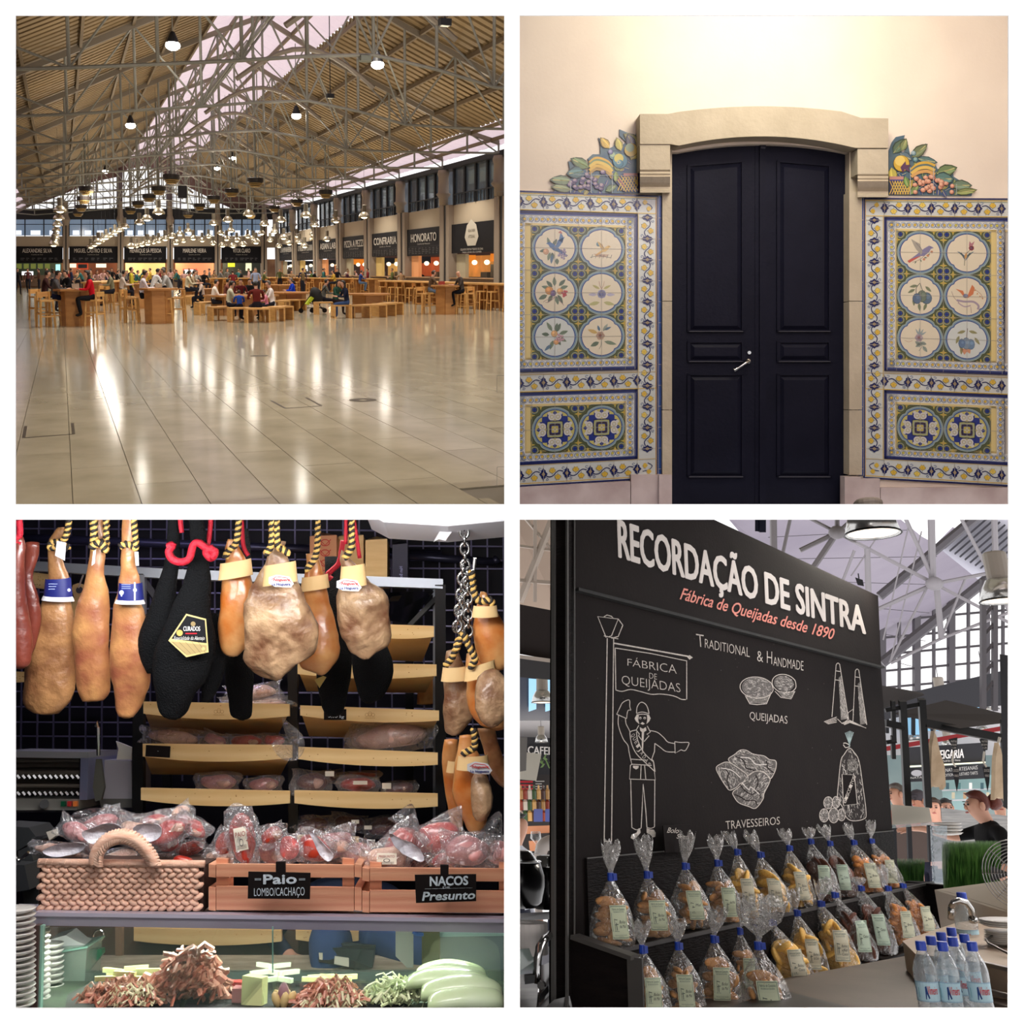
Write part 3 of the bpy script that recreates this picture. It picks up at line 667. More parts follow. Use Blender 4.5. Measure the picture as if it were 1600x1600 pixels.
        y=457; branch(A,y-4,8,1,LF,16); blob(A-9,y-3,6,(206,150,96)); blob(A-3,y+1,4.6,(120,104,140)); blob(A+8,y-2,4.6,(206,160,110)); grapes(A+15,y+1,7,(180,84,90),4.5); [stem([(A+2,y+6),(A-6-k*4,y+12+k%2*3),(A-12-k*3,y+15)],(160,130,130)) for k in range(3)]; stem([(A+3,y+6),(A+9,y+14),(A+14,y+20)],(150,120,130)); p.leaf(A-12,y+4,15,7,2.7,LF,18)
        flower(B_,y+2,6.5,(160,162,196),(120,126,170),8); [p.leaf(B_+sg*3,y-6,13,4,-pi/2+sg*1.1,(182,176,120),18) for sg in(-1,1)]; [p.leaf(B_+sg*3,y+15,18,6,pi/2-sg*1.35,(182,180,130),18) for sg in(-1,1)]; [stem([(B_,y-6),(B_+k*3,y-12),(B_+k*4,y-18)],(170,130,120)) for k in(-1,0,1)]; [p.leaf(B_+sg*7,y+3,14,5,0 if sg>0 else pi,(180,176,196),16) for sg in(-1,1)]
        y=525.5; branch(A,y-2,7,1,LF,15,.4); blob(A-1,y-5,4.8,(212,170,120)); blob(A+2,y+8,4,(212,160,110)); grapes(A+8,y+2,10,(186,150,160),6); p.leaf(A+1,y-8,14,6,-pi/2+.2,LF,17); p.leaf(A-6,y+12,14,5,2.4,LB,17)
        flower(B_-2,y-1,6.5,(190,160,140),(140,90,80)); p.leaf(B_-6,y-5,17,6,3.5,(200,170,110),18); p.leaf(B_+2,y-8,14,5,-1.0,(150,160,150),18); p.leaf(B_+4,y-10,12,4,-.4,LB,18); p.leaf(B_-4,y+9,15,7,2.7,LF,18); p.leaf(B_+4,y+8,20,6,.25,LF2,18); stem([(B_,y+4),(B_-1,y+14),(B_-4,y+20)]); p.leaf(B_-3,y-8,10,4,-1.9,LB,18)
    else:
        # u is mirrored: larger u = nearer the door
        y=388; bird(B_-2,y-2,1.15,(132,128,164),(166,160,150),(196,96,84),-1); stem([(B_+12,y+16),(B_,y+11),(B_-14,y-2)],(150,120,120)); [flower(B_-6-k*6,y+11-k*6,2,(196,130,120)) for k in range(3)]; [p.leaf(B_+6-k*6,y+14-k*3,5,2,1+k,LF,18) for k in range(4)]
        stem([(A+4,y+20),(A+2,y+4),(A-6,y-6)],(130,130,110),1); flower(A-7,y-8,4,(150,80,90),(110,90,120),7); p.poly([(A-9,y-11),(A-12,y-19),(A-7,y-15),(A-4,y-19),(A-3,y-11)],(176,120,130),20); [p.leaf(A+2,y+12-k*3,16,2.4,-pi/2+sg*(.5+k*.25),(140,150,110) if k%2 else LB,17) for k in range(3) for sg in(-1,1)]; p.leaf(A+3,y+10,12,4,-1.8,(196,150,96),18)
        y=457; blob(B_-10,y+4,8,(96,116,136),18,9); blob(B_-3,y+1,7,(112,124,110),19,9); blob(B_+5,y+5,6.6,(92,112,140),20,8); stem([(B_,y-20),(B_-3,y-10),(B_-8,y-2)],(90,96,90),1); stem([(B_,y-20),(B_+6,y-12),(B_+6,y-2)],(90,96,90),1); [p.leaf(B_+q[0],y+q[1],13,5,q[2],(130,138,110),17,(90,100,90)) for q in((4,-16,.2),(8,-10,.5),(-8,-15,2.4),(10,4,1.6),(2,12,1.7),(-10,12,1.2))]
        p.poly([(A+18,y-12),(A+6,y-9),(A+2,y+2),(A-2,y-4),(A-8,y-19),(A-12,y-14),(A-10,y-4),(A-2,y+2),(A+4,y+2),(A+10,y-6)],(206,124,84),20); blob(A+2,y-1,4,(120,124,150),21,3); p.curve([(A+16,y+6),(A+4,y+8),(A-10,y+8),(A-18,y+14),(A-17,y+20)],3.2,(164,150,166),18); p.curve([(A+14,y+10),(A+4,y+16),(A-6,y+14)],2,(176,160,170),18); stem([(A-6,y+16),(A-7,y+26)],(150,120,120)); stem([(A+24,y-8),(A+20,y+2),(A+12,y+10)],(150,130,120)); stem([(A-12,y-12),(A-22,y-4),(A-25,y+4)],(170,130,110)); [p.leaf(A-14-k*3,y-10+k*4,3,2,k,(196,140,90),18) for k in range(4)]
        y=525.5; flower(B_+2,y-1,6,(176,160,170),(150,104,110)); [p.leaf(B_+1,y-4,13,3,-pi/2+k*.5,(150,164,166),17) for k in(-2,-1,0,1)]; stem([(B_+1,y+4),(B_-3,y+12),(B_+2,y+20)],(120,130,130)); [p.leaf(B_+q[0],y+q[1],12,6,q[2],(150,160,150),18,(100,110,110)) for q in((-3,8,.5),(-4,12,2.2),(8,5,2.6),(-10,9,-.2))]; stem([(B_+24,y+4),(B_+18,y+6),(B_+12,y+4)],(190,150,130))
        blob(A-6,y+7,6,(110,136,164),18,8); blob(A+1,y+6,6,(122,144,166),19,9); blob(A+8,y+6,5,(100,124,156),20,7); stem([(A-1,y-18),(A,y-8),(A,y)],(130,110,100),1.2); [p.leaf(A+q[0],y+q[1],14,5,q[2],(150,150,110),17,(120,110,80)) for q in((2,-14,.3),(-3,-14,2.9),(12,-6,1.2),(-12,-4,2.2),(8,10,1.5))]; p.poly([(A-6,y+15),(A+10,y+14),(A+4,y+24),(A,y+19),(A-5,y+22)],(206,150,120),18); p.leaf(A+12,y+6,14,5,2,(150,150,110),18)
    # vine borders
    def vine(x,y,hor,fl=1,only=False):
        """one repeat starting at a diamond centred x,y"""
        Tm=(lambda a,b:(x+a,y+b*fl)) if hor else (lambda a,b:(x+b*fl,y+a*.93))
        for k,(r1,r2,c,l) in enumerate(((7.4,5.6,NAVY,12),(5.2,3.9,(30,26,60),13),(4.0,3.1,(200,176,120),14),(2.6,2.1,(92,60,44),15),(1.2,1,(200,190,170),16))):
            if k==0: p.poly([Tm(a,b) for a,b in((0,-10),(1.6,-7),(3.4,-6),(3.6,-3.6),(6.8,0),(3.6,3.6),(3.4,6),(1.6,7),(0,10),(-1.6,7),(-3.4,6),(-3.6,3.6),(-6.8,0),(-3.6,-3.6),(-3.4,-6),(-1.6,-7))],c,l)
            else: p.poly([Tm(0,-r1*.86),Tm(r2*.86,0),Tm(0,r1*.86),Tm(-r2*.86,0)],c,l)
        if only: return
        p.curve([Tm(4,2.5),Tm(9,4.5),Tm(15,3),Tm(20,-2),Tm(25,-4.6),Tm(31,-3)],1.5,NAVY,10)
        p.curve([Tm(4,5),Tm(8,8),Tm(6,10),Tm(4.4,8.6),Tm(6,7.4)],.7,(70,90,140),10); p.curve([Tm(33,-5),Tm(29,-8),Tm(31,-10),Tm(33,-8.6)],.7,(70,90,140),10)
        for (fx_,fy_,s) in((14,-5.2,1),(22.5,5.4,-1)):
            q=[(0,4.4*s),(2.6,3*s),(4.6,1.5*s),(4.4,-1*s),(2.8,-1.6*s),(2.2,-4.2*s),(0,-3*s),(-2.2,-4.2*s),(-2.8,-1.6*s),(-4.4,-1*s),(-4.6,1.5*s),(-2.6,3*s)]
            p.poly([Tm(fx_+a*1.12,fy_+b*1.12) for a,b in q],(84,92,90),11); p.poly([Tm(fx_+a,fy_+b) for a,b in q],YEL if R.random()>.2 else (222,196,96),12); p.line([Tm(fx_,fy_+2*s),Tm(fx_,fy_-2*s)],.5,OCH,13); p.line([Tm(fx_,fy_+4*s),Tm(fx_,fy_+7*s)],.6,(90,110,90),10)
    for yc in(317.5,596,737):
        xx=995.5
        while xx>U0+4:
            vine(xx,yc,True,1,xx>995)
            xx-=36.6
    yy=337
    while yy<716: vine(1011.5,yy,False,1,yy>690); yy+=33.5
    for yc,s in((317.5,-1),(737,1)):
        p.curve([(1004,yc+4*s),(1014,yc+2*s),(1019,yc-4*s),(1012,yc-9*s)],1.1,NAVY,10)
        for q in((1008,yc-5),(1014,yc+5)): p.leaf(q[0]-4,q[1],8,8,0,YEL,12)
    # grout joints stay pale over the glaze
    jl=set()
    for (x0,y0,x1,y1,k) in tiles:
        if x1<U0: continue
        for s_ in(((x0,y0),(x0,y1)),((x0,y0),(x1,y0)),((x1,y0),(x1,y1))): jl.add(s_)
    for a,c in jl: p.line([a,c],.55,(186,182,174) if (a[0]>977 or a[1]>700) else (158,156,150),30)
    p.build('glaze_painting',PM_GLAZE,T,label='blue, yellow and cream painted pattern with round medallions')
    return T
panel('L','tall blue and yellow tile panel left of the door, two rosettes at the bottom')
panel('R','tall blue and yellow tile panel right of the door, long-tailed bird in top medallion')
# ---- fruit basket toppers
def topper(side,label):
    T=thing('tile_crest',label,'tile crest',W(960 if side=='L' else 1430,302))
    sx=(lambda x:x) if side=='L' else (lambda x:x)
    p=Paint(lambda x,y:W(x,y,.0125),.00006)
    # cut-out silhouette body
    out=[(866,299),(868,288),(880,279),(893,279),(890,262),(888,252),(902,255),(912,262),(918,270),(922,254),(918,248),(926,241),(938,241),(938,228),(935,215),(945,222),(952,232),(958,229),(964,218),(968,230),(978,222),(968,212),(968,202),(982,208),(990,216),(995,206),(999,205),(999,302),(866,302)] if side=='L' else \
        [(1389,305),(1389,235),(1394,222),(1400,214),(1414,211),(1410,222),(1403,232),(1412,240),(1419,226),(1422,242),(1430,238),(1447,224),(1446,236),(1436,242),(1452,248),(1462,258),(1465,264),(1476,262),(1489,264),(1490,276),(1500,282),(1514,290),(1512,296),(1520,300),(1518,306)]
    b=MB(); b.prism([W(x,y,.012) for x,y in out],(0,.012,0)); obj('tile_body',b,mat('crest_tile',(96,118,124),.25,var=(70,96,120),vs=8),T)
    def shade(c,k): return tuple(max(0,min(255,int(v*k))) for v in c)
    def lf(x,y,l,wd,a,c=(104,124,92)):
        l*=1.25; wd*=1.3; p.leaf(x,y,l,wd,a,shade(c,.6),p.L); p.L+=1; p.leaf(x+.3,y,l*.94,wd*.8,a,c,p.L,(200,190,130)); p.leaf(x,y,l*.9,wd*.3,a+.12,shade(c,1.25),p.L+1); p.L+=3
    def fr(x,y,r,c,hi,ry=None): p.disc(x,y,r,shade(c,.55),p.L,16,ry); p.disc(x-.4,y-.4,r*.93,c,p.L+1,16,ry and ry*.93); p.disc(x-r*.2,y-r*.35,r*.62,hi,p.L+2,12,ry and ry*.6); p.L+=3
    for k in range(46):
        x=R.uniform(880,994) if side=='L' else R.uniform(1392,1506); f=(x-870)/126 if side=='L' else (1514-x)/124; y=300-R.uniform(.05,.8)*f*78; p.leaf(x,y,R.uniform(9,15),R.uniform(5,8),R.uniform(0,6.28),R.choice([(84,108,92),(60,90,120),(120,136,90),(70,80,130),(150,140,80)]),p.L,(190,186,130)); p.L+=2
    if side=='L':
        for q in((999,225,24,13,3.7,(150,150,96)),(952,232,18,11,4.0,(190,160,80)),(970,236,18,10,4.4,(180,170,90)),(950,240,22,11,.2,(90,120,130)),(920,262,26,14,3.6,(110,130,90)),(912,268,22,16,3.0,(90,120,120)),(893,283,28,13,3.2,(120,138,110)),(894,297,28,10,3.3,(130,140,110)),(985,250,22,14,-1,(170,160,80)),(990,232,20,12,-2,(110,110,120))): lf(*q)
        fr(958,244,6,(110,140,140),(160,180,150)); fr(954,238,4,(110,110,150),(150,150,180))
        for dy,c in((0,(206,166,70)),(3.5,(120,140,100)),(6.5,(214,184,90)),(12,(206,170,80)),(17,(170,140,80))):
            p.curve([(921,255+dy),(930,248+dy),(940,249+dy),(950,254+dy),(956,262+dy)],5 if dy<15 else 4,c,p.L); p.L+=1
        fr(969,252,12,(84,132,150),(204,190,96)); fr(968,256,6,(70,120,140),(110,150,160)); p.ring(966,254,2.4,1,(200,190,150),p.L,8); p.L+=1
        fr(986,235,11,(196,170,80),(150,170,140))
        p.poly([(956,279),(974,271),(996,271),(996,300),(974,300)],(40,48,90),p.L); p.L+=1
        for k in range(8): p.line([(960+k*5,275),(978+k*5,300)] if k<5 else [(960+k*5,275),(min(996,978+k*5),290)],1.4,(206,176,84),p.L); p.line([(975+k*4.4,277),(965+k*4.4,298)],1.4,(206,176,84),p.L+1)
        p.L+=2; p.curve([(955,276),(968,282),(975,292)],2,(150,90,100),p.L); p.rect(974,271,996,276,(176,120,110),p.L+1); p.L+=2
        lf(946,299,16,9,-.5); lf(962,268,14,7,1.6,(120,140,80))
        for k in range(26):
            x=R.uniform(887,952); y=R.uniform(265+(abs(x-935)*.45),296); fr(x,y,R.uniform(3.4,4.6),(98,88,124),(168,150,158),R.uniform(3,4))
        p.rect(996.5,218,999,302,(60,44,90),p.L)
    else:
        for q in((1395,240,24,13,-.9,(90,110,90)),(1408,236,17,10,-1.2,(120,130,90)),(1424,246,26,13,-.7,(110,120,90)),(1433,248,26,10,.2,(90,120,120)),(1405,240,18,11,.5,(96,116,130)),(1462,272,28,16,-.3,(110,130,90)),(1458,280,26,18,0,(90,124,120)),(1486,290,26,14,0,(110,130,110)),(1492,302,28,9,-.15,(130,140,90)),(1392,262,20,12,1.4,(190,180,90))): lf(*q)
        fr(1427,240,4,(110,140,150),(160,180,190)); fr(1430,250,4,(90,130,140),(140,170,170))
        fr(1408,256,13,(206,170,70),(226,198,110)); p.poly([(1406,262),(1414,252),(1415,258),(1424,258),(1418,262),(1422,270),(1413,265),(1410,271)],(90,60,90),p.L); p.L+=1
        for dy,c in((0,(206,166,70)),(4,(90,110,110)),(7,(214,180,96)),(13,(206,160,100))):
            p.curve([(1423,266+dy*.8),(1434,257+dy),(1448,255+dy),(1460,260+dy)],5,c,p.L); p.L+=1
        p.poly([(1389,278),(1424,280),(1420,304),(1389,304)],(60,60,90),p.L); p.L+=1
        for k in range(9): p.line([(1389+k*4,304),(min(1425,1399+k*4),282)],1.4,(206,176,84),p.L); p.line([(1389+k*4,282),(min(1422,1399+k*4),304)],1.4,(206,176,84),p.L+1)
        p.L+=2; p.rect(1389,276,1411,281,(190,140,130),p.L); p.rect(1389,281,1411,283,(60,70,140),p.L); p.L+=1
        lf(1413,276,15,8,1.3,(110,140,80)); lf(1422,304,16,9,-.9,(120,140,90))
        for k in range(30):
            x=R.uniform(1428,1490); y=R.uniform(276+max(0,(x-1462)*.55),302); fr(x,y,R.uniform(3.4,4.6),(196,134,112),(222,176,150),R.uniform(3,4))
    for x in((891,923.5,956) if side=='L' else (1421,1457,1493)):
        if side=='L': p.line([(x,270 if x>900 else 282),(x,302)],.8,(176,184,190),p.L+2)
        else: p.line([(x,262 if x<1470 else 288),(x,305)],.8,(176,184,190),p.L+2)
    if side=='L': p.line([(895,274),(996,275)],.6,(170,180,186),p.L+2)
    p.build('glaze_painting',PM_GLAZE,T,label='painted leaves, grapes and fruit spilling from a basket')
topper('L','cut-out azulejo crest of a fruit basket with purple grapes, left of the door lintel')
topper('R','cut-out azulejo crest of a fruit basket with pink grapes, right of the door lintel')
# ================================================================ BISCUIT STALL (frame 4: x along the board, y away behind it, z up, origin at the lens)
frame(FR4)
YB=2.006
def Q(px,py,t=0): return hit(px,py,1,YB-t)
def D(px,py,d): return dep(px,py,d)
blk=mat('black_painted_board',(26,21,21),.8,var=(30,25,24),vs=4,bump=.05,bs=60,spec=.08)
blkw=mat('black_stained_wood',(20,17,17),.6,var=(27,22,21),vs=6,bump=.3,bs=30,spec=.05,stretch=(1,1,6))
edge=mat('worn_grey_edge',(84,82,80),.7)
BD=thing('menu_board','tall black kiosk board with a white-lettered header and chalk drawings of pastries','menu board',Q(890,1576))
b=MB(); b.prism([Q(x,y) for x,y in((886,800),(1090,800),(1372,931),(1376,1039),(1396,1320),(1410,1420),(885,1600))],(0,.05,0)); obj('chalk_board',b,blk,BD)
b=MB(); b.prism([Q(x,y,.03) for x,y in((899,790),(1040,790),(1372,931),(1377,1041),(899,919))],(0,.03,0)); obj('header_panel',b,blk,BD)
b=MB(); b.prism([Q(x,y,.025) for x,y in((885,800),(898,800),(898,1600),(888,1600))],(0,.07,0)); obj('edge_strip',b,blkw,BD)
b=MB(); b.bar(Q(886,800,.027),Q(886,1600,.027),.008); b.bar(Q(897.5,800,.03),Q(897.5,1460,.03),.004); obj('worn_edge',b,edge,BD)
b=MB(); b.prism([Q(x,y,-.03) for x,y in((866,790),(884,790),(886,1600),(866,1570))],(0,.012,0)); obj('side_post',b,mat('black_metal',(16,16,17),.4,spec=.3),BD)
b=MB(); b.bar(Q(865,790,-.02),Q(865,1570,-.02),.012); obj('post_edge',b,edge,BD)
b=MB(); b.bar(Q(899,921,.02),Q(1378,1043,.02),.03,.012); obj('shadow_strip',b,mat('shadow_black',(8,8,8),.8),BD)  # black bar under the header, shade put into its colour
CW=(206,198,190); CG=(150,145,142); CD=(96,92,90)
h=Paint(lambda x,y:Q(x,y,.0308),.0004)
h.text('RECORDAÇÃO DE SINTRA',[(965,812),(1350,950),(1352,990),(967,870)],(214,206,200),bold=.045)
h.text('Fábrica de Queijadas desde 1890',[(1064,918),(1304,983),(1303,1000),(1062,936)],(226,136,120),bold=.022,shear=.35)
h.build('header_lettering',PM_PRINT,BD,label='white capitals RECORDAÇÃO DE SINTRA over a salmon script line')
c=Paint(lambda x,y:Q(x,y,.0006),.0002)
for tx,q,bo in(('T',[(1087,990),(1099,992),(1100,1012),(1089,1010)],-.012),('RADITIONAL',[(1101,998),(1171,1012),(1171,1027),(1101,1012)],-.012),('&',[(1182,1016),(1191,1018),(1192,1035),(1183,1033)],-.012),('H',[(1198,1017),(1206,1018),(1206,1038),(1198,1036)],-.012),('ANDMADE',[(1208,1026),(1255,1033),(1255,1048),(1208,1040)],-.012),
    ('FÁBRICA',[(980,1029),(1056,1039),(1057,1053),(980,1040)],-.014),('DE',[(1014,1051),(1026,1053),(1026,1062),(1014,1060)],-.012),('QUEIJADAS',[(971,1055),(1062,1068),(1063,1082),(971,1069)],-.014),
    ('QUEIJADAS',[(1171,1112),(1230,1119),(1230,1131),(1171,1124)],-.008),('TRAVESSEIROS',[(1133,1283),(1218,1276),(1218,1288),(1134,1296)],-.008),):
    c.text(tx,q,CW,6,bo,.3 if tx in('Bolo','Seco') else 0)
def cz(o,s,pts,w=1.2,col=CW,l=3,cl=False): c.line(smooth2([(o[0]+x/s,o[1]+y/s) for x,y in pts],4,cl),w,col,l,False)
def cs(o,s,pts,w=1.3,col=CW,l=3,cl=False): c.line([(o[0]+x/s,o[1]+y/s) for x,y in pts],w,col,l,cl)
def cp(o,s,pts,col=CW,l=4): c.poly([(o[0]+x/s,o[1]+y/s) for x,y in pts],col,l)
O=(812,812); s=2.094
cs(O,s,[(286,388),(276,1050)],1.5); cs(O,s,[(307,388),(300,1052)],1.5); cs(O,s,[(275,1052),(300,1053)],1.4)
cs(O,s,[(255,317),(322,325),(300,380),(282,385)],1.5,cl=True); cs(O,s,[(322,325),(337,345),(322,382),(300,388)],1.5); cs(O,s,[(275,380),(322,390)],1.4)
cs(O,s,[(275,318),(285,312),(300,316),(305,322)],1.4)
cs(O,s,[(308,404),(555,448)],2.2); cp(O,s,[(555,443),(566,451),(555,458),(548,450)])
cs(O,s,[(312,420),(430,438),(546,462),(546,588)],1.4); cs(O,s,[(312,420),(314,556)],1.4)
O=(900,1040); s=5.515
cz(O,s,[(340,210),(395,222),(470,206),(560,225),(645,247),(720,245),(800,253),(860,268),(905,290),(945,293)],1.3)
cz(O,s,[(350,418),(378,360),(400,320),(445,296),(462,305),(462,350),(472,384)]); cs(O,s,[(348,418),(435,457)]); cz(O,s,[(472,384),(450,385),(440,410),(435,457)])
cz(O,s,[(365,430),(362,500),(380,570),(410,640),(445,685),(455,740),(470,810)]); cz(O,s,[(425,450),(430,500),(455,550),(465,575)])
cz(O,s,[(520,410),(525,360),(545,325),(570,316),(600,335),(618,370),(628,415)]); cz(O,s,[(520,412),(570,400),(628,415)]); cz(O,s,[(520,425),(575,418),(630,427)])
cp(O,s,[(520,425),(540,428),(535,470),(545,505),(515,480),(503,455)]); cp(O,s,[(628,425),(642,455),(630,480),(605,505),(612,470),(610,428)])
for x in(552,590): c.disc(900+x/s,1040+452/s,2.0,CW,4,8); c.disc(900+x/s,1040+455/s,1.0,(30,28,28),5,6)
cp(O,s,[(552,500),(570,486),(592,500),(575,510)]); cp(O,s,[(548,530),(575,545),(600,530),(606,560),(585,572),(575,740),(566,740),(565,572),(552,560)])
cs(O,s,[(540,515),(518,555),(545,590),(538,605),(572,650)]); cs(O,s,[(612,520),(640,572),(610,592),(628,605),(585,655)])
cz(O,s,[(518,555),(470,568),(465,600),(480,680),(520,760),(590,830),(680,915)],1.3); cz(O,s,[(520,570),(530,640),(570,730),(620,790),(668,830)],1.3); cs(O,s,[(668,830),(680,915)])
cz(O,s,[(638,560),(700,575),(755,620),(790,658),(850,672)]); cz(O,s,[(678,670),(720,700),(775,740),(850,745)]); cs(O,s,[(850,655),(853,755),(905,725)]); cz(O,s,[(850,655),(900,662),(965,662),(970,680),(945,728),(925,733),(905,725)])
cs(O,s,[(678,670),(675,740),(650,810)]); cs(O,s,[(470,810),(480,850),(650,860)]); cs(O,s,[(474,806),(560,812),(600,812)]); cs(O,s,[(650,805),(665,820),(682,985),(460,978),(468,860),(480,850)])
cs(O,s,[(560,855),(555,978)]); cs(O,s,[(590,862),(600,980)]); cp(O,s,[(488,862),(540,865),(535,885),(515,895),(490,880)])
cs(O,s,[(470,985),(480,1395)]); cz(O,s,[(480,1395),(520,1415),(560,1400)]); cs(O,s,[(560,1400),(570,1200),(577,1020),(600,1250),(610,1395)]); cz(O,s,[(610,1395),(645,1402),(675,1390)]); cs(O,s,[(675,1390),(678,985)])
cp(O,s,[(550,1400),(555,1440),(520,1480),(490,1498),(470,1485),(480,1455),(520,1440),(535,1405)]); cp(O,s,[(607,1400),(640,1412),(670,1415),(685,1440),(682,1475),(660,1480),(635,1455),(607,1440)])
for k,ch in enumerate('QUEIJADAS'):
    t=k/8; x=490+t*135+(1-abs(2*t-1))*-12; y=600+t*240+ (t*t)*12; a=.95-.15*t
    X=900+x/s; Y=1040+y/s; r=2.9; dx,dy=(cos(a)*r,sin(a)*r); ux,uy=(sin(a)*3.0,-cos(a)*3.0)
    c.text(ch,[(X-dx*.7+ux,Y-dy*.7+uy),(X+dx*.7+ux,Y+dy*.7+uy),(X+dx*.7-ux,Y+dy*.7-uy),(X-dx*.7-ux,Y-dy*.7-uy)],CW,6,0)
# pastries in chalk
O=(1100,1020); s=5.333
def inside(poly,x,y):
    r=False;n=len(poly)
    for i in range(n):
        x1,y1=poly[i];x2,y2=poly[i-1]
        if (y1>y)!=(y2>y) and x<(x2-x1)*(y-y1)/(y2-y1)+x1: r=not r
    return r
def hatch(pts,n,base=(116,112,108),a=0,ln=26,lo=90,hi=226,l=5):
    cp(O,s,pts,base,2); xs=[p[0] for p in pts]; ys=[p[1] for p in pts]; k=0;tr=0
    while k<n and tr<n*4:
        tr+=1; x=R.uniform(min(xs),max(xs)); y=R.uniform(min(ys),max(ys))
        if not inside(pts,x,y): continue
        t=a+R.uniform(-.6,.6); g=R.uniform(lo,hi); q=R.uniform(.4,1)*ln; x2,y2=x+q*cos(t),y+q*sin(t)
        if not inside(pts,x2,y2): continue
        k+=1; cs(O,s,[(x,y),((x+x2)/2+R.uniform(-4,4),(y+y2)/2+R.uniform(-4,4)),(x2,y2)],R.uniform(.35,.9),(g,g*.97,g*.94),l)
def eli(cx,cy,rx,ry,n=20,a=0): return [(cx+rx*cos(t)*cos(a)-ry*sin(t)*sin(a),cy+rx*cos(t)*sin(a)+ry*sin(t)*cos(a)) for t in [2*pi*i/n for i in range(n)]]
hatch([(335,350),(555,330),(520,425),(375,420)],60,(120,116,112),0); hatch(eli(440,290,118,78,24,.1),200,(110,106,104),.2); cz(O,s,eli(437,290,138,88,24,.1)[:-1],1.2,cl=True); cz(O,s,eli(440,290,122,80,24,.1)[:-1],.8,CG,cl=True); cs(O,s,[(345,360),(380,425),(440,432),(520,425),(560,330)],1.1)
hatch([(610,320),(755,320),(735,378),(650,370)],50,(120,116,112),0); hatch(eli(665,255,85,65,20,.25),130,(104,100,98),.2); cz(O,s,eli(667,257,102,76,22,.25)[:-1],1.1,cl=True); cs(O,s,[(590,320),(640,372),(725,384),(757,320)],1)
P1=[(205,880),(250,850),(300,812),(350,812),(400,840),(440,850),(500,860),(545,890),(595,900),(600,950),(580,1010),(550,1050),(520,1010),(480,985),(420,990),(370,1020),(340,1000),(270,950),(215,910)]
P2=[(100,960),(140,925),(190,910),(240,930),(300,970),(355,1015),(360,1060),(300,1090),(270,1120),(215,1145),(180,1110),(130,1030)]
P3=[(240,1160),(300,1110),(370,1020),(420,990),(480,990),(545,1040),(540,1090),(500,1170),(490,1220),(430,1295),(370,1280),(290,1250),(250,1200)]
for Pn,a,n in((P1,.5,330),(P2,1.2,230),(P3,-.9,330)): hatch(Pn,n,(104,100,98),a,34,70,236); cz(O,s,Pn,1.2,cl=True)
for q in([(300,1100),(340,1150),(400,1180),(450,1150),(470,1210)],[(250,1180),(300,1200),(350,1230),(420,1230),(440,1270)],[(150,950),(200,1000),(190,1060),(215,1140)],[(260,860),(330,900),(350,960),(420,980)],[(430,1020),(450,1080),(420,1150)],[(520,900),(530,960),(580,1000)]): cz(O,s,q,1.6,(44,38,38),6)
for q in([(320,1090),(370,1140),(390,1120),(460,1180)],[(300,870),(380,880),(430,930),(520,930)],[(140,960),(230,980),(300,1040)]): cz(O,s,q,1.5,(220,214,208),7)
for x0,yt,xb0,xb1,yb,xx in((1115,90,1065,1205,560,1),(1275,140,1240,1355,600,1)):
    hatch([(x0+5,yt+120),(x0+25,yt+100),(xb1-5,yb-10),(x0+25,yb)],190,(128,124,120),1.4,40,130,226); cs(O,s,[(x0-15,yt+10),(xb0,yb-25)],1); cs(O,s,[(x0+15,yt+10),(xb1,yb)],1.2); cz(O,s,[(x0-15,yt+10),(x0,yt-5),(x0+17,yt+10)],1.2); cs(O,s,[(x0-18,yt+60),(x0+20,yt+66)],1.2); cs(O,s,[(x0-22,yt+135),(x0+28,yt+142)],1.2)
for k in range(4): cs(O,s,[(1000+k*10,575+k*6),(1105,535+k*14)],1); cs(O,s,[(1150+k*6,585-k*3+k*8),(1215,563+k*6),(1350-k*4,628-k*2)],1)
cs(O,s,[(1110,550),(1150,590),(1195,560),(1200,500),(1240,470),(1245,520)],1)
for k in range(8): cs(O,s,[(1175+k*10,650+abs(k-4)*4),(1205+k*1.6,750),(1210,790)],.8,(170,190,190))
cz(O,s,[(1160,755),(1180,752),(1215,775),(1180,790),(1160,765)],1.3)
BG=[(1210,795),(1165,850),(1140,900),(1120,1080),(1112,1220),(1150,1280),(1185,1370),(1240,1400),(1330,1385),(1350,1330),(1320,1090),(1290,900),(1250,830)]
hatch(BG,260,(60,56,56),1.4,40,90,220); cz(O,s,BG,1.1,cl=True); cp(O,s,[(1148,1012),(1250,1018),(1275,1260),(1160,1272)],(34,30,30),7); cs(O,s,[(1148,1012),(1250,1018),(1275,1260),(1160,1272)],1.1,cl=True,l=8)
hatch(eli(1240,940,45,55),60,(150,146,140),1.2); 
for k,ch in enumerate('BISCOITOS'):
    X=1100+(1172+k*9.5)/s; Y=1020+(1236-k*25)/s; dx,dy=1.3,-2.2; ux,uy=-2.1,-1.2
    c.text(ch,[(X-dx+ux,Y-dy+uy),(X+dx+ux,Y+dy+uy),(X+dx-ux,Y+dy-uy),(X-dx-ux,Y-dy-uy)],CW,9,0)
for q in((1035,1250,38,50),(1100,1245,32,48),(1000,1355,38,55),(1080,1355,42,62),(1145,1350,32,50)): e=eli(*q,16); hatch(e,60,(112,108,106),1,18); cz(O,s,e[:-1],1,cl=True)
for k in range(60): x=R.uniform(905,1380); y=R.uniform(960,1290); c.disc(x,y,R.uniform(.3,.7),(92,88,86),1,5)
c.build('chalk_drawing',PM_CHALK,BD,label='white chalk lettering, lamppost man, pastries and biscuit bag')
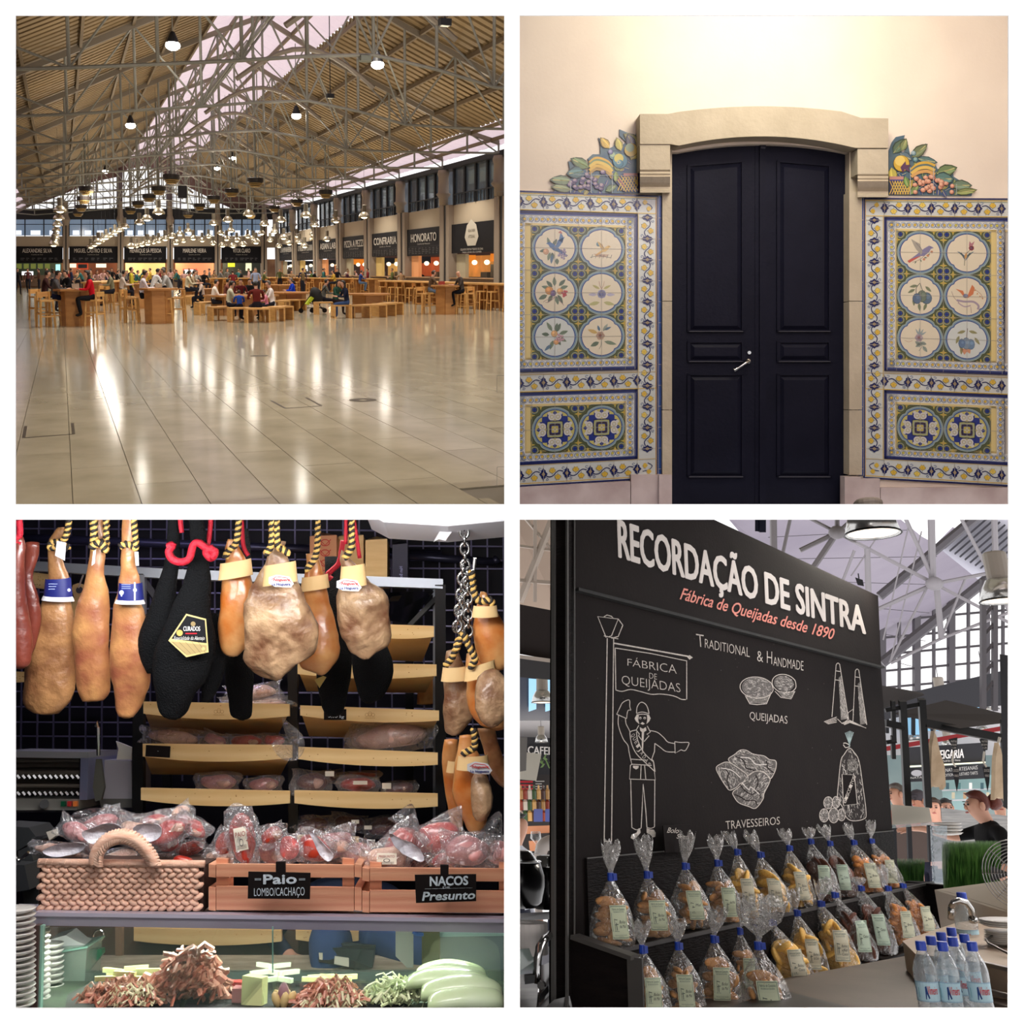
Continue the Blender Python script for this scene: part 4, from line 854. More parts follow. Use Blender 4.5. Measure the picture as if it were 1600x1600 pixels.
b=MB(); b.prism([Q(x,y,.05) for x,y in((1036,1290),(1080,1288),(1086,1330),(1040,1332))],(0,.004,0)); T=tag(obj('price_card',b,blk),'small black card with the chalk words Bolo Seco behind the bags','card')
q=Paint(lambda x,y:Q(x,y,.051),.0003); q.text('Bolo',[(1043,1293),(1061,1294),(1060,1302),(1042,1301)],CW,1,0,.3); q.text('Seco',[(1057,1303),(1076,1304),(1076,1311),(1057,1310)],CW,1,0,.3); q.build('chalk_text',PM_CHALK,T)
# --- two-step display
SH=thing('display_stand','black wooden two-step display stand full of biscuit bags','display stand',Q(920,1480))
b=MB(); b.prism([Q(x,y,.01) for x,y in((917,1341),(1395,1298),(1410,1400),(1400,1500),(925,1600))],(0,.009,0)); obj('back_board',b,blkw,SH)
b=MB(); b.bar(Q(917,1341,.012),Q(1396,1298,.012),.004); obj('worn_edge',b,edge,SH)
zs=-.452; zl=-.70
def P4(x,t,z): return V((x,YB-t,z))
XL,XR2=3.04,6.45
b=MB(); b.bb(P4(XL,.012,zs),P4(XR2,.135,zs-.02)); b.bb(P4(XL,.12,zs-.02),P4(XR2,.135,zl)); obj('upper_step',b,blkw,SH)
b=MB(); b.bar(P4(XL,.135,zs-.004),P4(XR2,.135,zs-.004),.012); obj('step_edge',b,mat('dark_grey_edge',(52,48,47),.6),SH)
b=MB(); b.bb(P4(XL,.13,zl-.0),P4(XR2,.245,zl-.02)); b.bb(P4(XL,.235,zl+.015),P4(XR2,.25,zl-.035)); obj('lower_step',b,blkw,SH)
b=MB(); b.prism([V((XL-.025,p.y,p.z)) for p in[hit(x,y,0,XL) for x,y in((898,1463),(992,1496),(996,1620),(898,1620))]],(.03,0,0)); obj('end_panel',b,blkw,SH)
b=MB(); q=[hit(x,y,0,XL-.03) for x,y in((898,1463),(992,1496))]; b.bar(q[0],q[1],.05,.012); b.bar(q[1],hit(996,1620,0,XL-.03),.008,.05); obj('end_cap',b,mat('charcoal_trim',(66,63,60),.6),SH)
b=MB(); b.prism([hit(x,y,0,6.3) for x,y in((1415,1377),(1479,1384),(1488,1470),(1420,1475))],(.05,0,0)); obj('end_panel',b,blkw,SH)
for x,y in((1394,1520),(1240,1570)):
    b=MB(); p=Q(x,y,.2); b.box(p,(.06,.05,.12)); obj('leg',b,blkw,SH)
# --- biscuits
FILM=film('cellophane',(225,220,215),.08,.12,.62,.9,34); FILM2=film('cellophane_bunched',(226,220,214),.22,.14,.8,1,40)
TIE=mat('blue_tie',(18,52,150),.4,var=(30,70,180),vs=20)
CK={'b':mat('biscuit_tan',(194,136,82),.75,var=(214,160,104),vs=14,bump=.2,bs=60,rnd=.12),'y':mat('biscuit_yellow',(232,176,78),.7,var=(244,200,112),vs=12,bump=.15,bs=60,rnd=.08),'d':mat('biscuit_cocoa',(92,50,38),.7,var=(112,66,48),vs=12,bump=.3,bs=60,rnd=.12),'o':mat('biscuit_orange',(214,130,62),.65,var=(232,160,88),vs=12,bump=.2,bs=60,rnd=.1)}
PAPER={'b':(206,214,184),'y':(216,210,186),'d':(188,204,184),'o':(206,206,180)}
ckm={}
for k,(r,fl) in {'b':(.30,.30),'y':(.36,.34),'d':(.36,.22),'o':(.24,.55)}.items():
    for q in range(2):
        mb=MB(); mb.ell((0,0,0),(r,r*(.92 if q else 1),r*fl),12,6); mb.jit(.02,3,q*3)
        if k=='b' and q: mb.v=[(x*1.25,y*.6,z*1.1) for x,y,z in mb.v]
        ckm[k+str(q)]=mb.mesh('biscuit',True); ckm[k+str(q)].materials.append(CK[k])
def bag(i,tie,base,hw,top,kind,t,label,words,grp,tw=None):
    bp=Q(*base,t); tp=Q(*tie,t); Hh=tp.z-bp.z; dcam=(FCAM.inverted()@(FRC[0]@bp)).y; w=hw*dcam/F
    face=math.atan2(-bp.x,bp.y)*.8+R.uniform(-.12,.12)
    # lateral shift of the tie as seen by the lens
    lat=V((cos(face),sin(face),0)); sh=(tie[0]-base[0])*dcam/F
    T=thing('biscuit_bag',label,'biscuit bag',bp,face,grp)
    rs=random.Random(i*7+3); n=28
    def ringat(z,r,fl=.62,cx=0,wr=.0):
        return [V((cx+r*cos(a)*(1+wr*rs.uniform(-1,1)),r*fl*sin(a)*(1+wr*rs.uniform(-1,1)),z)) for a in [2*pi*k/n for k in range(n)]]
    prof=[(0,.78),(.03,.93),(.12,1.02),(.28,1.0),(.45,.93),(.6,.76),(.74,.52),(.86,.3),(.95,.14),(1,.085)]
    mb=MB(); mb.loft([ringat(Hh*z,w*r,.62,sh*z**1.5,.02+.09*z) for z,r in prof],True); obj('cellophane',mb,FILM,T,True,local=True)
    tl=math.hypot(top[0]-tie[0],top[1]-tie[1])*dcam/F; dx=(top[0]-tie[0])*dcam/F; tw=tw or .42
    tr=[(0,.085),(.2,.12),(.5,tw*.75),(.8,tw),(1,tw*1.08)]
    mb=MB(); mb.loft([[V((sh+dx*z+w*r*cos(a)*(1+.1*rs.uniform(-1,1)),w*r*.35*sin(a)*(1+.5*rs.uniform(-1,1)),Hh+tl*z*(1+(.12*sin(a*5+i) if z>.7 else 0)))) for a in [2*pi*k/n for k in range(n)]] for z,r in tr],False); obj('gathered_top',mb,FILM2,T,True,local=True)
    mb=MB(); mb.cyl((sh,0,Hh-.012),(sh,0,Hh+.012),w*.15,w*.14,10); mb.box((sh+w*.16,-.01,Hh),(w*.16,.006,.02)); obj('tie',mb,TIE,T,local=True)
    cnt={'b':18,'y':16,'d':16,'o':30}[kind]; fill=.62; k=0
    for k in range(cnt):
        fz=(k+.5)/cnt; z=Hh*fill*fz+.012; wid=w*(.62 if fz<.75 else .42); a=rs.uniform(0,1)
        x=wid*(-1 if k%2 else 1)*(.35+.5*a)*(1 if k%3 else .2); y=-w*.25*rs.uniform(.2,1) if k%4 else w*.15
        o=bpy.data.objects.new('biscuit',ckm[kind+str(k%2)]); COL.objects.link(o); o.parent=T
        o.matrix_local=Matrix.Translation((x+sh*(z/Hh)**1.5,y,z))@Matrix.Rotation(rs.uniform(0,6),4,'Z')@Matrix.Rotation(rs.uniform(.2,1.5) if kind!='d' else rs.uniform(.9,1.6),4,'X')@Matrix.Scale(w*(1.4 if kind in'yd' else 1.3),4)
    # paper label on the film
    lw=w*.72; z0=Hh*.16; z1=Hh*.62; off=w*(.02+.1*rs.uniform(-1,1)); tilt=rs.uniform(-.12,.12)
    mt=LOCM[T]
    def fn(u,v):
        x=off+(u-.5)*lw*2*.5*1.05*1.0+ (v-.5)*tilt*w; z=z1+(z0-z1)*v; f=z/Hh
        r=w*(1.0 if f<.3 else 1.0-(f-.3)*.75); yy=-r*.62*math.sqrt(max(.05,1-((x-sh*f**1.5)/max(r,1e-4))**2))-.016-.003*sin(v*9+i)
        return mt@V((x,yy,z))
    p=Paint(fn,.0006,(-.7,-.7,0)); ink=(88,112,104)
    p.rect(0,0,1,1,PAPER[kind],0,8,10)
    for q in((.05,.03,.95,.045),(.05,.955,.95,.97),(.05,.03,.07,.97),(.93,.03,.95,.97)): p.rect(*q,ink,1,4,4)
    p.trect('Fabrica de Queijadas',.12,.08,.88,.15,ink,2); p.trect('RECORDACAO DE SINTRA',.18,.18,.82,.22,ink,2)
    p.line([(.2,.4),(.2,.75)],.02,(70,84,78),2); p.line([(.2,.42),(.38,.44)],.02,(70,84,78),2); p.line([(.3,.52),(.3,.74)],.04,(90,104,96),2); p.line([(.22,.58),(.42,.56)],.02,(90,104,96),2); p.rect(.14,.76,.42,.77,ink,2)
    y=.45
    for wd in words: p.trect(wd,.48,y,.86,y+.09,(58,62,66),3,.0,.3); y+=.13
    p.trect('Fabrica das Verdadeiras Queijadas',.14,.86,.86,.89,ink,2); p.trect('Sintra',.36,.91,.64,.935,ink,2)
    p.build('paper_label',PM_PRINT,T)
    return T
G1='biscuit bags on the upper step'; G2='biscuit bags on the lower step'
BAGS=[((960,1369),(958,1482),36,(963,1319),'b',.09,'leftmost upper-step bag of tan biscuits, label facing front',('Bolas','de Mel'),G1),
((1017,1367),(1027,1467),35,(1015,1313),'b',.09,'second upper-step bag of tan biscuits with a tall shiny gathered top',('Bolas','de Mel'),G1),
((1077,1353),(1083,1450),31,(1086,1306),'b',.09,'third upper-step bag, large tan biscuits standing on edge at its left',('Mel',),G1),
((1129,1348),(1134,1446),30,(1130,1310),'b',.08,'fourth upper-step bag, tan biscuits, brushing the yellow ones',('de Mel',),G1),
((1161,1331),(1168,1438),26,(1150,1305),'y',.08,'upper-step bag of big yellow biscuits, first yellow from the left',('Bolos',),G1),
((1197,1336),(1212,1430),28,(1182,1306),'y',.08,'upper-step bag of yellow biscuits with its gathered top leaning left',('Bolos','Coco'),G1),
((1243,1325),(1252,1420),25,(1239,1299),'y',.08,'upper-step bag of small yellow biscuits beside the cocoa ones',('Bolos','Coco'),G1),
((1278,1315),(1292,1411),24,(1278,1296),'d',.08,'left of the two dark cocoa bags on the upper step',('Cacau',),G1),
((1307,1318),(1320,1403),23,(1301,1293),'d',.08,'right of the two dark cocoa bags on the upper step',('Cacau',),G1),
((1345,1317),(1362,1399),25,(1336,1292),'o',.08,'upper-step bag of small orange biscuits, next to last',('Broas',),G1),
((1372,1315),(1393,1391),22,(1374,1287),'o',.07,'rightmost upper-step bag of orange biscuits by the board edge',('Broas',),G1),
((1010,1483),(1017,1592),34,(1011,1444),'b',.2,'leftmost lower-step bag beside the black end panel',('Bolas','de Mel'),G2),
((1067,1477),(1072,1588),33,(1070,1440),'b',.2,'second lower-step bag of tan biscuits on edge',('Bolas','de Mel'),G2),
((1124,1466),(1128,1576),34,(1136,1424),'b',.2,'third lower-step bag of tan biscuits, top leaning right',('Bolas','de Mel'),G2),
((1165,1454),(1171,1560),24,(1186,1412),'b',.18,'slim tan bag half hidden by the biggest front bag',('Mel',),G2),
((1215,1445),(1243,1546),34,(1200,1410),'y',.19,'lower-step yellow bag half behind the biggest front bag',('Bolos','Coco'),G2),
((1256,1427),(1270,1528),27,(1253,1394),'y',.2,'lower-step yellow bag in the middle, label upright',('Bolos','de Coco'),G2),
((1295,1414),(1316,1516),30,(1304,1383),'y',.2,'lower-step yellow bag next to the cocoa bags',('Bolos','de','Coco'),G2),
((1316,1402),(1347,1501),28,(1311,1378),'d',.2,'left of the two cocoa bags on the lower step',('Cacau',),G2),
((1359,1389),(1378,1491),26,(1357,1374),'d',.2,'right of the two cocoa bags on the lower step',('Cacau',),G2),
((1399,1389),(1416,1478),25,(1393,1358),'o',.2,'lower-step orange bag, second from the right end',('Broas',),G2),
((1422,1387),(1448,1466),24,(1404,1364),'o',.2,'lower-step orange bag at the right end panel',('Broas',),G2)]
for i,a in enumerate(BAGS): bag(i,*a)
bag(40,(1198,1475),(1202,1612),44,(1212,1408),'b',.36,'biggest tan bag at the front, wide fanned cellophane top, label Broas',('Broas',),None,.95)
# --- water bottles and the worktop
PET=film('bottle_plastic',(196,214,226),.16,.04,.75,.35,26)
capm=mat('blue_cap',(28,62,170),.4); wl=(178,210,222)
def bottle(cx,cy,d,label,grp,s=1.0,z0=None):
    p=D(cx,cy,d); Hh=.235*s; base=p-V((0,0,Hh)); T=thing('water_bottle',label,'bottle',base,0,grp)
    r=.032*s; prof=[(r*.8,0),(r,.008*s)]+[(r*(1-.05*(k%2)),(.012+.01*k)*s) for k in range(7)]+[(r*.96,.085*s),(r*.96,.135*s),(r*1.02,.142*s),(r*1.0,.165*s),(r*.8,.187*s),(r*.5,.205*s),(r*.36,.215*s),(r*.36,.225*s)]
    mb=MB(); mb.lathe(prof,n=20); obj('shell',mb,PET,T,True,local=True)
    mb=MB(); mb.lathe([(r*.44,.214*s),(r*.46,.217*s),(r*.46,.235*s),(r*.42,.238*s)],n=16); obj('cap',mb,capm,T,local=True)
    a0=math.atan2(-base.y,-base.x); mt=LOCM[T]
    def fn(u,v): a=a0+(u-.5)*3.4; return mt@V((r*.985*cos(a),r*.985*sin(a),(.137-.05*v)*s))
    q=Paint(fn,.0003,(-.8,-.5,0)); q.rect(0,0,1,1,wl,0,12,1); q.rect(0,0,1,.06,(150,180,200),1,12,1); q.rect(0,.94,1,1,(150,180,200),1,12,1)
    q.trect('Vimeiro',.50,.2,.78,.62,(206,60,70),2,.01,.2); q.poly([(.44,.25),(.48,.2),(.50,.5),(.54,.8),(.51,.85),(.47,.6),(.45,.9),(.43,.85)],(30,60,120),2); q.rect(.25,.3,.27,.8,(110,170,180),2); q.rect(.1,.3,.16,.7,(120,150,190),2)
    q.build('wrap_label',PM_PRINT,T); return T
for cx,cy,d,l in((1438,1472,3.0,'leftmost front bottle of the cluster of water bottles'),(1472,1473,3.0,'middle front water bottle of the cluster'),(1518,1473,3.0,'rightmost front water bottle of the cluster'),(1454,1464,3.12,'water bottle just behind the leftmost front one'),(1488,1466,3.12,'water bottle just behind the middle front one'),(1506,1461,3.24,'water bottle behind the rightmost front one'),(1470,1458,3.24,'water bottle in the back, second cap from the left'),(1486,1451,3.36,'rearmost water bottle, highest cap of the cluster')):
    bottle(cx,cy,d,l,'water bottles on the worktop')
bottle(1502,1396,4.3,'single larger water bottle standing behind the tap',None,1.35)
wt=mat('worktop_brown_steel',(78,66,58),.5,var=(96,84,74),vs=3,spec=.4)
tan=mat('worktop_tan',(158,138,118),.5,var=(140,120,100),vs=4); cream=mat('cream_laminate',(196,188,174),.5)
steel=mat('brushed_steel',(170,168,166),.3,.9,var=(140,140,140),vs=5,stretch=(1,1,12))
zt=D(1438,1472,3.0).z-.237
def onz(px,py,z): return hit(px,py,2,z)
b=MB(); b.prism([onz(x,y,zt) for x,y in((1000,1640),(1640,1640),(1640,1500),(1500,1478),(1000,1570))],(0,0,-.03)); struct('trim_worktop',b,wt)
b=MB(); b.prism([onz(x,y,zt+.02) for x,y in((1100,1590),(1215,1545),(1400,1592),(1330,1640),(1100,1640))],(0,0,-.015)); tag(obj('black_tray',b,mat('black_plastic',(14,14,15),.4)),'black tray corner at the bottom edge beside the big biscuit bag','tray')
b=MB(); b.prism([onz(x,y,zt+.1) for x,y in((1410,1470),(1500,1440),(1640,1432),(1640,1520),(1545,1506),(1430,1490))],(0,0,-.1)); tag(obj('service_counter',b,[tan]),'tan service counter behind the water bottles','counter')
b=MB(); b.bar(onz(1535,1505,zt+.104),onz(1600,1520,zt+.104),.02,.012); b.bar(onz(1530,1545,zt+.03),onz(1600,1562,zt+.03),.02,.012); tag(obj('counter_rail',b,steel),'bright steel edge rails on the tan counter right of the bottles','rail')
b=MB(); P_=[D(1478,1392,4.9),D(1600,1376,4.6),D(1600,1430,4.5),D(1490,1462,4.8)]; b.prism(P_,(.03,.06,0)); tag(obj('cream_side_panel',b,cream),'cream laminate counter panel below the artificial grass','panel')
b=MB(); b.cyl(D(1486,1436,4.0),D(1486,1418,4.0),.012,n=10); b.tube([D(1486,1418,4.0),D(1490,1410,4),D(1499,1407,4),D(1510,1410,4),D(1517,1420,4),D(1520,1436,4)],.012,10); b.cyl(D(1520,1434,4.0),D(1521,1440,4.0),.017,n=10); tag(obj('tap',b,chrome,smooth=True),'chrome swan-neck tap in front of the larger water bottle','tap')
for k in range(9):
    b=MB(); c0=D(1572,1476-k*3.2-(8 if k>5 else 0),3.9); rr=.075+(.02 if k>5 else 0); b.lathe([(.03,0),(rr*.8,.004),(rr,.012),(rr*.97,.013),(rr*.7,.006),(.02,.004)],c0,20)
    tag(obj('plate',b,mat('white_china',(214,210,204),.2),smooth=True),['lowest','second','third','fourth','fifth','sixth','seventh','eighth','topmost'][k]+' white plate of the stack at the right edge of the counter','plate','white plates stacked on the right counter')
b=MB(); b.tube([D(1541,1468,3.8),D(1552,1461,3.9),D(1576,1466,4)],.004,6); b.tube([D(1541,1468,3.8),D(1545,1474,3.75),D(1580,1492,3.6)],.005,6); tag(obj('wire_rack',b,mat('black_wire',(30,26,24),.4)),'thin black wire rack under the stacked white plates','rack')
# artificial grass
gm=mat('artificial_grass',(44,92,36),.6,var=(130,176,96),vs=45,rnd=.1,stretch=(1,1,.15))
def grass(x0,x1,yt,yb,d,n,label):
    b=MB(); rs=random.Random(int(x0))
    for k in range(n):
        x=rs.uniform(x0,x1); dd=d+rs.uniform(-.12,.12); h0=D(x,yb,dd); h1=D(x+rs.uniform(-5,5),yt+abs(rs.gauss(0,5)),dd+rs.uniform(-.05,.05)); w=V((.007,.004,0)); m_=h0.lerp(h1,.6)+V((rs.uniform(-.01,.01),0,0))
        b.add([h0-w,h0+w,m_-w,m_+w,h1],[(0,1,3,2),(2,3,4)])
    tag(obj('artificial_grass',b,gm,kind='stuff'),label,'grass')
grass(1382,1442,1340,1385,6.2,900,'low clump of green artificial grass beside the black end panel')
grass(1476,1560,1312,1412,5.4,2600,'tall clump of green artificial grass left of the steel fan')
bx=MB(); bx.prism([D(x,y,6.1) for x,y in((1380,1376),(1480,1380),(1480,1400),(1380,1392))],(.02,.1,0)); tag(obj('white_dish',bx,cream),'white ledge between the two clumps of artificial grass','ledge')
bx=MB(); bx.prism([D(x,y,5.9) for x,y in((1458,1290),(1480,1290),(1478,1388),(1462,1386))],(.01,.02,0)); tag(obj('clear_holder',bx,film('acrylic',(180,200,214),.3,.1,.6,.3)),'clear acrylic holder standing before the tall grass','holder')
# fan
T=thing('electric_fan','round steel wire fan at the right edge beside the tall grass','fan',D(1585,1420,4.6)); cn=D(1590,1366,4.6); ax=(V((0,0,0))-cn).normalized()
x_=ax.cross(V((0,0,1))).normalized(); y_=ax.cross(x_)
b=MB()
for k in range(11):
    rr=.017+.0125*k
    for sgn in((1,) if k<10 else (1,-1)): b.tube([cn+ax*(.035*sgn*(1-(rr/.15)**2))+x_*rr*cos(t)+y_*rr*sin(t) for t in [2*pi*i/40 for i in range(41)]],.0022,5)
obj('guard_ring',b,steel,T,True)
b=MB()
for k in range(8): t=2*pi*k/8; b.bar(cn+ax*.037,cn+x_*.145*cos(t)+y_*.145*sin(t),.003)
obj('guard_spoke',b,steel,T)
b=MB(); b.lathe([(.001,.04),(.03,.036),(.032,.0),(.03,-.06)],cn,14,ax); obj('motor',b,steel,T)
for k in range(4):
    t=pi/2*k; b=MB(); b.prism([cn+x_*cos(t)*.02+y_*sin(t)*.02,cn+x_*cos(t-.3)*.11+y_*sin(t-.3)*.11,cn+x_*cos(t+.3)*.12+y_*sin(t+.3)*.12+ax*.01],ax*.003); obj('blade',b,mat('fan_blade',(60,60,62),.4),T)
b=MB(); b.cyl(cn-V((0,0,.14)),cn-V((0,0,.4)),.015); obj('stand',b,steel,T)
# ---------------- left strip: kegs, roll, slicer
def fl(name,pts,d,th,m,label=None,cat=None,group=None,kind=None,parent=None):
    b=MB(); P=[D(x,y,d if not isinstance(d,(list,tuple)) else d[i]) for i,(x,y) in enumerate(pts)]; c_=sum(P,V((0,0,0)))/len(P); b.prism(P,c_.normalized()*th); return obj(name,b,m,parent,label=label,cat=cat,group=group,kind=kind)
kegm=mat('black_keg',(18,18,20),.25,spec=.5)
for x,y,d,l in((858,1390,4.6,'black barrel keg behind the kiosk post, with two white stickers'),(815,1388,4.3,'black barrel keg cut by the left edge')):
    T=thing('keg',l,'keg',D(x,y+28,d)); b=MB(); c0=D(x,y+30,d); b.lathe([(.06,0),(.085,.02),(.1,.08),(.1,.12),(.085,.17),(.07,.175)],c0,20); obj('barrel',b,kegm,T,True)
    b=MB(); b.lathe([(.07,.175),(.072,.18),(.05,.21),(.05,.215),(.03,.22)],c0,18); b.lathe([(.084,.172),(.09,.176),(.084,.18)],c0,18); obj('lid',b,chrome,T,True)
    if x>850:
        for q in((862,1362,5,4),(858,1398,9,4)): fl('sticker',[(q[0],q[1]),(q[0]+q[2],q[1]),(q[0]+q[2],q[1]+q[3]),(q[0],q[1]+q[3])],d-.11,.001,cream,parent=T)
b=MB(); c0=D(824,1490,3.3); b.lathe([(.022,0),(.068,0),(.068,.09),(.022,.09),(.022,0)],c0,24,cap=False); tag(obj('paper_roll',b,mat('tissue_white',(232,226,222),.9)),'big white paper roll at the left edge on the steel machine','paper roll')
fl('shelf_black',[(812-20,1428),(868,1424),(868,1436),(792,1440)],[3.8,4.6,4.5,3.7],.2,mat('black_metal',(16,16,17),.4),'black shelf edge under the kegs','shelf')
T=thing('slicer','steel slicing machine with curved chrome handle, left of the kiosk','machine',D(830,1560,3.0))
b=MB(); b.tube([D(838,1534,3.0),D(840,1500,3.0),D(843,1480,3.02),D(850,1468,3.1),D(868,1454,3.3)],.012,10); obj('handle',b,chrome,T,True,label='curved chrome handle')
fl('guard',[(800,1484),(868,1478),(868,1510),(850,1522),(800,1526)],[3.1,3.5,3.45,3.2,3.0],.02,mat('glass_green',(150,176,170),.15,spec=.6),parent=T)
fl('housing',[(800,1524),(842,1520),(842,1536),(838,1574),(800,1576)],3.0,.12,steel,parent=T)
fl('slot',[(820,1524),(838,1523),(836,1536),(820,1538)],2.99,.004,mat('black_plastic',(14,14,15),.4),parent=T)
b=MB(); b.cyl(D(845,1540,2.98),D(848,1539,3.0),.011,n=12); obj('knob',b,chrome,T)
fl('tray',[(842,1510),(868,1500),(868,1545),(842,1572)],[3.05,3.4,3.35,3.0],.03,mat('dark_brown_steel',(58,42,36),.4),parent=T)
b=MB(); b.bar(D(842,1560,3.02),D(868,1528,3.3),.01,.02); obj('gear_rack',b,mat('black_metal',(16,16,17),.4),T)
fl('steel_bowl',[(850,1576),(866,1562),(890,1556),(900,1600),(840,1600)],3.1,.05,steel,'brushed steel bowl rim at the foot of the kiosk post','bowl')
fl('worktop_steel',[(780,1560),(905,1540),(905,1640),(780,1640)],[3.05,3.5,3.0,2.8],.03,mat('dark_brown_steel',(58,42,36),.4),'dark brown steel worktop under the slicing machine','worktop')
# ---------------- far hall seen past the board
mauve=mat('mauve_roof_panel',(158,150,164),.8,var=(142,134,150),vs=.5); beige=mat('beige_roof_panel',(168,148,132),.8,var=(150,130,116),vs=.6)
wsteel=mat('white_truss_steel',(128,124,128),.5); dsteel=mat('grey_truss_steel',(84,80,86),.5); dark=mat('dark_fascia',(20,20,27),.7); dkb=mat('dark_brown_canopy',(40,30,28),.8); white=mat('white_wall_paint',(206,204,208),.8)
fl('roof_slope',[(1120,790),(1440,790),(1600,900),(1600,905),(1535,912),(1470,963),(1430,995),(1378,1037),(1360,1045),(1300,1000)],[14,16,22,22,24,25,26,27,27,22],.1,mauve,kind='structure')
for k in range(6): 
    y=845+k*34; fl('roof_seam',[(1200+k*22,y-6),(1470-k*6,y-20+k*10),(1470-k*6,y-19+k*10),(1200+k*22,y-5)],13.4,.02,dsteel,'thin seam line %s across the mauve roof'%['topmost','second','third','fourth','fifth','lowest'][k],'seam')
fl('skylight_glazing',[(1408,790),(1520,790),(1500,812),(1462,850),(1440,838),(1408,812)],13.3,.01,mat('skylight_white',(250,250,252),.6,emit=(255,255,255),es=.9),kind='structure')
T=thing('louvre_bank','bank of dark louvres under the roof at top right','louvres',D(1520,860,13))
fl('backing',[(1462,852),(1540,790),(1620,790),(1620,905),(1540,915)],13.2,.02,mat('pale_backing',(206,206,220),.7),parent=T)
for k in range(13):
    b=MB(); x0=1468+k*8; y0=852+k*4.5; b.bar(D(x0,y0,13.1),D(x0+62,y0-54,13.1),.05,.02); obj('slat',b,mat('louvre_dark',(64,64,74),.6),T)
T=thing('roof_truss','white steel roof truss with radiating struts above the kiosk','truss',D(1460,912,12))
def strut(p,q,w,d=12,m=wsteel,par=None,nm='strut',d2=None): b=MB(); b.cyl(D(*p,d),D(*q,d2 or d),w*.68,n=6); return obj(nm,b,m,par or T)
for p,q,w in(((1308,832),(1460,912),.035),((1460,912),(1600,885),.03),((1460,912),(1365,955),.035),((1460,912),(1600,985),.03),((1455,800),(1457,912),.06),((1463,912),(1471,997),.05),((1390,1035),(1455,905),.02),((1408,795),(1458,905),.035),((1392,1036),(1470,998),.025),((1470,998),(1600,948),.025),((1494,795),(1600,1000),.03),((1308,832),(1262,900),.05),((1308,832),(1246,800),.03),((1308,832),(1345,800),.03),((1308,800),(1308,832),.04),((1308,832),(1250,860),.04),((1471,997),(1510,900),.02),((1208,790),(1209,868),.06),((1355,856),(1357,925),.05),((1238,795),(1222,870),.03),((1335,860),(1316,910),.025),((1553,795),(1556,880),.05),((1400,795),(1330,900),.012),((1420,820),(1380,1000),.012),((1440,830),(1392,1030),.012)): strut(p,q,w)
strut((1374,932),(1540,795),.08,12.5,dsteel,nm='rafter'); strut((1378,1036),(1545,903),.09,12.6,dsteel,nm='rafter')
b=MB(); b.ell(D(1460,912,11.9),(.1,.1,.08),10,6); obj('hub',b,wsteel,T,True); b=MB(); b.ell(D(1308,832,11.9),(.1,.1,.08),10,6); obj('hub',b,wsteel,T,True)
# gable window
T=thing('gable_window','huge bright gridded gable window beyond the kiosk','window',D(1480,1090,24))
for k in range(9):
    b=MB(); x=1378+k*27; b.bar(D(x,1120,23.9),D(x,900,23.9),.06 if k%2 else .14); obj('mullion',b,dsteel,T)
for k in range(6): b=MB(); y=965+k*26; b.bar(D(1375,y+6,23.9),D(1620,y-16,23.9),.05); obj('glazing_bar',b,dsteel,T)
T=thing('lattice_column','grey lattice column before the gable window','column',D(1545,1110,11))
for x in(1536,1554): b=MB(); b.bar(D(x,1110,11),D(x,905,11),.05); obj('post',b,dsteel,T)
for k in range(6): b=MB(); y=1085-k*30; b.bar(D(1536,y,11),D(1554,y-22,11),.03); obj('brace',b,dsteel,T)
fl('fascia_dark',[(1372,1094),(1600,1040),(1600,1100),(1460,1110),(1380,1125)],11.5,.1,dark,kind='structure')
fl('wall_dark_right',[(1562,1022),(1620,1030),(1620,1300),(1568,1260)],7,.06,dark,kind='structure')
fl('canopy',[(1372,1070),(1440,1082),(1445,1086),(1378,1108)],[8,9,9,8],.03,dkb,'small dark canopy nearest the kiosk board','canopy')
fl('canopy',[(1395,1115),(1478,1094),(1572,1116),(1568,1130),(1500,1138)],[8.5,9.5,8.6,8.2,7.8],.03,dkb,'large dark brown canopy over the neighbouring stall','canopy')
T=thing('kiosk_frame','black steel frame of the neighbouring stall','frame',D(1445,1300,8))
for p,q,w in(((1410,1095),(1418,1258),.05),((1440,1092),(1450,1260),.05),((1383,1130),(1412,1136),.05),((1383,1110),(1440,1100),.03),((1445,1130),(1572,1155),.06),((1395,1150),(1396,1185),.03),((1570,1125),(1572,1260),.05),((1384,1160),(1400,1158),.03),((1395,1095),(1397,1160),.03)): b=MB(); b.bar(D(*p,8),D(*q,8),w); obj('post',b,mat('black_metal',(16,16,17),.4),T)
fl('wall_upper_far',[(1378,1090),(1600,1085),(1600,1180),(1378,1180)],14,.1,white,kind='structure')
T=thing('far_window','row of blue-lit windows on the far upper wall','window',D(1450,1150,13.9))
for x,y,w_,h_ in((1383,1105,6,40),(1415,1122,24,26),(1445,1126,24,16),(1500,1085,30,24),(1468,1120,24,16)):
    fl('pane',[(x,y),(x+w_,y-2),(x+w_,y+h_),(x,y+h_)],13.85,.02,mat('sky_blue_glass',(140,190,220),.15,emit=(150,200,235),es=.55),parent=T); fl('frame',[(x-2,y-2),(x+w_+2,y-4),(x+w_+2,y-2),(x-2,y)],13.8,.04,dark,parent=T)
    b=MB(); b.bar(D(x+w_/2,y,13.8),D(x+w_/2,y+h_,13.8),.04); obj('mullion',b,dark,T)
b=MB(); b.bar(D(1384,1170,11),D(1600,1132,11),.04,.045); tag(obj('red_pipe',b,mat('red_paint',(160,30,40),.5)),'red pipe running above the far shop sign','pipe')
SG=thing('shop_sign','black sign with white capitals TEIGARIA over a menu strip','sign',D(1480,1190,12))
